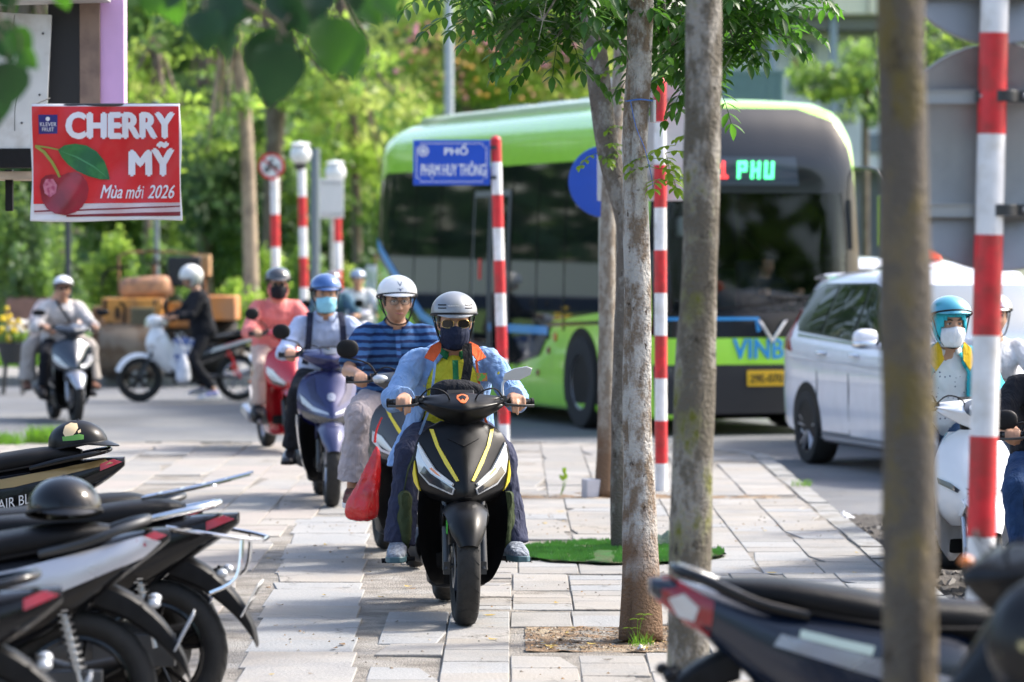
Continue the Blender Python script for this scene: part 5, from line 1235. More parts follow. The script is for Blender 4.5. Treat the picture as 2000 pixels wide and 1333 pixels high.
def open_jacket(t,J,mat,hem=((-.42,.27,.20,.60,-.05),(-.22,.25,.19,.62,-.03)),r=1.0,gap=(.62,.62,.62,.60,.55,.5),th=.013,vox=.0065,name='jacket',sleeve=1.0,cuff=.045,disp=.03):
    hip,neck,sh,el,wr=J['hip'],J['neck'],J['sh'],J['el'],J['wr']; X=(sh[1]-sh[0]).normalized(); sp=(neck-hip).normalized()
    secs=[]
    for f,a,b,g,dy in hem: secs.append((f,a,b,g,dy))
    for (f,a,b),g in zip(((0,.225,.172),(.2,.21,.16),(.4,.195,.150),(.6,.197,.148),(.8,.195,.138),(.92,.15,.105),(1.0,.085,.078)),list(gap)+[.5]*3): secs.append((f,a,b,g,0))
    m=MB(); rings=[]
    for f,a,b,g,dy in secs:
        c=hip+(neck-hip)*f if f>=0 else hip+v3(0,dy*2.4,f*.42+.0); s_=sp if f>=0 else v3(0,0,1)
        Y=s_.cross(X).normalized(); n=30; o=[];i_=[]
        for q in range(n+1):
            an=-PI/2+g+(2*PI-2*g)*q/n; cs,sn=math.copysign(abs(math.cos(an))**.9,math.cos(an)),math.copysign(abs(math.sin(an))**.9,math.sin(an))
            wv=1+.03*math.sin(an*7+f*5)*(1 if f<.3 else .3)
            o.append(c+X*(a*r*wv*cs)+Y*(b*r*wv*sn)); i_.append(c+X*((a*r*wv-th)*cs)+Y*((b*r*wv-th)*sn))
        rings.append(o+i_[::-1])
    m.loft(rings)
    for i in (0,1):
        o=1 if i else -1; e_=el[i].lerp(wr[i],sleeve)
        m.tube([sh[i]-X*o*.07+v3(0,.01,.0),sh[i]+v3(0,0,.004),sh[i].lerp(el[i],.5),el[i]],[.060*r,.066*r,.064*r,.060*r],n=14,sm=3,round_=True)
        m.tube([el[i],el[i].lerp(e_,.5),e_],[.062*r,.060*r,cuff],n=14,sm=3)
    return m.build(name,mat,t,remesh=vox,soft=2,disp=disp,ds=.075)
jk=open_jacket(p1,J1,LB,hem=((-.42,.31,.17,.95,-.03),(-.30,.30,.17,.92,-.025),(-.12,.265,.175,.85,-.01)),gap=(.95,.86,.80,.74,.68,.62),r=.98,cuff=.047,sleeve=.88)
X1=v3(1,0,0); sp1=(J1['neck']-J1['hip']).normalized()
collar(p1,J1['neck']-sp1*.012+v3(0,-.004,0),X1,GRN,sp1,r=.064,open_=.42,h=.03,name='polo_collar')
m=MB(); m.box((.0,-.07,1.165),(.028,.006,.12),(-.45,0,0)); m.build('polo_placket',GRN,p1)
for sg in (-1,1):
    m=MB(); V=[v3(sg*.06,.02,1.318),v3(sg*.115,-.01,1.290),v3(sg*.150,-.045,1.235),v3(sg*.105,-.075,1.215),v3(sg*.070,-.055,1.265)]
    m.loft([V,[v+v3(0,.006,-.004) for v in V]]); m.build('jacket_collar',ORC,p1,bevel=.003)
    m=MB(); m.strip([(sg*.098,-.082,1.22),(sg*.112,-.095,1.10),(sg*.130,-.075,.98),(sg*.17,.0,.86)],.012,.003,(0,-1,.2)); m.build('orange_piping',ORC if sg>0 else LB,jk)
    # cuffs
    i=0 if sg<0 else 1; a=J1['wr'][i].lerp(J1['el'][i],.22); b=J1['wr'][i].lerp(J1['el'][i],-.02)
    m=MB(); m.tube([a,b],[.052,.050],n=18); m.build('jacket_cuff',LB,jk,bevel=.004)
m=MB(); m.strip([(.055,-.03,1.30),(.060,-.088,1.21),(.045,-.10,1.12),(.02,-.12,1.06)],[.05,.045,.045,.06],.008,(0,-1,.15)); m.build('shoulder_strap',clothm('black_webbing',(.012,.012,.014),bs=900),p1)
m=MB(); m.ball((.0,-.135,1.075),(.13,.07,.055),n=24,m=14,p=2.3); m.build('sling_bag',JBLK,p1,disp=.02)
m=MB(); m.box((.125,-.100,1.14),(.05,.004,.04),(-.2,0,0)); m.build('polo_badge',pm('badge_thread',(.5,.12,.03),.8,col2=(.08,.3,.05),c2s=60,c2lo=.45,c2hi=.55),p1)
GRH=pm('grey_helmet_paint',(.24,.255,.28),.35,.3,coat=.3)
he,hb,hM=helmet(p1,T1,r1,'half',GRH,tilt=.02,brim=.012,vents=True,k=1.0)
for tx,zz,wd in (('XE ĐIỆN',.052,.030),('THÁI BÌNH DƯƠNG',.042,.056)): text(tx,.0075,WHP,he,Matrix.Translation(hM((0,0,0)))@r1.to_4x4()@txM((-.012,-.119+.016*(zz-.04)/.012,zz),(1,.05,0),(0,.42,1)),ext=.001,width=wd)
face_mask(p1,T1,clothm('navy_mask',(.014,.02,.045)),strap=JBLK)
glasses(p1,T1,pm('gold_wire',(.6,.42,.15),.25,1),pm('dark_sunglass_lens',(.006,.006,.007),.06),k=1.22)
m=MB(); m.box(T1((.040,-.094,-.045)),(.014,.002,.012)); m.build('mask_badge',pm('badge_blue',(.1,.35,.7),.4),p1)
# olive bags hanging beside the footboard
OLV=clothm('olive_canvas',(.035,.05,.022),(.05,.065,.03),5)
for sg,lb in ((-1,'shaded olive canvas bag hanging by the shin nearest the red plastic bag'),(1,'olive canvas bag hanging by the shin nearest the artificial turf')):
    b=thing('canvas_bag',lb,'bag',L0,rz,'olive bags hanging on the front scooter'); m=MB()
    m.sloft([(-.15,.46,.015,.12,3,sg*.24),(-.11,.455,.034,.14,3,sg*.248),(.0,.45,.042,.15,3,sg*.25),(.11,.455,.034,.14,3,sg*.248),(.15,.46,.015,.12,3,sg*.24)],sm=3,n=22); m.build('pouch',OLV,b,remesh=.008,disp=.03)
    m=MB(); m.strip([(sg*.25,-.10,.60),(sg*.23,-.12,.70),(sg*.20,-.20,.78)],.03,.004,(sg,0,0)); m.build('strap',OLV,b)
    m=MB(); m.sloft([(-.15,.55,.02,.04,3,sg*.245),(0,.55,.048,.045,3,sg*.252),(.15,.55,.02,.04,3,sg*.245)],sm=3); m.build('flap',OLV,b)
    m=MB(); m.tube([(sg*.20,-.12,.27),(sg*.36,-.13,.262)],.012,n=8)
    for k in range(8): m.box((sg*(.24+.015*k),-.13,.258),(.006,.05,.012))
    m.build('footpeg',BLK,sc1)
# --- 2. striped-shirt man ---
rz=R(9); L2=rootpos(810,1108,rz)
GYB=pm('grey_graphite_paint',(.05,.052,.056),.35,.3,coat=.4)
s2=dict(body=GYB,rim=BLKG,inner=GYB,shield=GYB,decals=[dict(p=yl,n='yellow_stripe',m=YEL)],mirrors=[(-.18,-.34,1.20)],mround=True,plate=['29-H1','612.40'])
sc2,_,_=scooter('graphite scooter with white and yellow side lines half hidden behind the matte black one',L2,rz,s2,group='scooters ridden on the pavement')
m=MB(); m.ball((-.17,-.49,1.035),(.045,.035,.025),n=14,m=8); m.build('indicator',LENS,sc2)
STR=stripemat('blue_striped_shirt',(.045,.13,.32),(.012,.025,.085),24,.55)
J2=pose(head=(0,.10,1.455),neck=(0,.16,1.325),hip=(0,.42,.88),el=.29,ely=.05,elz=1.06,knx=.24,kny=-.02,knz=.80,anx=.27,any_=.02,anz=.36)
p2,T2,r2=rider('man in a blue striped short-sleeved polo, thin glasses and white helmet, with a red bag',L2,rz,J2,dict(wear={'polo_shirt':dict(t='top',m=STR,sleeve=.42,ar=1.08,r=1.10,disp=.022),'trousers':dict(t='legs',m=clothm('pale_mauve_trousers',(.42,.37,.38)),w=1.08,hem=.088,len=.82,disp=.03)},
   shoe=clothm('maroon_shoe',(.10,.035,.035),(.16,.1,.08),30),laces=WHP),vox=.006,head_tilt=(.06,0,.02))
collar(p2,J2['neck']-v3(0,0,.01),X1,STR,(J2['neck']-J2['hip']).normalized(),r=.070,open_=.36,h=.032,name='shirt_collar')
m=MB(); m.box((.0,.045,1.20),(.026,.006,.15),(-.52,0,0)); m.build('placket',STR,p2)
he2,hb2,hM2=helmet(p2,T2,r2,'half',pm('white_helmet_paint',(.78,.78,.79),.22,coat=.6),tilt=-.04,brim=.022,k=1.03,low=-.016)
decal_=decal(hb2,[(-.014,.063),(-.009,.063),(0,.047),(.009,.063),(.014,.063),(.003,.040),(-.003,.040)],'-y',.001,'helmet_emblem',pm('emblem_grey',(.12,.16,.22),.4),he2,step=.01,far=.5)
for v in decal_.data.vertices: v.co=hM2(v.co)
d2_=decal(hb2,circle(0,.018,.005,n=12),'-y',.001,'helmet_stud',pm('stud_blue',(.1,.12,.3),.4),he2,step=.01,far=.5)
for v in d2_.data.vertices: v.co=hM2(v.co)
text('VINFAST',.006,pm('emblem_grey',(.12,.16,.22),.4),he2,Matrix.Translation(hM2((0,0,0)))@r2.to_4x4()@txM((0,-.130,.031),(1,0,0),(0,.35,1)),ext=.0012,width=.034)
glasses(p2,T2,pm('dark_wire',(.05,.04,.035),.3,.8),glassmat('spectacle_glass',(.92,.94,.94),.03))
# red plastic bag hanging from his hand side
RPB=pm('red_film',(.55,.012,.012),.25,coat=.3,bump=.7,bs=14,col2=(.38,.008,.01),c2s=7); rbN=RPB.node_tree.nodes['Principled BSDF']
b=thing('plastic_bag','bright red plastic carrier bag hanging between the two front scooters','bag',G(712,1100),0); m=MB(); zc=P(714,950,21.15)-b.location
prof=[(.22,.006,.06),(.17,.025,.055),(.10,.042,.04),(.02,.062,.015),(-.07,.082,-.005),(-.14,.090,-.02),(-.175,.08,-.025),(-.19,.04,-.025)]
m.loft([[zc+v3(xo+w_*math.cos(a)*(1+.08*math.sin(a*5+z*20)),w_*.65*math.sin(a)*(1+.1*math.sin(a*4)),z*1.0) for a in [2*PI*q/32 for q in range(32)]] for z,w_,xo in catmull([(p_[0],p_[1],p_[2]) for p_ in prof],4)]); m.build('film',RPB,b,sharp=0,disp=.03)
m=MB(); m.tube([zc+v3(.05,0,.24),zc+v3(.06,.0,.31),zc+v3(.09,.0,.38)],[.008,.006,.004],n=7,sm=3); m.build('handle',RPB,b)
# --- 3. blue scooter ---
rz=R(6); L3=rootpos(648,990,rz)
NBL=paint('navy_metallic_paint',(.010,.014,.085),.2,.35); SIL=paint('silver_paint',(.36,.37,.42),.3,.6)
s3=dict(body=NBL,rim=SIL,side_wing=SIL,fender=pm('blue_mudguard_paint',(.035,.042,.11),.3,.3,coat=.5),headlight=[(.20,.66),(.18,.61),(.11,.575),(.0,.565),(-.0,.60),(.10,.625)],headlight_low=None,
  strip=False,hlmat=LENSD,decals=[dict(p=[(.205,.76),(.19,.70),(.12,.65),(.02,.625),(.02,.64),(.12,.68),(.18,.74)],n='silver_blade',m=SIL),dict(p=[(.11,.88),(.16,.84),(.13,.73),(.04,.68),(.10,.78)],n='gloss_panel',m=pm('gloss_violet',(.012,.012,.055),.1,.2,coat=.6)),
   dict(p=circle(0,.745,.028,n=16),n='round_badge',m=SIL,one=1)],cowl_decals=[dict(p=[(-.06,1.085),(-.035,1.035),(.035,1.035),(.06,1.085)],n='wind_deflector',m=LENSD)],mirrors=[(-.18,-.33,1.19)],plate=['29-E1','273.51'])
scooter('dark metallic blue scooter with silver trim, third in line on the pavement',L3,rz,s3,group='scooters ridden on the pavement')
LBS=clothm('pale_blue_shirt',(.46,.54,.74),(.50,.57,.76),8)
J3=pose(head=(0,.07,1.435),neck=(0,.12,1.30),hip=(0,.40,.87),knx=.20,knz=.74,anx=.25,any_=.06,anz=.32,el=.31)
p3,T3,r3=rider('man in pale blue shirt with backpack straps, surgical mask and blue helmet',L3,rz,J3,dict(mask=1,wear={'shirt':dict(t='top',m=LBS,sleeve=.9,ar=1.0,cuff=.05,disp=.025),'trousers':dict(t='legs',m=JBLK,disp=.025)},shoe=pm('black_leather',(.015,.015,.017),.3,coat=.3),sole=BLK),vox=.008,head_tilt=(.05,0,.05))
collar(p3,J3['neck']-v3(0,0,.012),X1,LBS,(J3['neck']-J3['hip']).normalized(),r=.068,open_=.3,h=.034,name='shirt_collar')
for sg in (-1,1):
    m=MB(); m.strip([(sg*.11,.20,1.29),(sg*.105,.10,1.315),(sg*.115,.01,1.22),(sg*.125,.01,1.08),(sg*.145,.08,.95)],.045,.008,(0,-1,.1)); m.build('backpack_strap',NAVY,p3)
m=MB(); m.ball((0,.38,1.12),(.15,.10,.20),n=24,m=14,p=3); m.build('backpack',NAVY,p3)
helmet(p3,T3,r3,'half',paint('blue_helmet_paint',(.03,.10,.30),.12,.3),tilt=.0,brim=.025,k=1.02)
face_mask(p3,T3,clothm('surgical_mask_blue',(.28,.62,.78),b=.05),pleat=True)
# --- 4. red scooter with the woman in pink ---
rz=R(14); L4=rootpos(522,872,rz,front=False,wb=.64)
RDP=paint('red_scooter_paint',(.42,.012,.02),.18,.1)
s4=dict(body=RDP,shield=RDP,inner=pm('grey_inner',(.13,.13,.14),.5),rim=SIL,rear=RDP,fender=RDP,exh=SIL,rail=SIL,belly=RDP,mirrors=[(-.18,-.32,1.20)],
  inner_rows=[(.22,.16,-.30,-.36,2.4),(.30,.20,-.32,-.44,3),(.42,.215,-.34,-.47,3),(.60,.215,-.40,-.48,2.6),(.80,.20,-.40,-.44,2),(.90,.14,-.40,-.42,2)])
scooter('red scooter carrying the woman in pink, behind the blue scooter',L4,rz,s4,group='scooters ridden on the pavement')
PNK=clothm('coral_jacket',(.68,.20,.19),(.74,.25,.23),6)
J4=pose(head=(0,.10,1.45),neck=(0,.16,1.32),hip=(0,.40,.87),knx=.17,knz=.72,anx=.20,any_=-.02,anz=.36)
p4,T4,r4=rider('woman in a coral pink hooded jacket with black mask and dark helmet',L4,rz,J4,dict(mask=1,face=False,wear={'jacket':dict(t='top',m=PNK,sleeve=.98,ar=1.05,r=1.02,cuff=.045,disp=.025),'trousers':dict(t='legs',m=clothm('cream_trousers',(.52,.42,.36)),w=1.05,disp=.025)},shoe=JBLK,sole=BLK),vox=.010,head_tilt=(.05,0,-.12))
m=MB(); m.ball(T4((0,.012,-.045)),(.090,.105,.105),n=24,m=16); 
keep=[f for f in m.f if not (sum(m.v[i][1] for i in f)/len(f)<T4((0,-.045,0)).y)]; m.f=keep; m.m=[0]*len(keep); m.build('hood',PNK,p4,solid=.008)
helmet(p4,T4,r4,'half',pm('charcoal_helmet_paint',(.035,.037,.042),.15,coat=1),brim=.03,k=1.03)
face_mask(p4,T4,JBLK,strap=JBLK); glasses(p4,T4,BLK,pm('dark_sunglass_lens',(.012,.012,.014),.05,coat=1))
# --- 5. pair on the dark scooter, far left on the street ---
rz=R(17); L5=rootpos(148,828,rz,z=-.13)
DGB=paint('dark_slate_paint',(.05,.06,.075),.2,.6)
s5=dict(body=DGB,fork=SIL,fender=SIL,rim=BLKG,side_wing=None,shield=BLK,mirrors=[(-.18,-.35,1.20),(.18,.35,1.20)],mround=False,cowl=DGB)
scooter('dark slate scooter crossing the street with two people on it, far left',L5,rz,s5)
KNT=clothm('cream_knit',(.58,.55,.54),b=.4,bs=60)
J5=pose(head=(0,.07,1.45),neck=(0,.12,1.32),hip=(0,.34,.87),knx=.22,knz=.73,anx=.25,any_=-.02,anz=.34,el=.33)
p5,T5,r5=rider('man in a cream knitted top with a cross-body strap and a black and white helmet',L5,rz,J5,dict(wear={'knit_top':dict(t='top',m=KNT,sleeve=.8,ar=1.15,r=1.08,cuff=.055),'trousers':dict(t='legs',m=JBLK)},shoe=JBLK,sole=BLK),vox=.011,head_tilt=(0,0,-.1))
helmet(p5,T5,r5,'half',pm('white_helmet_paint',(.78,.78,.79),.22,coat=.6),visor=BLK,brim=.05,tilt=-.12,k=1.0,strap=None); glasses(p5,T5,BLK,pm('dark_sunglass_lens',(.012,.012,.014),.05,coat=1))
m=MB(); m.strip([(-.08,.08,1.335),(-.03,-.03,1.22),(.06,-.06,1.08),(.13,0,.98)],.03,.006,(0,-1,.1)); m.build('cross_body_strap',JBLK,p5)
J5b=pose(head=(-.03,.42,1.47),neck=(0,.48,1.34),hip=(0,.66,.92),knx=.34,kny=.30,knz=.80,anx=.36,any_=.32,anz=.40,el=.28,ely=.40,elz=1.10,wx=.14); J5b['wr']=[v3(-.13,.22,1.02),v3(.13,.22,1.02)]; J5b['grip']=[v3(-.12,.12,.99),v3(.12,.12,.99)]
J5b['head']=v3(.05,.44,1.47)
rider('pillion passenger in pale clothes sitting behind the man in the cream knitted top',L5,rz,J5b,dict(wear={'shirt':dict(t='top',m=clothm('blush_shirt',(.6,.5,.48)),sleeve=.9),'trousers':dict(t='legs',m=clothm('grey_beige_trousers',(.42,.38,.35)),w=1.25,hem=.09)},shoe=clothm('brown_sandal',(.2,.1,.07)),sole=BLK),vox=.012,head_tilt=(0,0,.3))
# --- 6. far riders behind the blue shirt ---
for (x,D,lab1,lab2,shm,hm,bd) in ((650,48,'blue-grey scooter far back, hidden behind the blue-helmeted rider','rider in a steel blue T-shirt with a brown helmet, far back on the crossing',clothm('steel_blue_tshirt',(.09,.17,.27)),pm('brown_helmet',(.14,.09,.09),.2,coat=1),DGB),
    (700,52,'silver scooter of the white-shirted rider, far back beside the bus','rider in a loose white shirt and silver-blue helmet, far back beside the bus tail',WSH,pm('silverblue_helmet',(.25,.32,.42),.2,.3,coat=1),SIL)):
    rz=R(3); Lx=rootpos(x,0,rz,z=-.13,D=D)
    scooter(lab1,Lx,rz,dict(body=bd,rim=SIL),group='scooters far back on the crossing')
    Jx=pose(head=(0,.07,1.47),neck=(0,.12,1.34),hip=(0,.36,.88),el=.33)
    px_,Tx,rx_=rider(lab2,Lx,rz,Jx,dict(wear={'shirt':dict(t='top',m=shm,sleeve=.45,ar=1.1,r=1.1),'trousers':dict(t='legs',m=NAVY)},shoe=JBLK),vox=.013)
    helmet(px_,Tx,rx_,'half',hm,brim=.03,strap=None)
# --- 7. white scooter and the woman in teal ---
rz=R(7); L7=rootpos(1918,1178,rz,z=-.13)
WHS_=paint('pearl_white_paint',(.74,.75,.77),.2,.0)
s7=dict(body=WHS_,shield=WHS_,inner=BLK,rear=WHS_,fender=WHS_,rim=SIL,fork=SIL,cowl=WHS_,headlight=[(.205,.66),(.20,.63),(.12,.585),(.11,.60),(.15,.635)],headlight_low=None,strip=False,hlmat=LENSD,mround=True,mirrors=[(-.19,-.30,1.14)],
  shell=[(.40,.12,-.55,-.46,2),(.46,.18,-.64,-.47,2),(.54,.215,-.66,-.47,2.2),(.64,.228,-.64,-.46,2.3),(.74,.215,-.59,-.45,2.3),(.82,.185,-.54,-.445,2.3),(.88,.13,-.51,-.44,2.2),(.915,.07,-.49,-.45,2)],
  inner_rows=[(.20,.10,-.32,-.34,2.4),(.30,.19,-.34,-.46,3),(.42,.215,-.36,-.50,3),(.60,.215,-.42,-.48,2.6),(.80,.19,-.40,-.44,2),(.90,.13,-.40,-.42,2)],
  decals=[dict(p=[(0,.79),(.028,.835),(.020,.837),(0,.802),(-.020,.837),(-.028,.835)][::-1],n='front_emblem',m=CHR,one=1),dict(p=[(.04,.60),(.085,.61),(.05,.592)],n='air_slit',m=BLK),dict(p=[(.045,.58),(.08,.585),(.05,.572)],n='air_slit',m=BLK)],
  cowl_decals=[dict(p=circle(0,1.03,.075,.042,n=22),n='headlight',m=LENSD),dict(p=circle(0,1.03,.045,.02,n=18),n='headlight_core',m=LENS,o=.007)])
scooter('pearl white electric scooter of the woman in teal, partly hidden by the near striped pole',L7,rz,s7)
TEAL=clothm('teal_jacket',(.035,.42,.52),(.05,.47,.56),5); MST=clothm('mustard_lining',(.55,.35,.015))
DOT=pm('dotted_shirt',(.70,.71,.74),.85); n=DOT.node_tree; tc=n.nodes.new('ShaderNodeTexCoord'); vo=n.nodes.new('ShaderNodeTexVoronoi'); vo.inputs['Scale'].default_value=34; vo.inputs['Randomness'].default_value=.35; n.links.new(tc.outputs['Object'],vo.inputs['Vector'])
lt=n.nodes.new('ShaderNodeMath'); lt.operation='LESS_THAN'; lt.inputs[1].default_value=.17; n.links.new(vo.outputs['Distance'],lt.inputs[0]); mx=n.nodes.new('ShaderNodeMix'); mx.data_type='RGBA'; mx.inputs[6].default_value=(.70,.71,.74,1); mx.inputs[7].default_value=(.06,.07,.15,1); n.links.new(lt.outputs[0],mx.inputs[0]); n.links.new(mx.outputs[2],n.nodes['Principled BSDF'].inputs['Base Color'])
J7=pose(head=(0,.09,1.47),neck=(0,.13,1.345),hip=(0,.38,.88),shw=.165,el=.29,knx=.19,knz=.74,anx=.14)
p7,T7,r7=rider('woman in a teal jacket with mustard lining, white mask and teal hood',L7,rz,J7,dict(mask=1,wear={'shirt':dict(t='top',m=DOT,sleeve=.4,ar=.8,r=.94,disp=.02),'jeans':dict(t='legs',m=clothm('denim',(.04,.08,.16),(.07,.12,.22),9))},shoe=JBLK),vox=.0075,head_tilt=(.05,0,.10),k=.94)
open_jacket(p7,J7,TEAL,hem=((-.2,.25,.17,.8,-.01),),gap=(.7,.66,.62,.55,.5,.45),r=.98,vox=.008)
m=MB(); m.ball(T7((0,.010,.005)),(.092,.110,.130),n=32,m=22)
def hood_keep(f,o=.0):
    c=r7.inverted()@(sum((Vector(m.v[i]) for i in f),Vector())/len(f)-Vector(J7['head']))
    return not (c.y<-.02 and (c.x/.066)**2+((c.z+.03)/.085)**2<1) and not (c.y<.0 and c.z<-.09 and abs(c.x)<.05)
kf=[f for f in m.f if hood_keep(f)]; m.f=kf; m.m=[0]*len(kf); hd7=m.build('hood',TEAL,p7,solid=.007)
m=MB(); m.tube([T7((.068*math.cos(a),-.088+.045*abs(math.cos(a)),-.03+.087*math.sin(a))) for a in [R(-40)+R(260)*q/24 for q in range(25)]],.006,n=7); m.build('hood_edging',MST,hd7)
for sg in (-1,1):
    m=MB(); V=[T7((sg*.075,-.03,-.09)),T7((sg*.12,-.03,-.13)),T7((sg*.135,-.05,-.20)),T7((sg*.10,-.075,-.255)),T7((sg*.055,-.08,-.19)),T7((sg*.06,-.05,-.13))]; m.loft([V,[v+v3(0,.008,0) for v in V]]); m.build('hood_lining',MST,p7,bevel=.004)
collar(p7,J7['neck']-v3(0,0,.012),X1,DOT,(J7['neck']-J7['hip']).normalized(),r=.062,open_=.5,h=.025,name='shirt_collar')
helmet(p7,T7,r7,'half',paint('teal_helmet_paint',(.06,.33,.44),.15,.2),trim=BLK,k=1.10,brim=.012,tilt=-.12,low=.0)
face_mask(p7,T7,clothm('white_mask',(.74,.75,.78),b=.03))
# --- 8. rider with silver helmet at the right edge, and the dark-clothed one nearer ---
rz=R(4); L8=rootpos(1988,0,rz,z=-.13,D=23.4)
scooter('grey scooter at the right edge, ridden by the person with the silver helmet',L8,rz,dict(body=DGB,rim=SIL))
J8=pose(head=(0,.07,1.46),neck=(0,.12,1.33)); p8,T8,r8=rider('rider in a white shirt and silver helmet near the right edge',L8,rz,J8,dict(wear={'shirt':dict(t='top',m=WSH,sleeve=.9),'trousers':dict(t='legs',m=NAVY),},shoe=JBLK),vox=.011); helmet(p8,T8,r8,'half',pm('silver_helmet',(.6,.6,.61),.2,.8,coat=.5),brim=.02)
rz=R(0); L9=rootpos(2110,0,rz,z=-.13,D=17.35)
scooter('dark scooter only partly inside the right edge, its mirror beside the near striped pole',L9,rz,dict(body=BLKG,rim=BLKG,mirrors=[(-.19,-.30,1.10)],msz=.9))
J9=pose(head=(.02,.07,1.43),neck=(0,.12,1.30),el=.33); p9,T9,r9=rider('rider in black T-shirt and jeans gripping a handlebar at the right edge',L9,rz,J9,dict(wear={'tshirt':dict(t='top',m=JBLK,sleeve=.6,ar=1.05),'jeans':dict(t='legs',m=clothm('dark_denim',(.02,.05,.13),(.03,.07,.17),9))},shoe=JBLK),vox=.0075,skin=SKIN2); helmet(p9,T9,r9,'half',BLKG)
# ---------- bus ----------
GRB=paint('lime_bus_paint',(.40,.84,.05),.2); BLKP=pm('black_bus_panel',(.005,.006,.007),.08); BLU=pm('blue_line_paint',(.02,.30,.68),.3,coat=.5)
DGL=pm('dark_side_glass',(.006,.008,.009),.03,spec=.6); GREY=pm('grey_trim',(.14,.15,.15),.4)
rz=math.atan2(.32,.945); wx_,wd_=(.754,40.4)
# local: forward -Y; near-side (left in picture) is -X; front axle at y=-L/2+2.0
BL=9.9; BW=1.24; fy0=-BL/2
fwd=Vector((math.sin(rz),-math.cos(rz),0)); rgt=Vector((math.cos(rz),math.sin(rz),0)) # local -Y, +X
o0=Vector((wx_,wd_,-.13))+rgt*1.22-fwd*(BL/2-1.95)
bus=thing('electric_bus','lime green and black electric bus turning across the crossing, driver at the wheel','bus',o0,rz)
def zt(d): # roof height by distance behind the nose
    return 3.39-1.05*max(0,1-d/1.1)**2.8
def hwf(z): return BW-.09*max(0,(z-1.3)/2)**2
def busring(d,zt_,ins):
    # rounded outline: bottom to roof
    hw=BW-ins; z0=.17; r=.34 if d>.5 else .25; pts=[]
    def arc(cx,cz,a0,a1,r,n=6):
        for k in range(n+1):
            a=a0+(a1-a0)*k/n; pts.append((cx+r*math.cos(a),cz+r*math.sin(a)))
    arc(hw-.08,z0+.08,-PI/2,0,.08,3)
    for k in range(1,10): pts.append((hw,z0+.08+(zt_-r-z0-.08)*k/10))
    arc(hw-r,zt_-r,0,PI/2,r,8)
    right=pts[:]
    pts2=[(-x,z) for x,z in reversed(right)]
    mid=[((hw-r)*(1-2*k/6),zt_+.0) for k in range(1,6)]
    allp=right+mid+pts2
    out=[]
    for x,z in allp:
        nar=1-.075*max(0,(z-1.35)/1.95)**1.6; camber=.05*(1-(x/hw)**2) if z>zt_-.02 else 0
        out.append(Vector((x*nar,fy0+d,z+camber)))
    return out
rings=[]
for d,ins in ((0.0,.42),(.02,.28),(.06,.17),(.12,.095),(.2,.05),(.32,.015),(.5,0),(.75,0),(1.05,0),(1.35,0),(1.8,0),(3,0),(4.5,0),(6,0),(7.5,0),(9.0,0),(9.4,.01),(9.6,.04),(9.75,.09),(9.85,.18),(9.9,.32)):
    q=max(0,d-9.0); z_=zt(d+.16)-.16*(q/.9)**3
    r_=busring(d,z_,ins); rings.append(r_)
# slope of the windscreen: push upper front rings back
for i,r_ in enumerate(rings[:8]):
    for v in r_:
        bow=.10*(abs(v.x)/BW)**2.2; v.y+=bow*(1-i/8)+.16*max(0,(v.z-1.2)/2)**1.3*(1-i/8)
mb=MB(); mb.loft(rings); bbv=mb.bvh()
# leave the windscreen opening out of the body
WS=[(-1.02,1.24),(1.02,1.24),(1.05,1.9),(1.0,2.5),(-1.0,2.5),(-1.05,1.9)]
def inpoly(x,z,pl):
    c=False; j=len(pl)-1
    for i in range(len(pl)):
        if (pl[i][1]>z)!=(pl[j][1]>z) and x<(pl[j][0]-pl[i][0])*(z-pl[i][1])/(pl[j][1]-pl[i][1])+pl[i][0]: c=not c
        j=i
    return c
keep=[]
for f in mb.f:
    c=sum((Vector(mb.v[i]) for i in f),Vector())/len(f)
    if len(f)>4 and c.y<fy0+.3: continue
    if c.y<fy0+.42 and inpoly(c.x,c.z,WS): continue
    keep.append(f)
full=list(mb.f); mb.f=keep; mb.m=[0]*len(keep); body=mb.build('body',GRB,bus,sharp=60)
B=lambda poly,ax,off,name,mat,par=bus,step=.12,th=None: decal(bbv,poly,ax,off,name,mat,par,step=step,far=9,th=th)
# nose panels close the front around the glass
B([(-1.12,.72),(1.12,.72),(1.14,1.02),(-1.14,1.02)],'-y',.006,'front_panel',GRB,step=.1)
B([(-1.1,.22),(1.1,.22),(1.13,.73),(-1.13,.73)],'-y',.005,'front_bumper',pm('bumper_black',(.02,.021,.023),.5),step=.1)
B([(-1.15,.99),(1.15,.99),(1.13,1.27),(-1.13,1.27)],'-y',.008,'front_black_band',BLKP,step=.1)
fr=[(-1.13,1.22),(-.95,1.22),(-.97,1.9),(-.93,2.46),(.93,2.46),(.97,1.9),(.95,1.22),(1.13,1.22),(1.15,1.9),(1.11,2.5),(1.06,2.92),(.94,3.20),(.6,3.33),(-.6,3.33),(-.94,3.20),(-1.06,2.92),(-1.11,2.5),(-1.15,1.9)]
B(fr,'-y',.012,'windscreen_surround',pm('smoked_glass_panel',(.012,.015,.019),.07),step=.08,th=.02)
ws=B([(-.965,1.25),(.965,1.25),(.985,1.9),(.945,2.47),(-.945,2.47),(-.985,1.9)],'-y',.008,'windscreen',glassmat('bus_windscreen_glass',(.85,.88,.87),-.025),step=.08,th=.006)
ds=B([(-.80,2.54),(.45,2.54),(.42,2.82),(-.76,2.82)],'-y',.02,'destination_sign',pm('sign_glass',(.04,.055,.075),.08),step=.08)
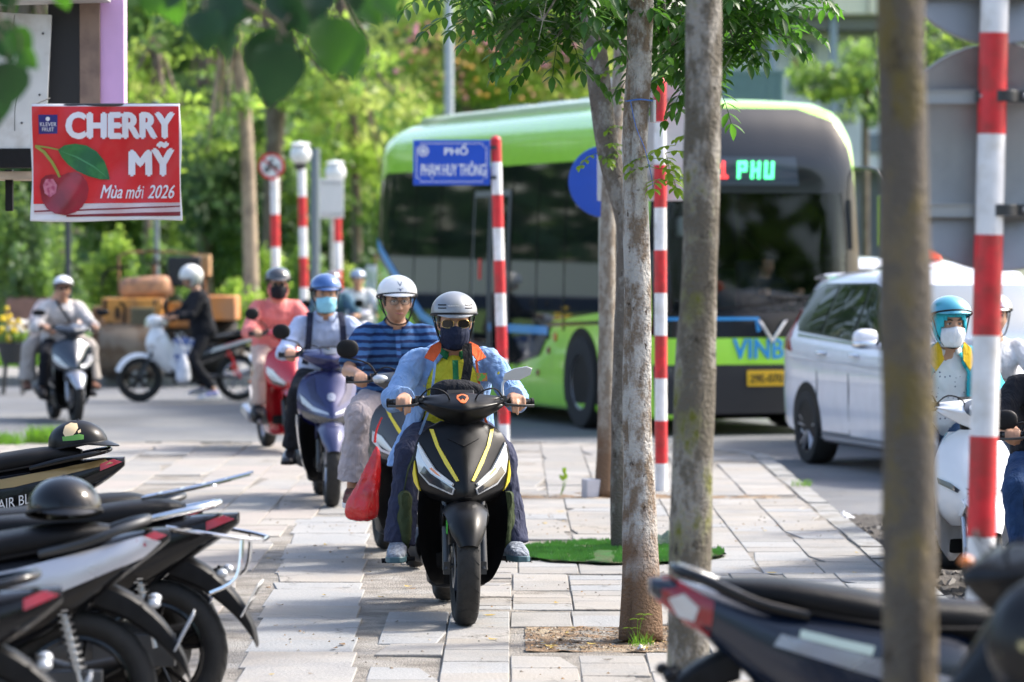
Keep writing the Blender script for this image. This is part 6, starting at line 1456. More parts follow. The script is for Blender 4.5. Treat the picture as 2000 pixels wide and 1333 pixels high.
# dot-matrix lettering
FONT={'P':["111","101","111","100","100"],'H':["101","101","111","101","101"],'U':["101","101","101","101","111"],'B':["110","101","110","101","111"],'E':["111","100","110","100","111"],'A':["010","101","111","101","101"],'N':["101","111","111","111","101"],'1':["010","110","010","010","111"]}
LEDG=pm('green_led',(.05,.8,.3),.5,emit=(.10,1,.35),es=1.6); LEDR=pm('red_led',(.8,.05,.05),.5,emit=(1,.05,.05),es=1.2)
def led(word,x0,z0,px,mat,name):
    m=MB(); x=x0
    for ch in word:
        for r_,row in enumerate(FONT[ch]):
            for c_,b_ in enumerate(row):
                if b_=='1':
                    X_=x+c_*px; Z_=z0-r_*px; h=bbv.ray_cast(Vector((X_,-9,Z_)),Vector((0,1,0))); 
                    if h[0]: m.ball(h[0]+Vector((0,-.028,0)),px*.46,n=8,m=5)
        x+=px*4.1
    m.build(name,mat,ds)
led('PHU',-.215,2.765,.036,LEDG,'lettering'); led('1',-.42,2.765,.036,LEDR,'lettering')
# V badge and words
m=MB()
h=bbv.ray_cast(Vector((.30,-9,1.10)),Vector((0,1,0)))[0]
vx=.12
for sg in (-1,1): m.prism([(vx+sg*0,.93),(vx+sg*.03,.97),(vx+sg*.165,1.17),(vx+sg*.125,1.165),(vx+sg*.0,.985)][::sg],.02,Matrix.Translation((0,h.y-.03,0)))
m.build('v_emblem',CHR,bus,bevel=.004)
def bustext(s_,h_,mat,x,z,w_,face='-y'):
    if face=='-y': hh=bbv.ray_cast(Vector((x,-9,z)),Vector((0,1,0)))[0]; M=txM((x,hh.y-.012,z),(1,0,0),(0,0,1))
    else: M=txM((-BW-.012,x,z),(0,-1,0),(0,0,1))
    return text(s_,h_,mat,bus,M,ext=.006,bold=.03,width=w_)
bustext('VINBUS',.20,BLU,.12,.88,.84)
# blue light line on the front
B([(-1.08,1.20),(-.02,1.20),(.0,1.06),(-.04,1.05),(-.06,1.17),(-1.08,1.17)],'-y',.016,'blue_line',BLU,step=.1)
pl_=B([(-.15,.50),(.39,.50),(.39,.66),(-.15,.66)],'-y',.02,'number_plate',pm('yellow_plate',(.78,.48,.02),.5),step=.1)
hh=bbv.ray_cast(Vector((.12,-9,.58)),Vector((0,1,0)))[0]
text('29E-070.46',.085,pm('plate_ink',(.02,.02,.02),.5),pl_,txM((.12,hh.y-.03,.58),(1,0,0),(0,0,1)),ext=.003,bold=.01,width=.48)
m=MB(); 
for sg in (-1,1):
    B([(sg*.72,.56),(sg*1.02,.58),(sg*1.02,.70),(sg*.74,.69)][::sg],'-y',.012,'headlight',LENSD,step=.08)
# side: near side is -X. poly=(y,z). front at fy0
S_=lambda y: fy0+y
gl=[(S_(.50),1.25),(S_(1.0),1.0),(S_(3.55),.95),(S_(3.75),.62),(S_(5.9),.62),(S_(6.1),.95),(S_(6.9),1.0),(S_(8.3),1.95),(S_(8.75),2.0),(S_(8.85),2.3),(S_(8.75),2.72),(S_(8.5),2.78),(S_(.9),2.78),(S_(.62),2.5)]
gl=[(S_(.48),1.30),(S_(2.9),1.12),(S_(3.3),.78),(S_(4.0),.62),(S_(6.7),.62),(S_(7.5),.80),(S_(9.0),1.62),(S_(9.5),1.80),(S_(9.58),2.2),(S_(9.5),2.70),(S_(9.2),2.82),(S_(.95),2.82),(S_(.66),2.55)]
sg_=B(gl,'-x',.008,'side_window_band',DGL,step=.22)
B(gl,'+x',.008,'side_window_band',DGL,step=.22)
B([(S_(1.0),1.16),(S_(3.05),1.10),(S_(3.40),.80),(S_(4.0),.66),(S_(4.0),.63),(S_(3.3),.74),(S_(2.9),1.06),(S_(1.0),1.12)],'-x',.016,'black_line',BLKP)
ln=[(S_(3.0),1.06),(S_(7.05),1.06),(S_(7.5),1.14),(S_(9.5),2.02),(S_(9.5),1.92),(S_(7.6),1.06),(S_(7.1),.97),(S_(3.0),.97)]
B(ln,'-x',.017,'blue_line',BLU,step=.15)
# door leaves and glazing bars on the near side
for (a,b) in ((4.35,4.95),(5.02,5.62)):
    fr_=B([(S_(a),.42),(S_(b),.42),(S_(b),2.55),(S_(a),2.55)],'-x',.02,'door_leaf',GREY)
    B([(S_(a+.05),.50),(S_(b-.05),.50),(S_(b-.05),2.48),(S_(a+.05),2.48)],'-x',.026,'door_glass',DGL,par=fr_)
    hb_o=B([(S_((a+b)/2-.05),1.55),(S_((a+b)/2+.05),1.55),(S_((a+b)/2+.05),1.78),(S_((a+b)/2-.05),1.78)],'-x',.03,'door_sticker',pm('red_sticker',(.7,.02,.02),.4),par=fr_,step=.05)
for a in (2.5,3.4,4.28,5.7,6.9,7.9): B([(S_(a),1.02),(S_(a+.03),1.02),(S_(a+.03),2.70),(S_(a),2.70)],'-x',.014,'glazing_bar',BLKP,step=.3)
for a in (.55,2.4,4.1,6.2,7.6): B([(S_(a),.36),(S_(a+.012),.36),(S_(a+.012),.64),(S_(a),.64)],'-x',.010,'panel_seam',GREY,step=.2)
bustext('VINBUS',.17,pm('sign_white',(.6,.6,.6),.4),S_(1.75),2.42,.75,face='-x')
B(circle(S_(2.78),.95,.05,n=14),'-x',.014,'side_marker',AMB,step=.05); B(circle(S_(3.0),.80,.04,n=14),'-x',.014,'side_reflector',REDL,step=.05); B(circle(S_(3.35),.55,.035,n=12),'-x',.014,'side_reflector',REDL,step=.05); B([(S_(2.98),.92),(S_(3.04),.92),(S_(3.04),1.02),(S_(2.98),1.02)],'-x',.014,'charge_flap',BLK,step=.05)
# wheels and arches
for yy in (1.95,7.5):
    for sg in (-1,1):
        ax='-x' if sg<0 else '+x'
        B(circle(S_(yy),.50,.555,.565,n=30,a0=-.42,a1=PI+.42),ax,.010,'wheel_arch',BLK,step=.12)
        w_=bpy.data.objects.new('wheel',None); C.objects.link(w_); w_.parent=bus
        m=MB(); c=Vector((sg*1.075,S_(yy),.49)); q=.155
        m.lathe([(.29,-q),(.40,-q*1.05),(.47,-q),(.49,-q*.6),(.49,q*.6),(.47,q),(.40,q*1.05),(.29,q),(.29,-q)],c+Vector((sg*.04,0,0)),'x',40); m.build('tyre',RUB,w_)
        m=MB(); m.lathe([(0,sg*.10),(.09,sg*.10),(.12,sg*.05),(.2,sg*.02),(.27,sg*.10),(.295,sg*.15),(.295,-sg*.1),(0,-sg*.1)],c+Vector((sg*.04,0,0)),'x',30)
        for k in range(8): a=2*PI*k/8; m.ball(c+Vector((sg*.12,.13*math.cos(a),.13*math.sin(a))),.018,n=6,m=4)
        m.build('rim',pm('steel_rim',(.38,.38,.38),.4,.6,var=.2),w_)
# underfloor
m=MB(); m.box((0,0,.34),(2.1,8.4,.2)); m.build('underbody',BLK,bus)
# roof equipment and mirrors
m=MB(); m.sloft([(S_(2.4),3.42,.80,.08,4),(S_(2.8),3.43,.9,.10,4),(S_(8.7),3.43,.9,.10,4),(S_(9.1),3.40,.80,.06,4)],n=26); m.build('roof_cover',paint('roof_white',(.55,.66,.42),.35),bus)
for a in (3.2,4.6,6.0): m=MB(); m.box((0,S_(a),3.53),(1.3,1.0,.03)); m.build('roof_hatch',pm('roof_grey',(.4,.43,.5),.5),bus,bevel=.01)
for sg in (-1,1):
    m=MB(); m.tube([(sg*1.10,S_(.35),2.72),(sg*1.32,S_(.10),2.70),(sg*1.40,S_(.02),2.45)],.022,n=8,sm=3); m.box((sg*1.43,S_(.02),2.18),(.24,.12,.52),(0,0,0)); m.build('mirror',pm('mirror_grey',(.07,.075,.08),.4),bus,bevel=.03)
# wipers, dashboard, seats, wheel, route card
m=MB(); m.tube([(-.6,S_(.03),1.27),(.05,S_(.0),1.33),(.5,S_(.02),1.40)],.012,n=6); m.tube([(.9,S_(.10),1.27),(.55,S_(.03),1.36),(.1,S_(.0),1.40)],.012,n=6); m.build('wiper',BLK,bus)
m=MB(); m.box((0,S_(.42),1.10),(2.0,.3,.22)); m.box((0,S_(.34),1.20),(1.9,.16,.05)); m.build('dashboard',pm('dash_grey',(.05,.055,.06),.6),bus,bevel=.03)
m=MB(); m.tube([(.50+.21*math.cos(a),S_(.62)+.12*math.sin(a)*.5,1.38+.14*math.sin(a)) for a in [2*PI*q/24 for q in range(25)]],.014,n=6); m.tube([(.50,S_(.55),1.2),(.50,S_(.62),1.38)],.03,n=8); m.build('steering_wheel',BLK,bus)
m=MB(); m.box((.5,S_(1.15),1.0),(.46,.45,.12)); m.box((.5,S_(1.38),1.40),(.44,.12,.75),(-.1,0,0)); m.build('driver_seat',pm('seat_cloth',(.03,.035,.05),.8),bus,bevel=.04)
for r_ in range(5):
    for x_ in (-.72,.72): m=MB(); m.box((x_,S_(3.2+r_*.95),1.0),(.8,.42,.1)); m.box((x_,S_(3.4+r_*.95),1.35),(.8,.08,.65),(-.08,0,0)); m.build('passenger_seat',pm('seat_green',(.03,.09,.05),.8),bus,bevel=.04)
m=MB(); m.box((0,S_(4.7),.80),(2.2,8.6,.05)); m.build('floor_panel',pm('bus_floor',(.07,.07,.075),.7),bus)
m=MB(); m.box((-.62,S_(.35),2.12),(.36,.10,.20)); m.build('camera_box',pm('pale_box',(.4,.42,.42),.5),bus,bevel=.03)
m=MB(); m.box((-.35,S_(2.4),1.9),(1.5,.03,1.5)); m.build('cabin_shade_panel',pm('cabin_shade_dark',(.012,.014,.016),.5),bus)  # dark panel behind the driver, cabin shade put into its colour
m=MB(); m.box((0,S_(5.0),3.1),(2.1,8.2,.03)); m.box((0,S_(9.3),1.9),(2.1,.03,2.2)); m.build('inner_lining',pm('lining_shade',(.03,.03,.032),.7),bus)  # lining coloured dark so the cabin looks shaded inside
# bus driver
Jd=dict(hip=v3(0,.0,0),neck=v3(0,.02,.47),head=v3(0,-.04,.60),sh=[v3(-.18,.03,.42),v3(.18,.03,.42)],el=[v3(-.26,-.12,.22),v3(.26,-.12,.22)],wr=[v3(-.19,-.38,.34),v3(.19,-.38,.34)],grip=[v3(-.19,-.48,.34),v3(.19,-.48,.34)],kn=[v3(-.14,-.42,.05),v3(.14,-.42,.05)],an=[v3(-.14,-.5,-.36),v3(.14,-.5,-.36)],toe=[v3(-.14,-.64,-.4),v3(.14,-.64,-.4)])
dw=bus.matrix_basis@Vector((.50,S_(1.12),1.12))
rider('bus driver in a dark jacket with short black hair seated behind the windscreen',o0+Matrix.Rotation(rz,3,'Z')@Vector((.50,S_(1.12),1.12)),rz,Jd,dict(wear={'jacket':dict(t='top',m=NAVY,sleeve=.95),'trousers':dict(t='legs',m=NAVY)},shoe=JBLK),vox=.010,skin=SKIN)
# ---------- white MPV ----------
WCP=paint('white_car_paint',(.76,.76,.80),.16); CGL=pm('car_side_glass',(.008,.010,.010),.03,spec=.6)
rz=R(14.5); fwd=Vector((math.sin(rz),-math.cos(rz),0)); rgt=Vector((math.cos(rz),math.sin(rz),0))
# local: front axle y=-1.39, rear axle y=+1.39; near side -X
rw=G(1590,906,-.13); o0=rw+rgt*.80-fwd*(-1.39)
o0=Vector((o0.x,o0.y,-.13)); car=thing('white_car','pearl white people carrier passing the bus front, its side and rear wheel in view','car',o0,rz)
def smooth(t): t=max(0,min(1,t)); return t*t*(3-2*t)
st=[ # y, halfwidth, z bottom, z belt, z top, top halfwidth
 (-2.24,.60,.34,.62,.72,.50),(-2.20,.74,.27,.74,.84,.62),(-2.05,.83,.22,.86,.94,.70),(-1.75,.865,.21,.93,1.02,.74),(-1.39,.875,.21,.96,1.07,.76),(-1.0,.875,.20,.99,1.13,.76),(-.80,.875,.20,1.0,1.24,.73),
 (-.45,.875,.20,1.01,1.48,.68),(-.15,.875,.20,1.02,1.61,.655),(.2,.875,.20,1.04,1.675,.645),(.7,.875,.20,1.06,1.69,.64),(1.2,.875,.20,1.08,1.68,.63),(1.6,.872,.22,1.10,1.66,.62),(1.9,.865,.25,1.12,1.62,.61),(2.05,.85,.28,1.13,1.50,.60),(2.17,.82,.31,1.10,1.28,.62),(2.24,.76,.36,1.04,1.10,.62)]
st=catmull(st,5); rings=[]
for y,hw,zb,zl,ztp,th in st:
    pts=[]
    prof=[(.0,zb),(hw*.90,zb+.0),(hw*.975,zb+.05),(hw*.99,zb+.16),(hw*1.0,zb+.34),(hw*.995,zb+.48),(hw*1.005,zl-.16),(hw*.985,zl-.03),(hw*.955,zl)]
    g_=[(hw*.955+(th-hw*.955)*f**1.15,zl+(ztp-.06-zl)*f) for f in (.25,.5,.75,1)]
    top=[(th*.93,ztp-.02),(th*.75,ztp+.012),(th*.4,ztp+.03),(0,ztp+.036)]
    half=prof+g_+top; rings.append([Vector((x,y,z)) for x,z in half]+[Vector((-x,y,z)) for x,z in reversed(half[1:-1])])
mb=MB(); mb.loft(rings); cbv=mb.bvh(); mb.build('body',WCP,car,sharp=45)
K=lambda poly,ax,off,name,mat,par=car,step=.09,th=None: decal(cbv,poly,ax,off,name,mat,par,step=step,far=5,th=th)
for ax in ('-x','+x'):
    K([(-.72,1.06),(1.78,1.16),(2.0,1.30),(1.93,1.50),(1.55,1.585),(.2,1.60),(-.2,1.53),(-.42,1.40)],ax,.004,'window_surround',BLKG)
    for nm,pl in (('side_window',[(-.60,1.09),(.25,1.115),(.22,1.57),(-.12,1.53),(-.36,1.39)]),('side_window',[(.34,1.12),(1.08,1.145),(1.02,1.575),(.31,1.575)]),('quarter_window',[(1.17,1.15),(1.58,1.18),(1.42,1.53),(1.12,1.57)])): K(pl,ax,.009,nm,CGL)
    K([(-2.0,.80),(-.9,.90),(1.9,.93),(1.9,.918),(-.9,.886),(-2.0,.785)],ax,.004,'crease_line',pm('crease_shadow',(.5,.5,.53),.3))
    K([(-.55,1.045),(1.75,1.115),(1.75,1.135),(-.55,1.065)],ax,.009,'chrome_strip',CHR)
    for y_ in (.28,1.10,-.92): K([(y_,.30),(y_+.010,.30),(y_+.010,1.08),(y_,1.08)],ax,.003,'door_gap',BLK,step=.2)
    K([(.28,.30),(1.10,.30),(1.10,.308),(.28,.308)],ax,.003,'door_gap',BLK,step=.2)
    K([(-1.0,.235),(1.0,.235),(1.0,.30),(-1.0,.30)],ax,.012,'sill',pm('silver_sill',(.45,.45,.47),.3,.5),step=.15)
    sg=-1 if ax=='-x' else 1
    for y_ in (.12,.96):
        z_=.985; m=MB(); x_=sg*.885; m.tube([(x_-sg*.01,y_-.085,z_),(x_+sg*.022,y_-.05,z_+.004),(x_+sg*.022,y_+.05,z_+.006),(x_-sg*.01,y_+.085,z_+.004)],[.012,.015,.015,.012],n=8,sm=3); m.build('door_handle',CHR,car)
    m=MB(); m.ball((sg*1.0,-.50,1.14),(.115,.07,.085),n=20,m=12,p=2.6); m.tube([(sg*.86,-.52,1.08),(sg*.95,-.50,1.09)],.03,n=8); mo=m.build('mirror',WCP,car)
    m=MB(); m.ball((sg*1.0,-.505,1.10),(.117,.072,.045),n=20,m=10,p=2.6); m.build('mirror_lower',CHR,mo)
    K([(1.80,.98),(2.0,1.0),(2.05,1.14),(1.98,1.36),(1.93,1.34),(1.95,1.14)],ax,.010,'tail_light',REDL,step=.05)
    for yy in (-1.39,1.39):
        K(circle(yy,.34,.385,.385,n=28,a0=-.32,a1=PI+.32),ax,.006,'wheel_arch',BLK,step=.08)
        w_=bpy.data.objects.new('wheel',None); C.objects.link(w_); w_.parent=car; c=Vector((sg*.775,yy,.325)); q=.105
        m=MB(); m.lathe([(.225,-q),(.27,-q*1.05),(.31,-q),(.325,-q*.6),(.327,0),(.325,q*.6),(.31,q),(.27,q*1.05),(.225,q),(.225,-q)],c,'x',44); m.build('tyre',RUB,w_)
        m=MB(); m.lathe([(.228,sg*.10),(.21,sg*.098),(.205,sg*.03),(.0,-sg*.02),(.0,-sg*.06),(.228,-sg*.06)],c,'x',36); rm=m.build('rim',pm('rim_dark',(.05,.05,.055),.4,.6),w_)
        m=MB()
        for k in range(5):
            a=2*PI*k/5+.3
            for da in (-.17,.17):
                d0=Vector((0,math.cos(a+da*.5),math.sin(a+da*.5))); d1=Vector((0,math.cos(a+da),math.sin(a+da))); m.tube([c+Vector((sg*.075,0,0))+d0*.035,c+Vector((sg*.088,0,0))+d1*.215],[.016,.013],n=6)
        m.lathe([(0,sg*.085),(.04,sg*.083),(.045,sg*.06),(0,sg*.05)],c,'x',16); m.build('spokes',pm('rim_silver',(.5,.5,.52),.3,.7),rm)
K([(-.60,1.10),(.60,1.10),(.57,1.42),(.50,1.585),(-.50,1.585),(-.57,1.42)],'-y',.006,'windscreen',pm('screen_glass',(.10,.13,.15),.05,coat=1,spec=1),step=.08)
K([(-.72,.52),(.72,.52),(.60,.78),(-.60,.78)],'-y',.008,'grille',BLKG,step=.08); 
for sg in (-1,1): K([(sg*.62,.40),(sg*.80,.46),(sg*.80,.66),(sg*.64,.62)][::sg],'-y',.01,'headlight',LENS,step=.05); K([(sg*.55,.80),(sg*.78,.86),(sg*.76,.90),(sg*.55,.84)][::sg],'-y',.01,'daytime_light',LENS,step=.05)
K([(-.6,1.20),(.6,1.20),(.55,1.50),(-.55,1.50)],'+y',.006,'rear_window',CGL,step=.1); K([(-.25,.70),(.25,.70),(.25,.82),(-.25,.82)],'+y',.008,'number_plate',WHP,step=.1)
m=MB(); m.box((0,0,.30),(1.5,3.9,.16)); m.build('underbody',BLK,car)
m=MB(); m.sloft([(1.78,1.66,.58,.02,3),(2.0,1.645,.57,.018,3),(2.14,1.62,.54,.01,3)],sm=2); m.build('roof_spoiler',WCP,car)
# white van-like cars farther along, seen as bright slivers behind the bus mirror
def small_car(label,x,D,rz,body,name='parked_car',lamp=False,glass=CGL):
    o0=Vector(((x-1000)/F*D,D,-.13)); t=thing(name,label,'car',o0,rz); t.scale=(1,1,1.2)
    S2=[(-2.1,.6,.35,.6,.70,.5),(-2.0,.8,.25,.75,.83,.66),(-1.3,.86,.2,.88,.98,.72),(-.85,.87,.2,.92,1.05,.72),(-.2,.87,.2,.94,1.38,.60),(.2,.87,.2,.95,1.46,.58),(1.1,.87,.2,.97,1.44,.57),(1.8,.85,.25,.98,1.12,.62),(2.15,.78,.32,.9,1.02,.62),(2.22,.7,.4,.82,.9,.6)]
    rings=[]
    for y,hw,zb,zl,zt_,th in catmull(S2,4):
        half=[(0,zb),(hw*.93,zb),(hw,zb+.15),(hw,zb+.4),(hw*.97,zl),(hw*.95+(th-hw*.95)*.5,(zl+zt_)/2),(th,zt_-.04),(th*.7,zt_),(0,zt_+.03)]
        rings.append([Vector((a,y,b)) for a,b in half]+[Vector((-a,y,b)) for a,b in reversed(half[1:-1])])
    mb=MB(); mb.loft(rings); bv=mb.bvh(); mb.build('body',body,t,sharp=45)
    for ax in ('-x','+x'):
        decal(bv,[(-.65,1.0),(1.5,1.03),(1.05,1.38),(.1,1.40),(-.2,1.33)],ax,.006,'side_window',glass,t,step=.12,far=4)
    decal(bv,[(-.62,1.02),(.62,1.02),(.5,1.38),(-.5,1.38)],'-y',.006,'windscreen',glass,t,step=.12,far=4)
    for sg in (-1,1):
        decal(bv,[(sg*.45,.62),(sg*.74,.64),(sg*.72,.76),(sg*.5,.74)][::sg],'-y',.008,'headlight',LENS,t,step=.08,far=4)
        for yy in (-1.3,1.3):
            w_=bpy.data.objects.new('wheel',None); C.objects.link(w_); w_.parent=t; c=Vector((sg*.80,yy,.31)); m=MB(); m.lathe([(.2,-.09),(.29,-.09),(.31,0),(.29,.09),(.2,.09),(.2,-.09)],c,'x',28); m.build('tyre',RUB,w_); m=MB(); m.lathe([(0,sg*.08),(.12,sg*.05),(.2,sg*.085),(.2,-sg*.05)],c,'x',20); m.build('rim',SIL,w_)
            decal(bv,circle(yy,.33,.36,.36,n=22,a0=-.35,a1=PI+.35),'-x' if sg<0 else '+x',.008,'wheel_arch',BLK,t,step=.1,far=4)
    if lamp: m=MB(); m.ball((-.15,.4,1.53),(.11,.10,.10),n=16,m=10); m.build('roof_beacon',pm('orange_beacon',(.75,.10,.04),.3,coat=.5),t); m=MB(); m.box((-.15,.4,1.475),(.2,.2,.03)); m.build('beacon_base',BLK,t)
    return t
small_car('white taxi with a round orange roof beacon behind the white people carrier',1870,36.2,R(8),WCP,'taxi',True)
small_car('white car waiting behind the bus mirror, mostly hidden',1712,46,R(10),WCP)
# ---------- posts, signs, lamps ----------
PGRP='red and white striped posts'
def striped_post(label,bx,by,z0,D,tx,ty,r,first,seg=.305,name='striped_post',off=0.0,rm=REDP,wm=WHS):
    """first: colour at the top ('r'/'w'); off: length of the topmost band"""
    b=Vector(((bx-1000)/F*D,D,z0)); tp=P(tx,ty,D); t=thing(name,label,'post',b,group=PGRP); d=tp-b; L=d.length; d.normalize()
    m=MB(); m.tube([Vector((0,0,-.05)),d*L],r,n=22)
    m.build('pipe',wm,t); 
    a=L; red=first=='r'; l=off or seg; m=MB()
    while a>0:
        lo=max(0,a-l)
        if red: m=MB(); m.tube([d*lo,d*a],r+.0012,n=22); m.build('red_band',rm,t)
        a-=l; l=seg; red=not red
    m=MB(); m.tube([d*L,d*(L+.012),d*(L+.03)],[r*1.05,r*.9,r*.3],n=18); m.build('cap',wm if first=='w' else rm,t)
    return t,b,d,L
t1,b1,d1,l1=striped_post('striped post beside the pale patchy tree, carrying the blank white sign back',1292,960,0,27.9,1289,158,.045,'r',.31,off=.30)
PAN=pm('sign_back_grey',(.50,.51,.53),.45,.2,var=.08,vs=4)
m=MB(); c=P(1254,272,27.98)-b1; m.box(c+Vector((0,.05,0)),(.65,.015,.90)); m.build('sign_panel',PAN,t1,bevel=.01); 
m=MB(); 
for dz in (-.28,.28): m.box(c+Vector((0,.035,dz)),(.6,.02,.03))
m.box(c+Vector((0,.035,0)),(.03,.018,.58)); m.build('bracket',STEEL,t1)
# street name sign
t2,b2,d2,l2=striped_post('striped post holding the blue street name sign at the pavement corner',986,0,0,33.4,968,272,.047,'r',.285,off=.20)
SB=pm('sign_blue',(.005,.07,.50),.4,coat=.1,var=.05)
x0,x1=807,957; zc=318; c=P((x0+x1)/2,zc,33.35); w_=(x1-x0)/F*33.35; h_=88/F*33.35
sg=thing('street_sign','blue street name sign with white lettering fixed to the corner post','street sign',c,R(-3))
m=MB(); m.box((0,0,0),(w_,.02,h_)); pn=m.build('panel',SB,sg,bevel=.004)
SW=pm('sign_white_ink',(.78,.80,.84),.5)
M0=txM((0,-.0115,0),(1,0,0),(0,0,1))
text('PHỐ',.095,SW,sg,Matrix.Translation((.04,0,.115))@M0,ext=.002,bold=.03,width=.20); text('PHẠM HUY THÔNG',.155,SW,sg,Matrix.Translation((.015,0,-.065))@M0,ext=.002,bold=.010,width=.56)
m=MB()
a,b=w_/2-.03,h_/2-.03; q=.03
m.tube([(x,-.012,z) for x,z in ((-a,-b+q),(-a,b-q),(-a+q,b-q),(-a+q,b),(a-q,b),(a-q,b-q),(a,b-q),(a,-b+q),(a-q,-b+q),(a-q,-b),(-a+q,-b),(-a+q,-b+q),(-a,-b+q))],.003,n=4); m.build('border_line',SW,sg)
m=MB()
for rr_ in (.045,.031,.015): m.tube([(-.245+rr_*math.cos(u),-.012,.10+rr_*math.sin(u)) for u in [2*PI*k/18 for k in range(19)]],.004,n=4)
m.prism([(-.262,.085),(-.228,.085),(-.228,.10),(-.245,.118),(-.262,.10)],.004,Matrix.Translation((0,-.012,0))); m.build('round_crest',SW,sg)
m=MB()
for dz in (.13,-.13): m.box((w_/2+.005,.02,dz),(.10,.012,.03))
m.build('bracket',DKM,sg)
# blue disc behind the trees
b=Vector(((1172-1000)/F*29.5,29.5,0)); t=thing('round_blue_sign','round blue traffic sign half hidden behind the crossing tree trunks','traffic sign',b)
m=MB(); c=P(1180,355,29.5)-b; m.lathe([(0,-.006),(.27,-.006),(.275,0),(.27,.006),(0,.006)],c,'y',44); m.build('disc',pm('disc_blue',(.004,.06,.40),.4,coat=.1,var=.06),t)
m=MB(); m.tube([(.02,.05,0),(.02,.05,c.z+.25)],.03,n=14); m.build('pole',STEEL,t)
# far posts left
t3,b3,d3,l3=striped_post('far striped post under the round no-motorcycles sign',541,0,0,54.2,537,352,.055,'w',.44,off=.36,seg=.34) if False else striped_post('far striped post under the round no-motorcycles sign',541,0,0,54.2,536,350,.062,'w',.46,off=.5)
c=P(530,325,54.1); t=thing('round_prohibition_sign','round red-ringed sign with a motorcycle figure, on the leftmost far striped post','traffic sign',c)
m=MB(); m.lathe([(0,-.01),(.185,-.01),(.185,.01),(0,.01)],(0,0,0),'y',36); m.build('disc',WHS,t)
m=MB(); m.lathe([(.15,-.016),(.188,-.016),(.188,.012),(.15,.012),(.15,-.016)],(0,0,0),'y',36); m.build('red_ring',REDP,t)
m=MB(); m.tube([(-.05,-.017,-.05),(.05,-.017,-.03)],.0,n=4) if False else None
for dx,dz in ((-.065,-.05),(.06,-.02)): m.tube([(dx+.035*math.cos(u),-.016,dz+.035*math.sin(u)) for u in [2*PI*k/14 for k in range(15)]],.009,n=5)
m.tube([(-.065,-.016,-.05),(-.01,-.016,.0),(.06,-.016,-.02)],.014,n=6); m.tube([(-.03,-.016,.01),(-.0,-.016,.07)],.022,n=6); m.ball((.012,-.016,.095),.02,n=8,m=6); m.build('motorcycle_figure',BLK,t)
m=MB(); m.box((0,-.02,0),(.032,.004,.33),(0,R(-48),0)); m.build('red_bar',REDP,t)
GLB=pm('frosted_globe',(.72,.74,.72),.25,coat=.4)
def globe_lamp(label,x,yb,yt,D,rg,striped=True):
    if striped: t,b,d,L=striped_post(label,x+10,0,0,D,x+2,yb,.062,'w',.45,off=.45,name='globe_lamp'); t['category']='street lamp'; t['group']='globe lamps on striped posts'
    c=P(x,yt,D)-b; m=MB(); m.ball(c,rg,n=24,m=16); m.build('globe',GLB,t); m=MB(); m.lathe([(.05,-.10),(.09,-.04),(.10,0),(.07,.02)],c-Vector((0,0,rg*.92)),'z',18); m.build('lamp_collar',DKM,t); m=MB(); m.lathe([(.10,-.03),(.16,-.01),(.12,.02),(.0,.04)],c+Vector((0,0,rg*.95)),'z',18); m.build('lamp_cap',GLB,t)
    return t
globe_lamp('globe lamp on a striped post, the left and higher of the pair',587,325,302,57,.16); globe_lamp('globe lamp on a faded striped post, the right one beside the white board',655,360,338,60,.165)
b=Vector(((616-1000)/F*61,61,0)); t=thing('metal_pole','plain grey metal pole between the two globe lamps','pole',b); m=MB(); m.tube([(0,0,0),(0,0,P(616,290,61).z)],.075,n=16); m.build('shaft',pm('pole_grey',(.16,.2,.22),.5,.3),t); m=MB(); m.box((0,0,.1),(.3,.3,.2)); m.build('base',KERB,t,bevel=.02)
c=P(648,388,58.5); t=thing('notice_board','white rectangular board mounted between the two globe lamps','sign',Vector((c.x,58.5,0))); m=MB(); m.box((0,0,c.z),(.36,.03,.60)); m.build('panel',pm('board_white',(.62,.63,.62),.5,var=.05),t,bevel=.01); m=MB(); m.tube([(0,.04,0),(0,.04,c.z+.2)],.03,n=10); m.build('pole',STEEL,t); m=MB(); [m.box((0,-.02,c.z+dz),(.34,.01,.02)) for dz in (-.24,.24)]; m.build('edge_strip',STEEL,t)
b=Vector(((877-1000)/F*70,70,0)); t=thing('tall_lamp_pole','tall pale grey lamp pole rising behind the bus roof','pole',b); m=MB(); m.tube([(0,0,0),(0,0,3),(0,0,9)],[.11,.09,.07],n=18); m.build('shaft',pm('galvanised',(.36,.42,.45),.5,.2),t); m=MB(); m.tube([(0,0,9),(.3,-.3,9.3),(1.2,-1,9.5)],.04,n=8,sm=3); m.box((1.5,-1.2,9.5),(.6,.3,.1)); m.build('lamp_arm',STEEL,t)
b=Vector(((306-1000)/F*63,63,0)); t=thing('metal_pole','thin grey pole standing below the red poster','pole',b); m=MB(); m.tube([(0,0,0),(0,0,4.2)],.045,n=12); m.build('shaft',pm('pole_grey',(.16,.2,.22),.5,.3),t)
b=Vector(((133-1000)/F*60,60,0)); t=thing('metal_pole','dark pole behind the rider in the cream knitted top','pole',b); m=MB(); m.tube([(0,0,0),(0,0,4.2)],.05,n=12); m.build('shaft',pm('pole_dark',(.03,.04,.05),.5,.3),t)
# near post with two round signs seen from behind
D=11.9; t,b,d,L=striped_post('near striped post at the right, carrying two round sign backs',1906,489+13125/11.9,0,D,1951,-330,.0435,'r',.312,off=.312)
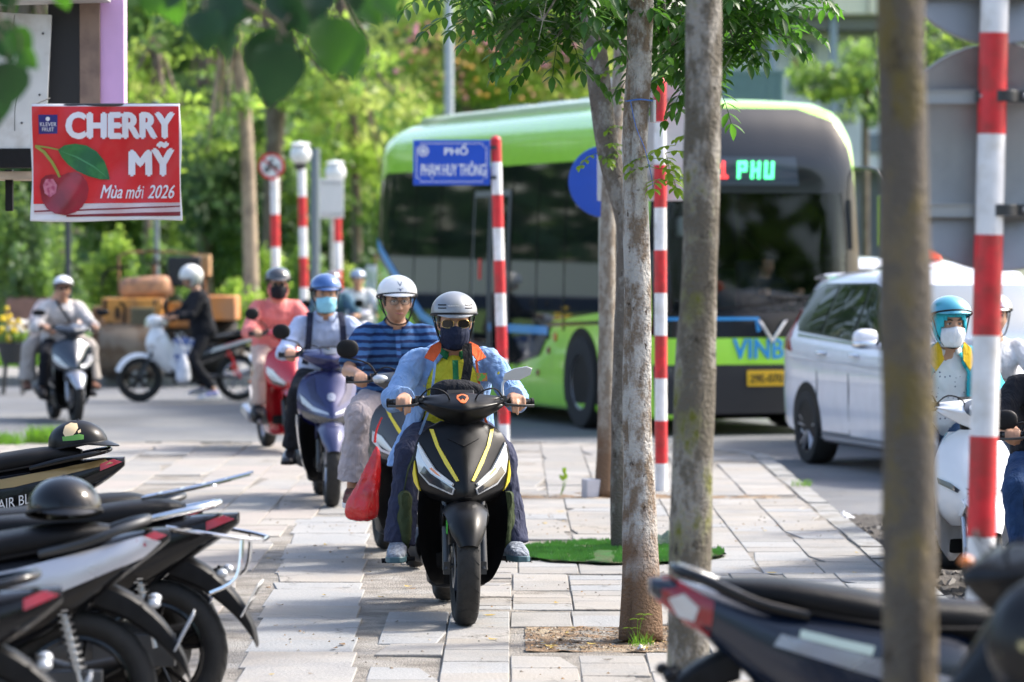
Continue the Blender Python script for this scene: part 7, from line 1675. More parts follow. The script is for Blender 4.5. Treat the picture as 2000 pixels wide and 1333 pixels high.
# shift bands so that a red one spans y 80 to 260
SGB=pm('aluminium_sign_back',(.34,.345,.35),.42,.55,var=.12,vs=5,col2=(.27,.275,.28),c2s=3)
for k,(cy,lb) in enumerate(((-135,'upper round sign seen from behind on the near striped post'),(308,'lower round sign seen from behind on the near striped post'))):
    c=P(1950,cy,D+.07); s_=thing('round_sign_back',lb,'traffic sign',c,R(3)); m=MB(); m.lathe([(0,-.004),(.345,-.004),(.353,-.010),(.357,0),(.353,.006),(0,.006)],(0,0,0),'y',64); m.build('disc',SGB,s_,sharp=50)
    for j,dy in enumerate(((-118,104) if k else (-90,118))):
        z_=-dy/F*D; hw=math.sqrt(.35**2-z_**2)*.93; m=MB(); m.box((0,-.016,z_),(hw*2,.02,.040)); m.box((0,-.030,z_+.019),(hw*2,.012,.004)); m.box((0,-.030,z_-.019),(hw*2,.012,.004)); m.build('rail',pm('rail_aluminium',(.42,.43,.45),.4,.6),s_)
        m=MB(); m.lathe([(.046,-.018),(.0495,-.018),(.0495,.018),(.046,.018),(.046,-.018)],(.0,-.07,z_),'z',30); m.box((-.062,-.06,z_),(.036,.045,.036)); m.box((.062,-.06,z_),(.036,.045,.036)); m.build('clamp',DKM,s_,bevel=.002); m=MB(); [m.ball((x_,-.086,z_),.009,n=6,m=5) for x_ in (-.066,.066)]; m.build('bolt',STEEL,s_)
# ---------- kiosk overhang and fruit poster ----------
D=22.0; kx=lambda x: (x-1000)/F*D; kz=lambda y: CH-(y-489)/F*D
t=thing('kiosk_overhang','corner of a kiosk with dirty white panel, black column and pink board, above the poster','kiosk',Vector((-3.6,D+.5,0)))
def kb(x0,x1,y0,y1,dy,th,mat,nm,bv_=.004,tl=0):
    m=MB(); o_=t.location; m.box(Vector(((kx(x0)+kx(x1))/2,D+dy,(kz(y0)+kz(y1))/2))-o_,(abs(kx(x1)-kx(x0)),th,abs(kz(y1)-kz(y0))),(0,tl,0)); return m.build(nm,mat,t,bevel=bv_)
DWP=pm('dirty_white_panel',(.56,.56,.54),.5,col2=(.30,.26,.21),c2s=3.5,c2lo=.55,c2hi=.75,var=.06)
kb(-160,92,22,292,.1,.03,DWP,'white_panel',tl=R(3)); kb(88,155,-60,206,.3,.25,pm('column_black',(.008,.008,.009),.6),'black_column'); kb(150,190,-60,206,.28,.22,pm('brown_column',(.22,.15,.115),.6,col2=(.15,.10,.08),c2s=6),'brown_column'); kb(189,236,-60,206,.3,.2,pm('pink_board',(.60,.36,.62),.5,var=.03),'pink_board')  # plain black column beside the brown one
kb(-160,66,290,328,.12,.10,BLK,'lower_rail'); kb(-160,212,-14,8,.02,.30,pm('awning_metal',(.45,.44,.42),.5,.2),'awning_edge',tl=R(-1.5)); kb(-160,60,-60,-10,-.1,.5,pm('brown_awning',(.10,.05,.035),.6),'awning'); kb(-160,68,334,350,.4,.5,pm('timber',(.42,.34,.26),.7,var=.2),'timber_batten'); kb(-2,13,330,412,.3,.05,BLK,'black_bracket'); kb(-160,-40,330,1234+250,.6,.3,pm('kiosk_wall',(.35,.3,.27),.7,var=.1),'wall')
m=MB(); [m.ball(Vector((kx(x),D+.08,kz(y)))-t.location,.007,n=6,m=4) for x,y in ((45,60),(40,240),(75,185),(20,120),(82,65),(60,280))]; m.build('screw',DKM,t)
m=MB(); m.tube([Vector((kx(28),D+.05,kz(30)))-t.location,Vector((kx(24),D+.04,kz(80)))-t.location,Vector((kx(48),D+.04,kz(120)))-t.location,Vector((kx(30),D+.04,kz(200)))-t.location,Vector((kx(28),D+.04,kz(256)))-t.location],.0022,n=4,sm=4); m.build('loose_wire',BLK,t)
# poster
D=21.3; kx=lambda x: (x-1000)/F*D; kz=lambda y: CH-(y-489)/F*D
c=Vector((kx(208),D,kz(318))); pt=thing('poster','red fruit poster with a cherry, a leaf and white lettering, hanging from the kiosk','poster',c)
W_,H_=293/F*D,228/F*D
def wav(u,v): # u,v -.5...5
    return .010*math.sin(u*9+v*4)+.006*math.sin(u*21-v*11)+.008*math.sin(v*7+2)
m=MB(); nx,ny=60,44; vs=[]
for j in range(ny+1):
    for i in range(nx+1):
        u=i/nx-.5; v=j/ny-.5; ex=1+.010*math.sin(v*9)*(1 if abs(u)>.45 else .5)-.02*v*abs(u); vs.append((u*W_*ex,wav(u,v),v*H_+.006*math.sin(u*6)*(.5-v)))
fs=[];ms=[]
for j in range(ny):
    for i in range(nx):
        a=j*(nx+1)+i; fs.append((a,a+1,a+nx+2,a+nx+1))
m.add(vs,fs); pbv=m.bvh()
PR=pm('poster_red',(.60,.008,.014),.38,coat=.25,var=.06,vs=3,bump=.35,bs=5); m.build('banner',pm('banner_white',(.72,.70,.72),.4,coat=.2),pt,sharp=0,solid=.003)
Q=lambda poly,off,nm,mat,par=pt,step=.02: decal(pbv,poly,'-y',off,nm,mat,par,step=step,far=2,th=.0015)
a,b=W_/2,H_/2; px=lambda x: kx(x)-c.x; pz=lambda y: kz(y)-c.z
Q([(px(66),pz(399)),(px(352),pz(396)),(px(350),pz(209)),(px(64),pz(209))],.004,'red_field',PR,step=.03)
Q([(px(67),pz(401)),(px(352),pz(397)),(px(353),pz(421)),(px(67),pz(419))],.004,'table_edge',pm('poster_table',(.52,.36,.38),.4,col2=(.66,.55,.56),c2s=2),step=.03)
Q([(px(67),pz(412)),(px(200),pz(408)),(px(352),pz(402)),(px(352),pz(404.5)),(px(200),pz(411)),(px(67),pz(415))],.0055,'table_line',pm('poster_dark_red',(.20,.01,.02),.4))
Q([(px(130),pz(420)),(px(353),pz(414)),(px(353),pz(422)),(px(130),pz(424))],.0055,'table_line',pm('poster_dark_red',(.20,.01,.02),.4))
Q([(px(77),pz(225)),(px(114),pz(225)),(px(114),pz(262)),(px(77),pz(262))],.006,'navy_badge',pm('poster_navy',(.02,.02,.16),.4))
CHM=pm('poster_cherry',(.20,.004,.018),.3,col2=(.40,.01,.035),c2s=5,c2lo=.40,c2hi=.66,coat=.3)
ch=[(78,365),(81,351),(90,343),(102,341),(114,343),(122,343),(134,338),(150,337),(163,345),(171,356),(174,370),(171,388),(162,404),(148,415),(128,421),(108,418),(92,408),(82,392)]
Q([(px(x),pz(y)) for x,y in ch][::-1],.008,'cherry_picture',CHM); Q([(px(x),pz(y)) for x,y in ((84,362),(90,350),(104,350),(112,362),(110,378),(98,386),(87,378))][::-1],.0105,'cherry_highlight',pm('poster_highlight',(.55,.18,.25),.4,col2=(.38,.05,.12),c2s=40))
Q([(px(x),pz(y)) for x,y in ((70,283),(90,295),(105,315),(115,335),(119,346),(115,347),(109,335),(100,318),(86,300),(69,288))][::-1],.010,'cherry_stalk',pm('poster_stalk',(.28,.30,.05),.5)); Q([(px(x),pz(y)) for x,y in ((70,283),(95,287),(118,292),(118,294.5),(95,290),(70,287))][::-1],.010,'cherry_stalk',pm('poster_stalk',(.28,.30,.05),.5))
lf=Q([(px(x),pz(y)) for x,y in ((115,293),(128,284),(148,281),(170,285),(190,297),(204,315),(211,335),(215,352),(196,351),(174,345),(152,335),(134,322),(122,308))][::-1],.0105,'leaf_picture',pm('poster_leaf',(.012,.11,.035),.4,col2=(.03,.18,.05),c2s=12))
Q([(px(x),pz(y)) for x,y in ((116,294),(150,305),(185,325),(213,350),(184,328),(149,308))][::-1],.0125,'leaf_vein',pm('poster_vein',(.06,.25,.10),.5),par=lf,step=.01)
PW_=pm('poster_white_ink',(.74,.72,.76),.45)
def ptext(s_,xa,xb,ya,yb,shear=0,bold=.03,mat=PW_,ext=.001):
    x=(px(xa)+px(xb))/2; z=(pz(ya)+pz(yb))/2; u=x/W_; v=z/H_
    o=text(s_,abs(pz(ya)-pz(yb)),mat,pt,txM((x,0,z),(1,0,0),(0,0,1)),ext=ext,bold=bold,width=px(xb)-px(xa),shear=shear)
    for vv in o.data.vertices:
        uu,v2=vv.co.x/W_,vv.co.z/H_; vv.co.y+=wav(uu,v2)-.0085
    return o
ptext('CHERRY',133,340,222,270,bold=.07); ptext('MỸ',255,338,280,342,bold=.06)
ptext('Mùa',197,240,362,388,shear=.35,bold=.012); ptext('m',246,263,371,388,shear=.35,bold=.012); ptext('o',264.5,274,371,388,shear=.35,bold=.012); ptext('i',277,281,364,388,shear=.35,bold=.012); ptext('2026',289,342,362,388,shear=.35,bold=.012)
for pl in ([(272,366),(274,367),(272,371),(270,370)],[(273,372),(276,370),(277,372),(274,376)],[(268,369),(273,362),(274,363),(270,370)]): Q([(px(x),pz(y)) for x,y in pl][::-1],.0075,'lettering',PW_,step=.01)
ptext('KLEVER',80,112,240,247.5,bold=0); ptext('FRUIT',84,107,250,257.5,bold=0)
Q(circle(px(95),pz(233),.012,.012,n=12),.009,'apple_mark',PW_,step=.01)
m=MB(); m.tube([(px(64),0,pz(207)),(px(90),.2,pz(190)),],.004,n=5); m.tube([(px(350),0,pz(207)),(px(235),.3,pz(200))],.004,n=5); m.tube([(px(64),0,pz(206)),(px(352),0,pz(205))],.008,n=8); m.build('hanging_rod',DKM,pt)
# ---------- road roller and planter at the far pavement ----------
ORG=pm('worn_orange_paint',(.55,.24,.045),.5,col2=(.28,.13,.05),c2s=3,var=.2,vs=8); RUST=pm('rusty_brown',(.20,.11,.06),.8,col2=(.30,.16,.07),c2s=4,var=.2)
D=53.2; b=Vector(((330-1000)/F*D,D,0)); t=thing('road_roller','worn orange road roller parked at the far kerb behind the white motorbike','road roller',b); X_=lambda x:(x-330)/F*D; Z_=lambda y: CH-(y-489)/F*D
def rbx(x0,x1,y0,y1,yc,th,mat,nm,bv_=.02,rot=None): m=MB(); m.box(((X_(x0)+X_(x1))/2,yc,(Z_(y0)+Z_(y1))/2),(X_(x1)-X_(x0),th,Z_(y0)-Z_(y1)),rot); return m.build(nm,mat,t,bevel=bv_)
rbx(205,322,582,680,.0,.9,ORG,'engine_housing'); hd_=rbx(237,336,540,584,.1,.8,pm('faded_orange',(.48,.24,.12),.6,col2=(.30,.16,.10),c2s=4,var=.3,vs=9),'bonnet',.10,(0,R(-4),0)); g_=rbx(262,308,600,668,-.46,.03,pm('grille_buff',(.33,.27,.13),.6),'radiator_grille')
m=MB()
for k in range(9): m.box((X_(265+5*k),-.482,Z_(634)),(.012,.01,.45))
for k in range(7): m.box((X_(285),-.482,Z_(604+10*k)),(.30,.01,.012))
m.build('grille_bar',DKM,g_)
m=MB(); m.lathe([(.0,-.55),(.42,-.55),(.44,-.5),(.44,.5),(.42,.55),(0,.55)],(X_(225),-.05,.42),'x',36) if False else m.lathe([(0,-.42),(.36,-.42),(.38,-.38),(.38,.38),(.36,.42),(0,.42)],(X_(262),-.35,.38),'x',36); m.build('front_drum',pm('drum_steel',(.20,.16,.12),.6,.5,col2=(.12,.08,.05),c2s=4),t)
for x_ in (207,318): m=MB(); m.box((X_(x_),-.3,.5),(.06,.5,.62)); m.build('drum_fork',RUST,t,bevel=.02)
rbx(330,400,590,640,.2,.7,ORG,'chassis'); rbx(398,465,578,625,.0,.9,pm('orange_beam',(.55,.20,.05),.5,col2=(.45,.2,.09),c2s=2),'rear_housing'); rbx(328,392,502,560,.2,.5,pm('black_box_paint',(.012,.014,.017),.5),'seat_console'); rbx(374,408,498,540,.3,.3,pm('cardboard',(.45,.27,.13),.8),'cardboard_carton',.01)
for x_,r_ in ((425,.40),): m=MB(); m.lathe([(.15,-.22),(r_-.05,-.25),(r_,-.18),(r_,.18),(r_-.05,.25),(.15,.22),(.15,-.22)],(X_(x_),.3,r_),'x',28); m.build('rear_tyre',RUB,t)
m=MB(); m.tube([(X_(330),.2,Z_(560)),(X_(318),0,Z_(520)),(X_(300),-.1,Z_(505))],.02,n=8); m.tube([(X_(300)+.16*math.cos(u),-.12+.05*math.sin(u),Z_(503)+.10*math.sin(u)) for u in [2*PI*k/16 for k in range(17)]],.012,n=6); m.build('steering_wheel',BLK,t); m=MB(); m.tube([(X_(300),.1,Z_(540)),(X_(300),.1,Z_(515))],.035,n=10); m.build('exhaust_stack',RUST,t)
rbx(178,208,600,700,.3,.5,RUST,'side_tank')
for x_,y_ in ((212,596),(222,640),(236,610),(330,600),(352,612)): m=MB(); m.box((X_(x_),-.47,Z_(y_)),(.05,.03,.16)); m.build('vent',BLK,t,bevel=.01)
for pts in ([(205,560),(215,530),(260,520)],[(322,600),(350,580),(372,600),(398,590)],[(240,590),(250,600),(248,640)]): m=MB(); m.tube([(X_(a),-.45,Z_(b)) for a,b in pts],.02,n=7,sm=4); m.build('hose',BLK,t)
rbx(205,400,676,694,.0,.8,RUST,'frame_rail'); rbx(322,402,640,700,.15,.6,pm('gap_shade_black',(.03,.025,.02),.8),'gap_shade_block',.06)  # dark block below the chassis puts the shadow gap into colour
m=MB(); m.tube([(X_(228),.3,Z_(582)),(X_(228),.3,Z_(500)),(X_(250),.3,Z_(492)),(X_(330),.3,Z_(492)),(X_(395),.3,Z_(500)),(X_(400),.3,Z_(590))],.018,n=7); m.build('canopy_frame',RUST,t)
D=61; b=Vector(((62-1000)/F*D,D,0)); t=thing('planter_box','brown rectangular planter box with plants, left of the road roller','planter',b); m=MB(); m.box((0,0,.48),(.75,.6,1.0)); m.build('box',pm('brown_planter',(.22,.12,.09),.7,var=.15),t,bevel=.03); m=MB(); m.box((0,0,.99),(.69,.54,.03)); m.build('soil',DIRT,t)
shrub('dark leafy plants filling the brown planter box',62,470,545,48,60.9,[2,1],name='planter_plant',cat='plant')
b=G(25,690,0); b=Vector(((25-1000)/F*50,50,-.13)); t=thing('flower_basket','basket of yellow and white flowers on a stand at the far left edge','flowers',b); m=MB(); m.lathe([(.13,.40),(.16,.45),(.21,.66),(.22,.68),(.19,.68),(.12,.45),(0,.44)],(0,0,0),'z',24); m.build('basket',pm('dark_basket',(.05,.05,.05),.8,bump=.5,bs=30),t)
m=MB(); [m.tube([(.13*sx,.13*sy,0),(.09*sx,.09*sy,.45)],.015,n=6) for sx in (-1,1) for sy in (-1,1)]; m.build('stand',DKM,t)
for nm,col,dx in (('yellow_flower',(.75,.55,.02),-.04),('white_flower',(.75,.72,.70),.14)):
    m=MB()
    for k in range(34):
        p=Vector((dx+rb.gauss(0,.10),rb.gauss(0,.1),.86+rb.gauss(0,.08))); m.ball(p,.022+.012*rb.random(),n=7,m=5)
    m.build('flower_bunch',pm(nm,col,.7,var=.2),t)
m=MB(); [leaflet(m,Vector((rb.gauss(0,.1),rb.gauss(0,.08),.68)),Vector((rb.gauss(0,1),rb.gauss(0,1),1)),Vector((0,-1,0)),.2,.06) for _ in range(50)]; m.build('foliage',BG[1],t,recalc=False)
# ---------- buildings behind the bus front ----------
D=150; b=Vector(((1560-1000)/F*D,D,0)); t=thing('station_building','pale elevated station with a cream fascia behind the bus front','building',b); X_=lambda x:(x-1560)/F*D; Z_=lambda y: CH-(y-489)/F*D
def bb(x0,x1,y0,y1,yc,th,mat,nm): m=MB(); m.box(((X_(x0)+X_(x1))/2,yc,(Z_(y0)+Z_(y1))/2),(X_(x1)-X_(x0),th,Z_(y0)-Z_(y1))); return m.build(nm,mat,t,bevel=.03)
PC=pm('cream_cladding',(.82,.77,.60),.6,var=.06,vs=.6); PWh=pm('pale_wall',(.82,.84,.86),.6,col2=(.62,.65,.68),c2s=.25,var=.05)
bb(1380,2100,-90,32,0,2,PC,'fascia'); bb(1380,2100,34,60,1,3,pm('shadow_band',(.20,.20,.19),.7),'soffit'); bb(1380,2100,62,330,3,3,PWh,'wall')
for k in range(10): bb(1400+k*72,1404+k*72,-90,32,-1.05,.1,pm('seam_grey',(.4,.38,.32),.6),'fascia_seam')
for x_ in (1618,1500,1760,1900): bb(x_,x_+14,20,620,-.4,.4,pm('steel_post',(.30,.36,.42),.4,.3),'pillar')
for r_ in range(4):
    for k in range(9):
        if (r_*5+k)%3: wf=bb(1395+k*76,1395+k*76+52,80+r_*60,80+r_*60+38,1.42,.12,pm('window_glass',(.22,.27,.33),.15,coat=.6),'window')
bb(1380,2100,330,520,3.5,2,pm('dark_ground_floor',(.13,.15,.16),.6,col2=(.25,.26,.27),c2s=.4),'ground_floor')
m=MB(); [m.box(((X_(x)),1.35,Z_(y)),(w_,.08,.5)) for x,y,w_ in ((1420,110,.1),(1440,170,1.6),(1560,120,.2))]; m.build('red_banner',pm('faded_red',(.5,.22,.22),.7),t)
D=62; b=Vector(((1465-1000)/F*D,D,0)); t=thing('container_cabin','grey-green metal cabin whose top shows above the bus roof','cabin',b); z1=P(1465,147,D).z; m=MB(); m.box((0,0,z1/2),(.98,1.5,z1)); m.build('wall',pm('cabin_teal',(.10,.19,.18),.5,var=.05),t,bevel=.02); m=MB(); m.box((0,0,z1+.02),(1.04,1.56,.05)); m.build('roof',pm('cabin_roof',(.14,.24,.23),.5),t)
for k in range(6): m=MB(); m.box((-.4+.16*k,-.76,z1/2),(.03,.02,z1*.98)); m.build('rib',pm('cabin_teal',(.10,.19,.18),.5,var=.05),t)
b=Vector(((737-1000)/F*80,80,0))
Jp=dict(hip=v3(0,0,.92),neck=v3(0,0,1.44),head=v3(0,-.03,1.58),sh=[v3(-.19,0,1.38),v3(.19,0,1.38)],el=[v3(-.24,.03,1.12),v3(.24,.03,1.12)],wr=[v3(-.24,-.06,.88),v3(.24,-.06,.88)],grip=[v3(-.24,-.1,.8),v3(.24,-.1,.8)],kn=[v3(-.1,-.02,.5),v3(.1,.02,.5)],an=[v3(-.1,.02,.09),v3(.1,.0,.09)],toe=[v3(-.1,-.15,.04),v3(.1,-.15,.04)])
rider('distant pedestrian in white standing at the park edge beside the bus tail',b,0,Jp,dict(wear={'shirt':dict(t='top',m=WSH,sleeve=.9),'trousers':dict(t='legs',m=WSH)},shoe=JBLK),vox=.014,hands=False)
# ---------- white motorbike standing on the street, seen from the side ----------
def motorbike(label,loc,rz):
    t=thing('motorbike',label,'motorbike',loc,rz); WB=WHS_
    YF,YB,RR=-.62,.64,.29
    wheel(t,(0,YF,RR),RR,.036,BLKG,5,rimw=.05); wheel(t,(0,YB,RR),RR,.042,SIL,5,rimw=.05,disc=False)
    m=MB()
    for sg in (-1,1): m.tube([(sg*.07,YF,RR),(sg*.07,YF+.24,.82)],[.017,.02],n=10)
    m.tube([(0,YF+.24,.78),(0,YF+.30,1.0)],.02,n=8); m.tube([(-.07,YF,RR),(.07,YF,RR)],.01); m.build('fork',DKM,t)
    m=MB(); rings=[]
    for k in range(15):
        a=R(18+k*110/14); n_=Vector((0,-math.cos(a),math.sin(a))); c=Vector((0,YF,RR))+n_*(RR+.03); wd=.055
        r1_=[c+Vector((u*wd,0,0))-n_*(.05*abs(u)**2.4) for u in [-1+2*q/8 for q in range(9)]]; rings.append(r1_+[v-n_*.006 for v in reversed(r1_)])
    m.loft(rings); m.build('front_mudguard',WB,t)
    S=Surf([(.36,.10,-.30,-.28,2),(.45,.16,-.40,-.30,2),(.60,.20,-.50,-.32,2),(.74,.20,-.54,-.36,2),(.86,.15,-.50,-.38,2),(.93,.08,-.47,-.40,2)]); mb=S.mb(.05); bv=mb.bvh(); mb.build('leg_shield',WB,t,sharp=50)
    decal(bv,[(-.02,.62),(-.14,.66),(-.12,.72),(-.02,.70)],'-y',.006,'indicator',LENS,t,step=.03,far=2); decal(bv,[(.02,.62),(.02,.70),(.12,.72),(.14,.66)],'-y',.006,'indicator',LENS,t,step=.03,far=2)
    for sg in (-1,1):
        m=MB(); m.loft([[Vector((sg*(.10+.07*f),-.50+.10*f+a,z)) for a,z in ((.0,.84),(.14,.88),(.30,.52),(.40,.34),(.30,.30),(.16,.46))] for f in (0,.5,1)][::1] and [[Vector((sg*.155,-.46+a,z)) for a,z in ((.0,.80),(.12,.86),(.30,.52),(.42,.36),(.34,.30),(.16,.46))],[Vector((sg*.175,-.44+a,z)) for a,z in ((.0,.80),(.12,.86),(.30,.52),(.42,.36),(.34,.30),(.16,.46))]]); m.build('side_fairing',WB,t,bevel=.004)
    m=MB(); m.sloft([(-.53,.98,.07,.05),(-.46,1.0,.12,.075),(-.36,1.0,.12,.06),(-.28,.98,.06,.04)],n=18,sm=3); m.build('handlebar_cowl',WB,t)
    m=MB(); m.tube([(-.32,-.26,1.02),(-.15,-.36,1.02),(.15,-.36,1.02),(.32,-.26,1.02)],.012,n=8,sm=3); m.build('bar',DKM,t)
    for sg in (-1,1): m=MB(); m.tube([(sg*.22,-.32,1.02),(sg*.33,-.25,1.02)],.018,n=10); m.build('grip',BLK,t); m=MB(); m.tube([(sg*.2,-.36,1.03),(sg*.26,-.37,1.15),(sg*.29,-.36,1.20)],.005,n=6); m.ball((sg*.30,-.36,1.23),(.055,.015,.045)); m.build('mirror',BLK,t)
    m=MB(); m.sloft([(-.30,.55,.05,.06),(-.05,.50,.06,.08),(.15,.56,.09,.10),(.40,.64,.10,.09),(.70,.74,.09,.06),(.90,.80,.05,.03)],n=18,sm=4); rv=m.bvh(); m.build('side_panel',pm('black_red_panel',(.015,.016,.018),.2,coat=.8),t)
    for ax in ('-x','+x'): decal(rv,[(.25,.60),(.85,.77),(.83,.80),(.30,.66)],ax,.004,'white_stripe',WHP,t,step=.05,far=2); decal(rv,[(.42,.68),(.86,.81),(.84,.82),(.45,.705)],ax,.004,'red_stripe',REDP,t,step=.05,far=2)
    m=MB(); m.sloft([(.0,.70,.07,.03),(.12,.745,.11,.045),(.35,.775,.12,.045),(.60,.815,.11,.04),(.82,.845,.06,.025)],n=20,p=3,sm=4); m.build('seat',SEAT,t)
    m=MB(); m.sloft([(-.20,.32,.08,.10),(.0,.33,.12,.12),(.18,.34,.10,.10)],n=16,sm=3); m.tube([(0,-.1,.34),(0,-.30,.38)],.07,n=14); m.build('engine',DKM,t)
    m=MB(); m.tube([(-.12,-.1,.28),(-.15,.2,.26),(-.16,.85,.36)],[.02,.035,.045],n=12,sm=3); m.build('exhaust',STEEL,t)
    m=MB(); [m.tube([(sg*.09,.1,.33),(sg*.09,YB,RR)],.018,n=8) for sg in (-1,1)]; m.build('swingarm',DKM,t)
    for sg in (-1,1):
        m=MB(); m.tube([(sg*.11,YB,RR),(sg*.11,.48,.64)],.012,n=8)
        for k in range(8): c=Vector((sg*.11,YB,RR)).lerp(Vector((sg*.11,.48,.64)),.35+k*.07); m.tube([c+Vector((.022*math.cos(u),.022*math.sin(u),.005*u/PI)) for u in [q*PI/4 for q in range(9)]],.005,n=5)
        m.build('red_shock',REDP,t)
    m=MB(); m.sloft([(.72,.66,.06,.04),(.88,.58,.055,.035),(.98,.46,.05,.01)],n=12,sm=2); m.build('rear_mudguard',BLK,t); m=MB(); m.ball((0,.93,.80),(.06,.03,.03)); m.build('tail_light',REDL,t)
    m=MB(); m.tube([(.05,.5,.83),(.11,.75,.89),(0,.95,.90),(-.11,.75,.89),(-.05,.5,.83)],.011,n=8,sm=4); m.build('grab_rail',BLKG,t)
    return t
rz=R(-72); f_=Vector(((272-1000)/F*47.6,47.6,-.13)); fw=Vector((math.sin(rz),-math.cos(rz),0)); L6=f_-fw*.62
motorbike('white motorbike with black tail crossing leftwards, waiting by the road roller',L6,rz)
J6=dict(hip=v3(0,.20,.86),neck=v3(0,.10,1.38),head=v3(0,.03,1.515),sh=[v3(-.19,.12,1.31),v3(.19,.12,1.31)],el=[v3(-.26,-.02,1.08),v3(.26,-.02,1.08)],wr=[v3(-.27,-.19,1.05),v3(.27,-.19,1.05)],grip=[v3(-.27,-.28,1.03),v3(.27,-.28,1.03)],kn=[v3(-.18,.0,.52),v3(.20,-.0,.52)],an=[v3(-.18,.26,.16),v3(.22,.28,.13)],toe=[v3(-.18,.12,.10),v3(.24,.14,.06)])
p6,T6,r6=rider('person in a black jacket and white round helmet straddling the white motorbike',L6,rz,J6,dict(face=False,wear={'jacket':dict(t='top',m=JBLK,ar=1.15,r=1.1,disp=.03),'trousers':dict(t='legs',m=JBLK)},shoe=pm('white_blue_shoe',(.7,.7,.74),.5,col2=(.08,.1,.35),c2s=14)),vox=.011,head_tilt=(.25,0,0),skin=SKIN2)
m=MB(); m.ball(T6((0,.02,.045)),(.130,.145,.135),n=32,m=20); kf=[f for f in m.f if not ((lambda c: c.y<-.03 and c.z<.03)(r6.inverted()@(sum((Vector(m.v[i]) for i in f),Vector())/len(f)-Vector(J6['head']))))]; m.f=kf; m.m=[0]*len(kf); m.build('helmet',pm('cream_helmet',(.72,.71,.68),.25,coat=.5),p6,solid=.012)
b=thing('plastic_bag','white plastic shopping bag hanging from the white motorbike','bag',L6,rz); m=MB()
m.loft([[v3(.24+w_*math.cos(a),-.12+w_*.9*math.sin(a)*(1+.1*math.sin(a*4)),z) for a in [2*PI*q/24 for q in range(24)]] for z,w_ in catmull([(.66,.01),(.60,.03),(.50,.07),(.38,.105),(.28,.11),(.23,.07)],3)]); m.build('film',pm('white_film',(.66,.66,.72),.35,col2=(.5,.52,.6),c2s=7,bump=.6,bs=12),b,sharp=0,disp=.03); m=MB(); m.tube([(.24,-.12,.64),(.23,-.14,.75),(.15,-.2,.85)],.006,n=6); m.build('handle',WHP,b)
b=thing('shopping_bag','blue and white carrier bag between the knees of the person in black','bag',L6,rz); m=MB(); m.sloft([(-.22,.62,.06,.16,4,.12),(-.08,.62,.09,.18,4,.12),(.04,.62,.06,.16,4,.12)],n=20,sm=2); m.build('film',pm('striped_bag',(.05,.1,.3),.5,col2=(.6,.62,.68),c2s=5,c2lo=.48,c2hi=.5),b); m=MB(); m.tube([(.12,-.15,.78),(.12,-.12,.86),(.12,-.04,.78)],.006,n=6,sm=3); m.build('handle',WHP,b)
# ---------- parked scooters ----------
PG='scooters parked in a row on the left'
def parked(label,tx,D,tailz,s,rz=-90,zoff=0,grp=PG):
    """tx: pixel of the tail tip (local y=+.95)"""
    r_=R(rz); fw=Vector((math.sin(r_),-math.cos(r_),0)); tip=Vector(((tx-1000)/F*D,D,zoff)); o0=tip+fw*.95; s=dict(s); s['stand']=True
    return scooter(label,Vector((o0.x,o0.y,zoff)),r_,s,group=grp)[0],Vector((o0.x,o0.y,zoff)),r_
BRZ=pm('bronze_stripe',(.30,.20,.08),.3,.5)
ab,abL,abr=parked('black scooter with bronze stripes and lettering, farthest of the row parked on the left',243,17.9,.79,dict(body=BLKG,rear=BLKG,mirrors=[],rear_decals=[dict(p=[(.0,.60),(.45,.655),(.90,.76),(.86,.775),(.40,.69),(.0,.64)],n='bronze_stripe',m=BRZ)],plate=['29-F1','884.16'],tail_clear=True,rail=BLKG),rz=-88)
MI=pm('decal_silver_ink',(.55,.55,.56),.4)
for nm,h,wd,y_,z_ in (('AIR BLADE',.045,.26,.50,.600),('SPORT EDITION',.012,.18,.52,.565)): text(nm,h,MI,ab,txM((-.158,y_,z_),(0,1,.20),(0,-.2,1)) if False else txM((.186,y_,z_),(0,1,.22),(0,-.22,1)),ext=.004,bold=.0,width=wd,shear=.25)
# helmet with sticker on its seat
def seat_helmet(label,par_loc,par_rz,y,z,mat,rotz=0,sticker=None,k=1.0,brim=.045,tilt=0,x=0):
    loc=Vector(par_loc)+Matrix.Rotation(par_rz,3,'Z')@Vector((x,y,z)); t=thing('helmet',label,'helmet',loc,par_rz+rotz)
    he,hb,hM=helmet(t,lambda v: Vector(v)*1.0,Matrix.Identity(3),'half',mat,k=k,brim=brim,strap=None,tilt=tilt); 
    for o in [he]: o.name='shell'
    m=MB(); m.ball(Vector(hM((0,0,.098))),(.008,.008,.006),n=8,m=5); m.build('top_button',mat,t)
    return t,he,hb,hM
th_,he,hb,hM=seat_helmet('black helmet with a small yellow and green sticker on the bronze-striped scooter seat',abL,abr,.74,.800,BLKM,rotz=R(165),k=1.08,brim=.055)
for pl,mt in (([(-.06,.02),(-.02,.015),(.03,.012),(.035,.03),(.0,.034),(-.04,.042),(-.058,.038)],pm('sticker_green',(.12,.32,.05),.5)),([(-.012,.034),(.02,.030),(.034,.045),(.034,.075),(.015,.088),(-.015,.085),(-.028,.068),(-.022,.048)],pm('sticker_cream',(.70,.52,.30),.5)),([(-.045,.05),(-.035,.045),(-.03,.055),(-.04,.062)],pm('sticker_cream',(.70,.52,.30),.5))):
    for ax in ('-x','+x'):
        o=decal(hb,pl if ax=='-x' else pl,ax,.0015,'sticker',mt,he,step=.012,far=.5)
        for v in o.data.vertices: v.co=hM(v.co)
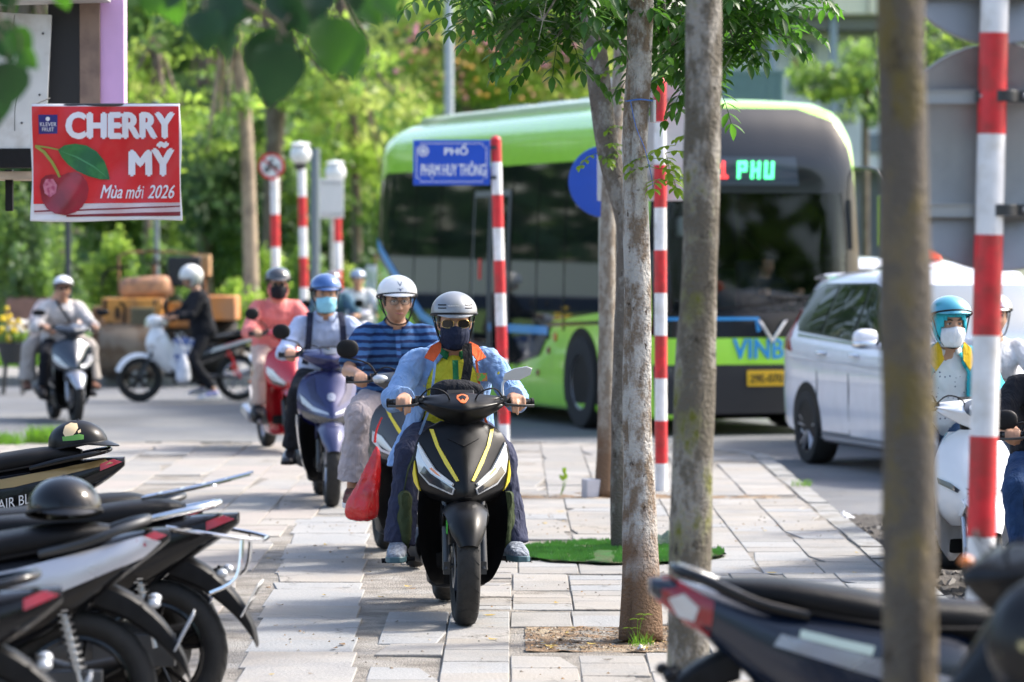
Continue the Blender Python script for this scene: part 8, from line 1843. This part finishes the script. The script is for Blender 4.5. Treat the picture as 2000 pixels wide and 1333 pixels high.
# second row: black seat scooter
b4,l4,r4_=parked('black scooter with slim grey grab rail, second farthest in the left parked row',395,14.5,.8,dict(body=pm('charcoal_paint',(.03,.032,.036),.3,coat=.6),rear=BLKG,rail=DKM,railr=.013,mirrors=[]),rz=-84)
SLV=paint('silver_scooter_paint',(.50,.50,.54),.3,.35)
b2_,l2_,r2_=parked('silver-flanked scooter with a broad black seat, middle of the left parked row',330,12.9,.8,dict(body=SLV,rear=BLKG,rail=DKM,railr=.016,mirrors=[],tail_up=.03,rear_decals=[dict(p=[(.08,.50),(.45,.56),(.86,.725),(.92,.775),(.86,.79),(.45,.69),(.08,.62)],n='silver_flank',m=SLV,o=.008)]),rz=-86)
seat_helmet('glossy black helmet lying on the seat of the silver-flanked scooter',l2_,r2_,.60,.83,BLKG,rotz=R(100),k=1.12,brim=.03)
b5,l5,r5_=parked('black scooter with chrome rear rack and white plate, in the left parked row',465,14.1,.8,dict(body=BLKG,rear=BLKG,rail=CHR,rack=CHR,mirrors=[],rear_decals=[dict(p=[(.45,.60),(.60,.63),(.58,.66),(.46,.63)],n='chrome_badge',m=CHR)],tail_up=.0),rz=-92)
b3,l3_,r3_=parked('white scooter with amber indicator, nearest of the left parked row',120,11.0,.8,dict(body=paint('grey_white_paint',(.5,.5,.53),.3),rear=BLKG,rail=BLKG,mirrors=[],rear_decals=[dict(p=[(.08,.40),(.40,.45),(.72,.60),(.70,.64),(.40,.55),(.08,.50)],n='pale_flank',m=paint('grey_white_paint',(.5,.5,.53),.3),o=.008)]),rz=-84)
b6,l6,r6_=parked('low black scooter in the near corner of the left parked row, under the chrome rack one',330,9.6,.8,dict(body=BLKG,rear=BLK,rail=BLK,mirrors=[]),rz=-95) if False else (0,0,0)
# right: dark blue scooter with its tail to the left
DBL=pm('dark_blue_paint',(.006,.012,.028),.25,0,coat=.35)
rr,lr,rrz=parked('dark blue scooter parked with its red tail light leftward, in front of two trunks',1268,10.7,.8,dict(body=DBL,rear=DBL,ind=BLK,rail=BLKG,railr=.016,mirrors=[],shock=STEEL,tail_up=.05,tail=[(.79,.68),(.83,.67),(.91,.745),(.975,.845),(.89,.835),(.78,.775)],
   rear_decals=[dict(p=[(.83,.725),(.87,.74),(.90,.785),(.86,.795),(.82,.76)],n='clear_lens',m=LENS,o=.011),dict(p=[(.10,.52),(.30,.56),(.62,.66),(.60,.69),(.28,.61),(.10,.56)],n='silver_flash',m=SIL),dict(p=[(.35,.63),(.55,.68),(.545,.70),(.34,.655)],n='pale_sticker',m=pm('pale_green_label',(.45,.55,.5),.5),o=.006)]),rz=94,grp='scooters parked at the right front')
# right edge: front of another parked scooter facing left
rr2,lr2,rrz2=(lambda r_,tip: (scooter('black scooter facing left at the right front edge, helmet hanging from it',tip,r_,dict(body=BLKM,mirrors=[],rim=BLKG,fender=WHS_,stand=True,decals=[dict(p=[(.02,.60),(.18,.74),(.20,.78),(.02,.64)],n='red_stripe',m=REDP)]),group='scooters parked at the right front')[0],tip,r_))(R(-74),Vector((((1835-1000)/F*8.9)+.60,8.9-.05,0)))
m=MB(); m.ball((-.13,-.53,1.035),(.018,.018,.012),n=12,m=8); m.build('indicator',AMB,rr2)
hl_=Vector(((2020-1000)/F*8.3,8.3,CH-(1285-489)/F*8.3)); t=thing('helmet','black helmet with cream blotches hanging at the right front corner','helmet',hl_,R(-60)); he,hb,hM=helmet(t,lambda v: Vector(v),Matrix.Rotation(R(60),3,'X'),'half',pm('blotched_helmet',(.008,.008,.009),.35,coat=0,spec=.3,col2=(.5,.43,.22),c2s=9,c2lo=.62,c2hi=.64),strap=None); he.name='shell'
m=MB(); m.tube([(.05,0,.05),(.02,.02,.14),(0,.02,.2)],.004,n=5,sm=3); m.build('strap',BLK,t)
# ---------- unseen trees and hoarding, added beside and behind the camera for glass reflections ----------
m=MB()
for k in range(5200):
    if k%2: x,y=rb.uniform(-120,-36),rb.uniform(112,122)
    else: x,y=rb.uniform(-30,120),rb.uniform(-75,-62)
    z=rb.uniform(0,1)**1.2*(27 if k%2 else 24); leafcloud(m,(x,y,z),(2.2,2.2,1.8),3,1.0)
o=m.build('unseen_woodland',BG[2],None,smooth=False,recalc=False); o['kind']='stuff'  # trees out of view, height shaped for what the glass reflects
b=Vector((-52,96,-.1)); t=thing('reflection_hoarding','made-up white hoarding out of view, added for reflections in the bus windows','fence',b,R(20))  # invented hoarding, gives the window reflections a white band
m=MB(); m.box((0,0,1.45),(44,.08,2.9)); m.build('panel',pm('hoarding_white',(.66,.67,.66),.5,var=.05),t)
m=MB(); m.box((0,-.1,.45),(44,.08,.9)); m.build('plinth',pm('hoarding_navy',(.02,.03,.08),.5),t)
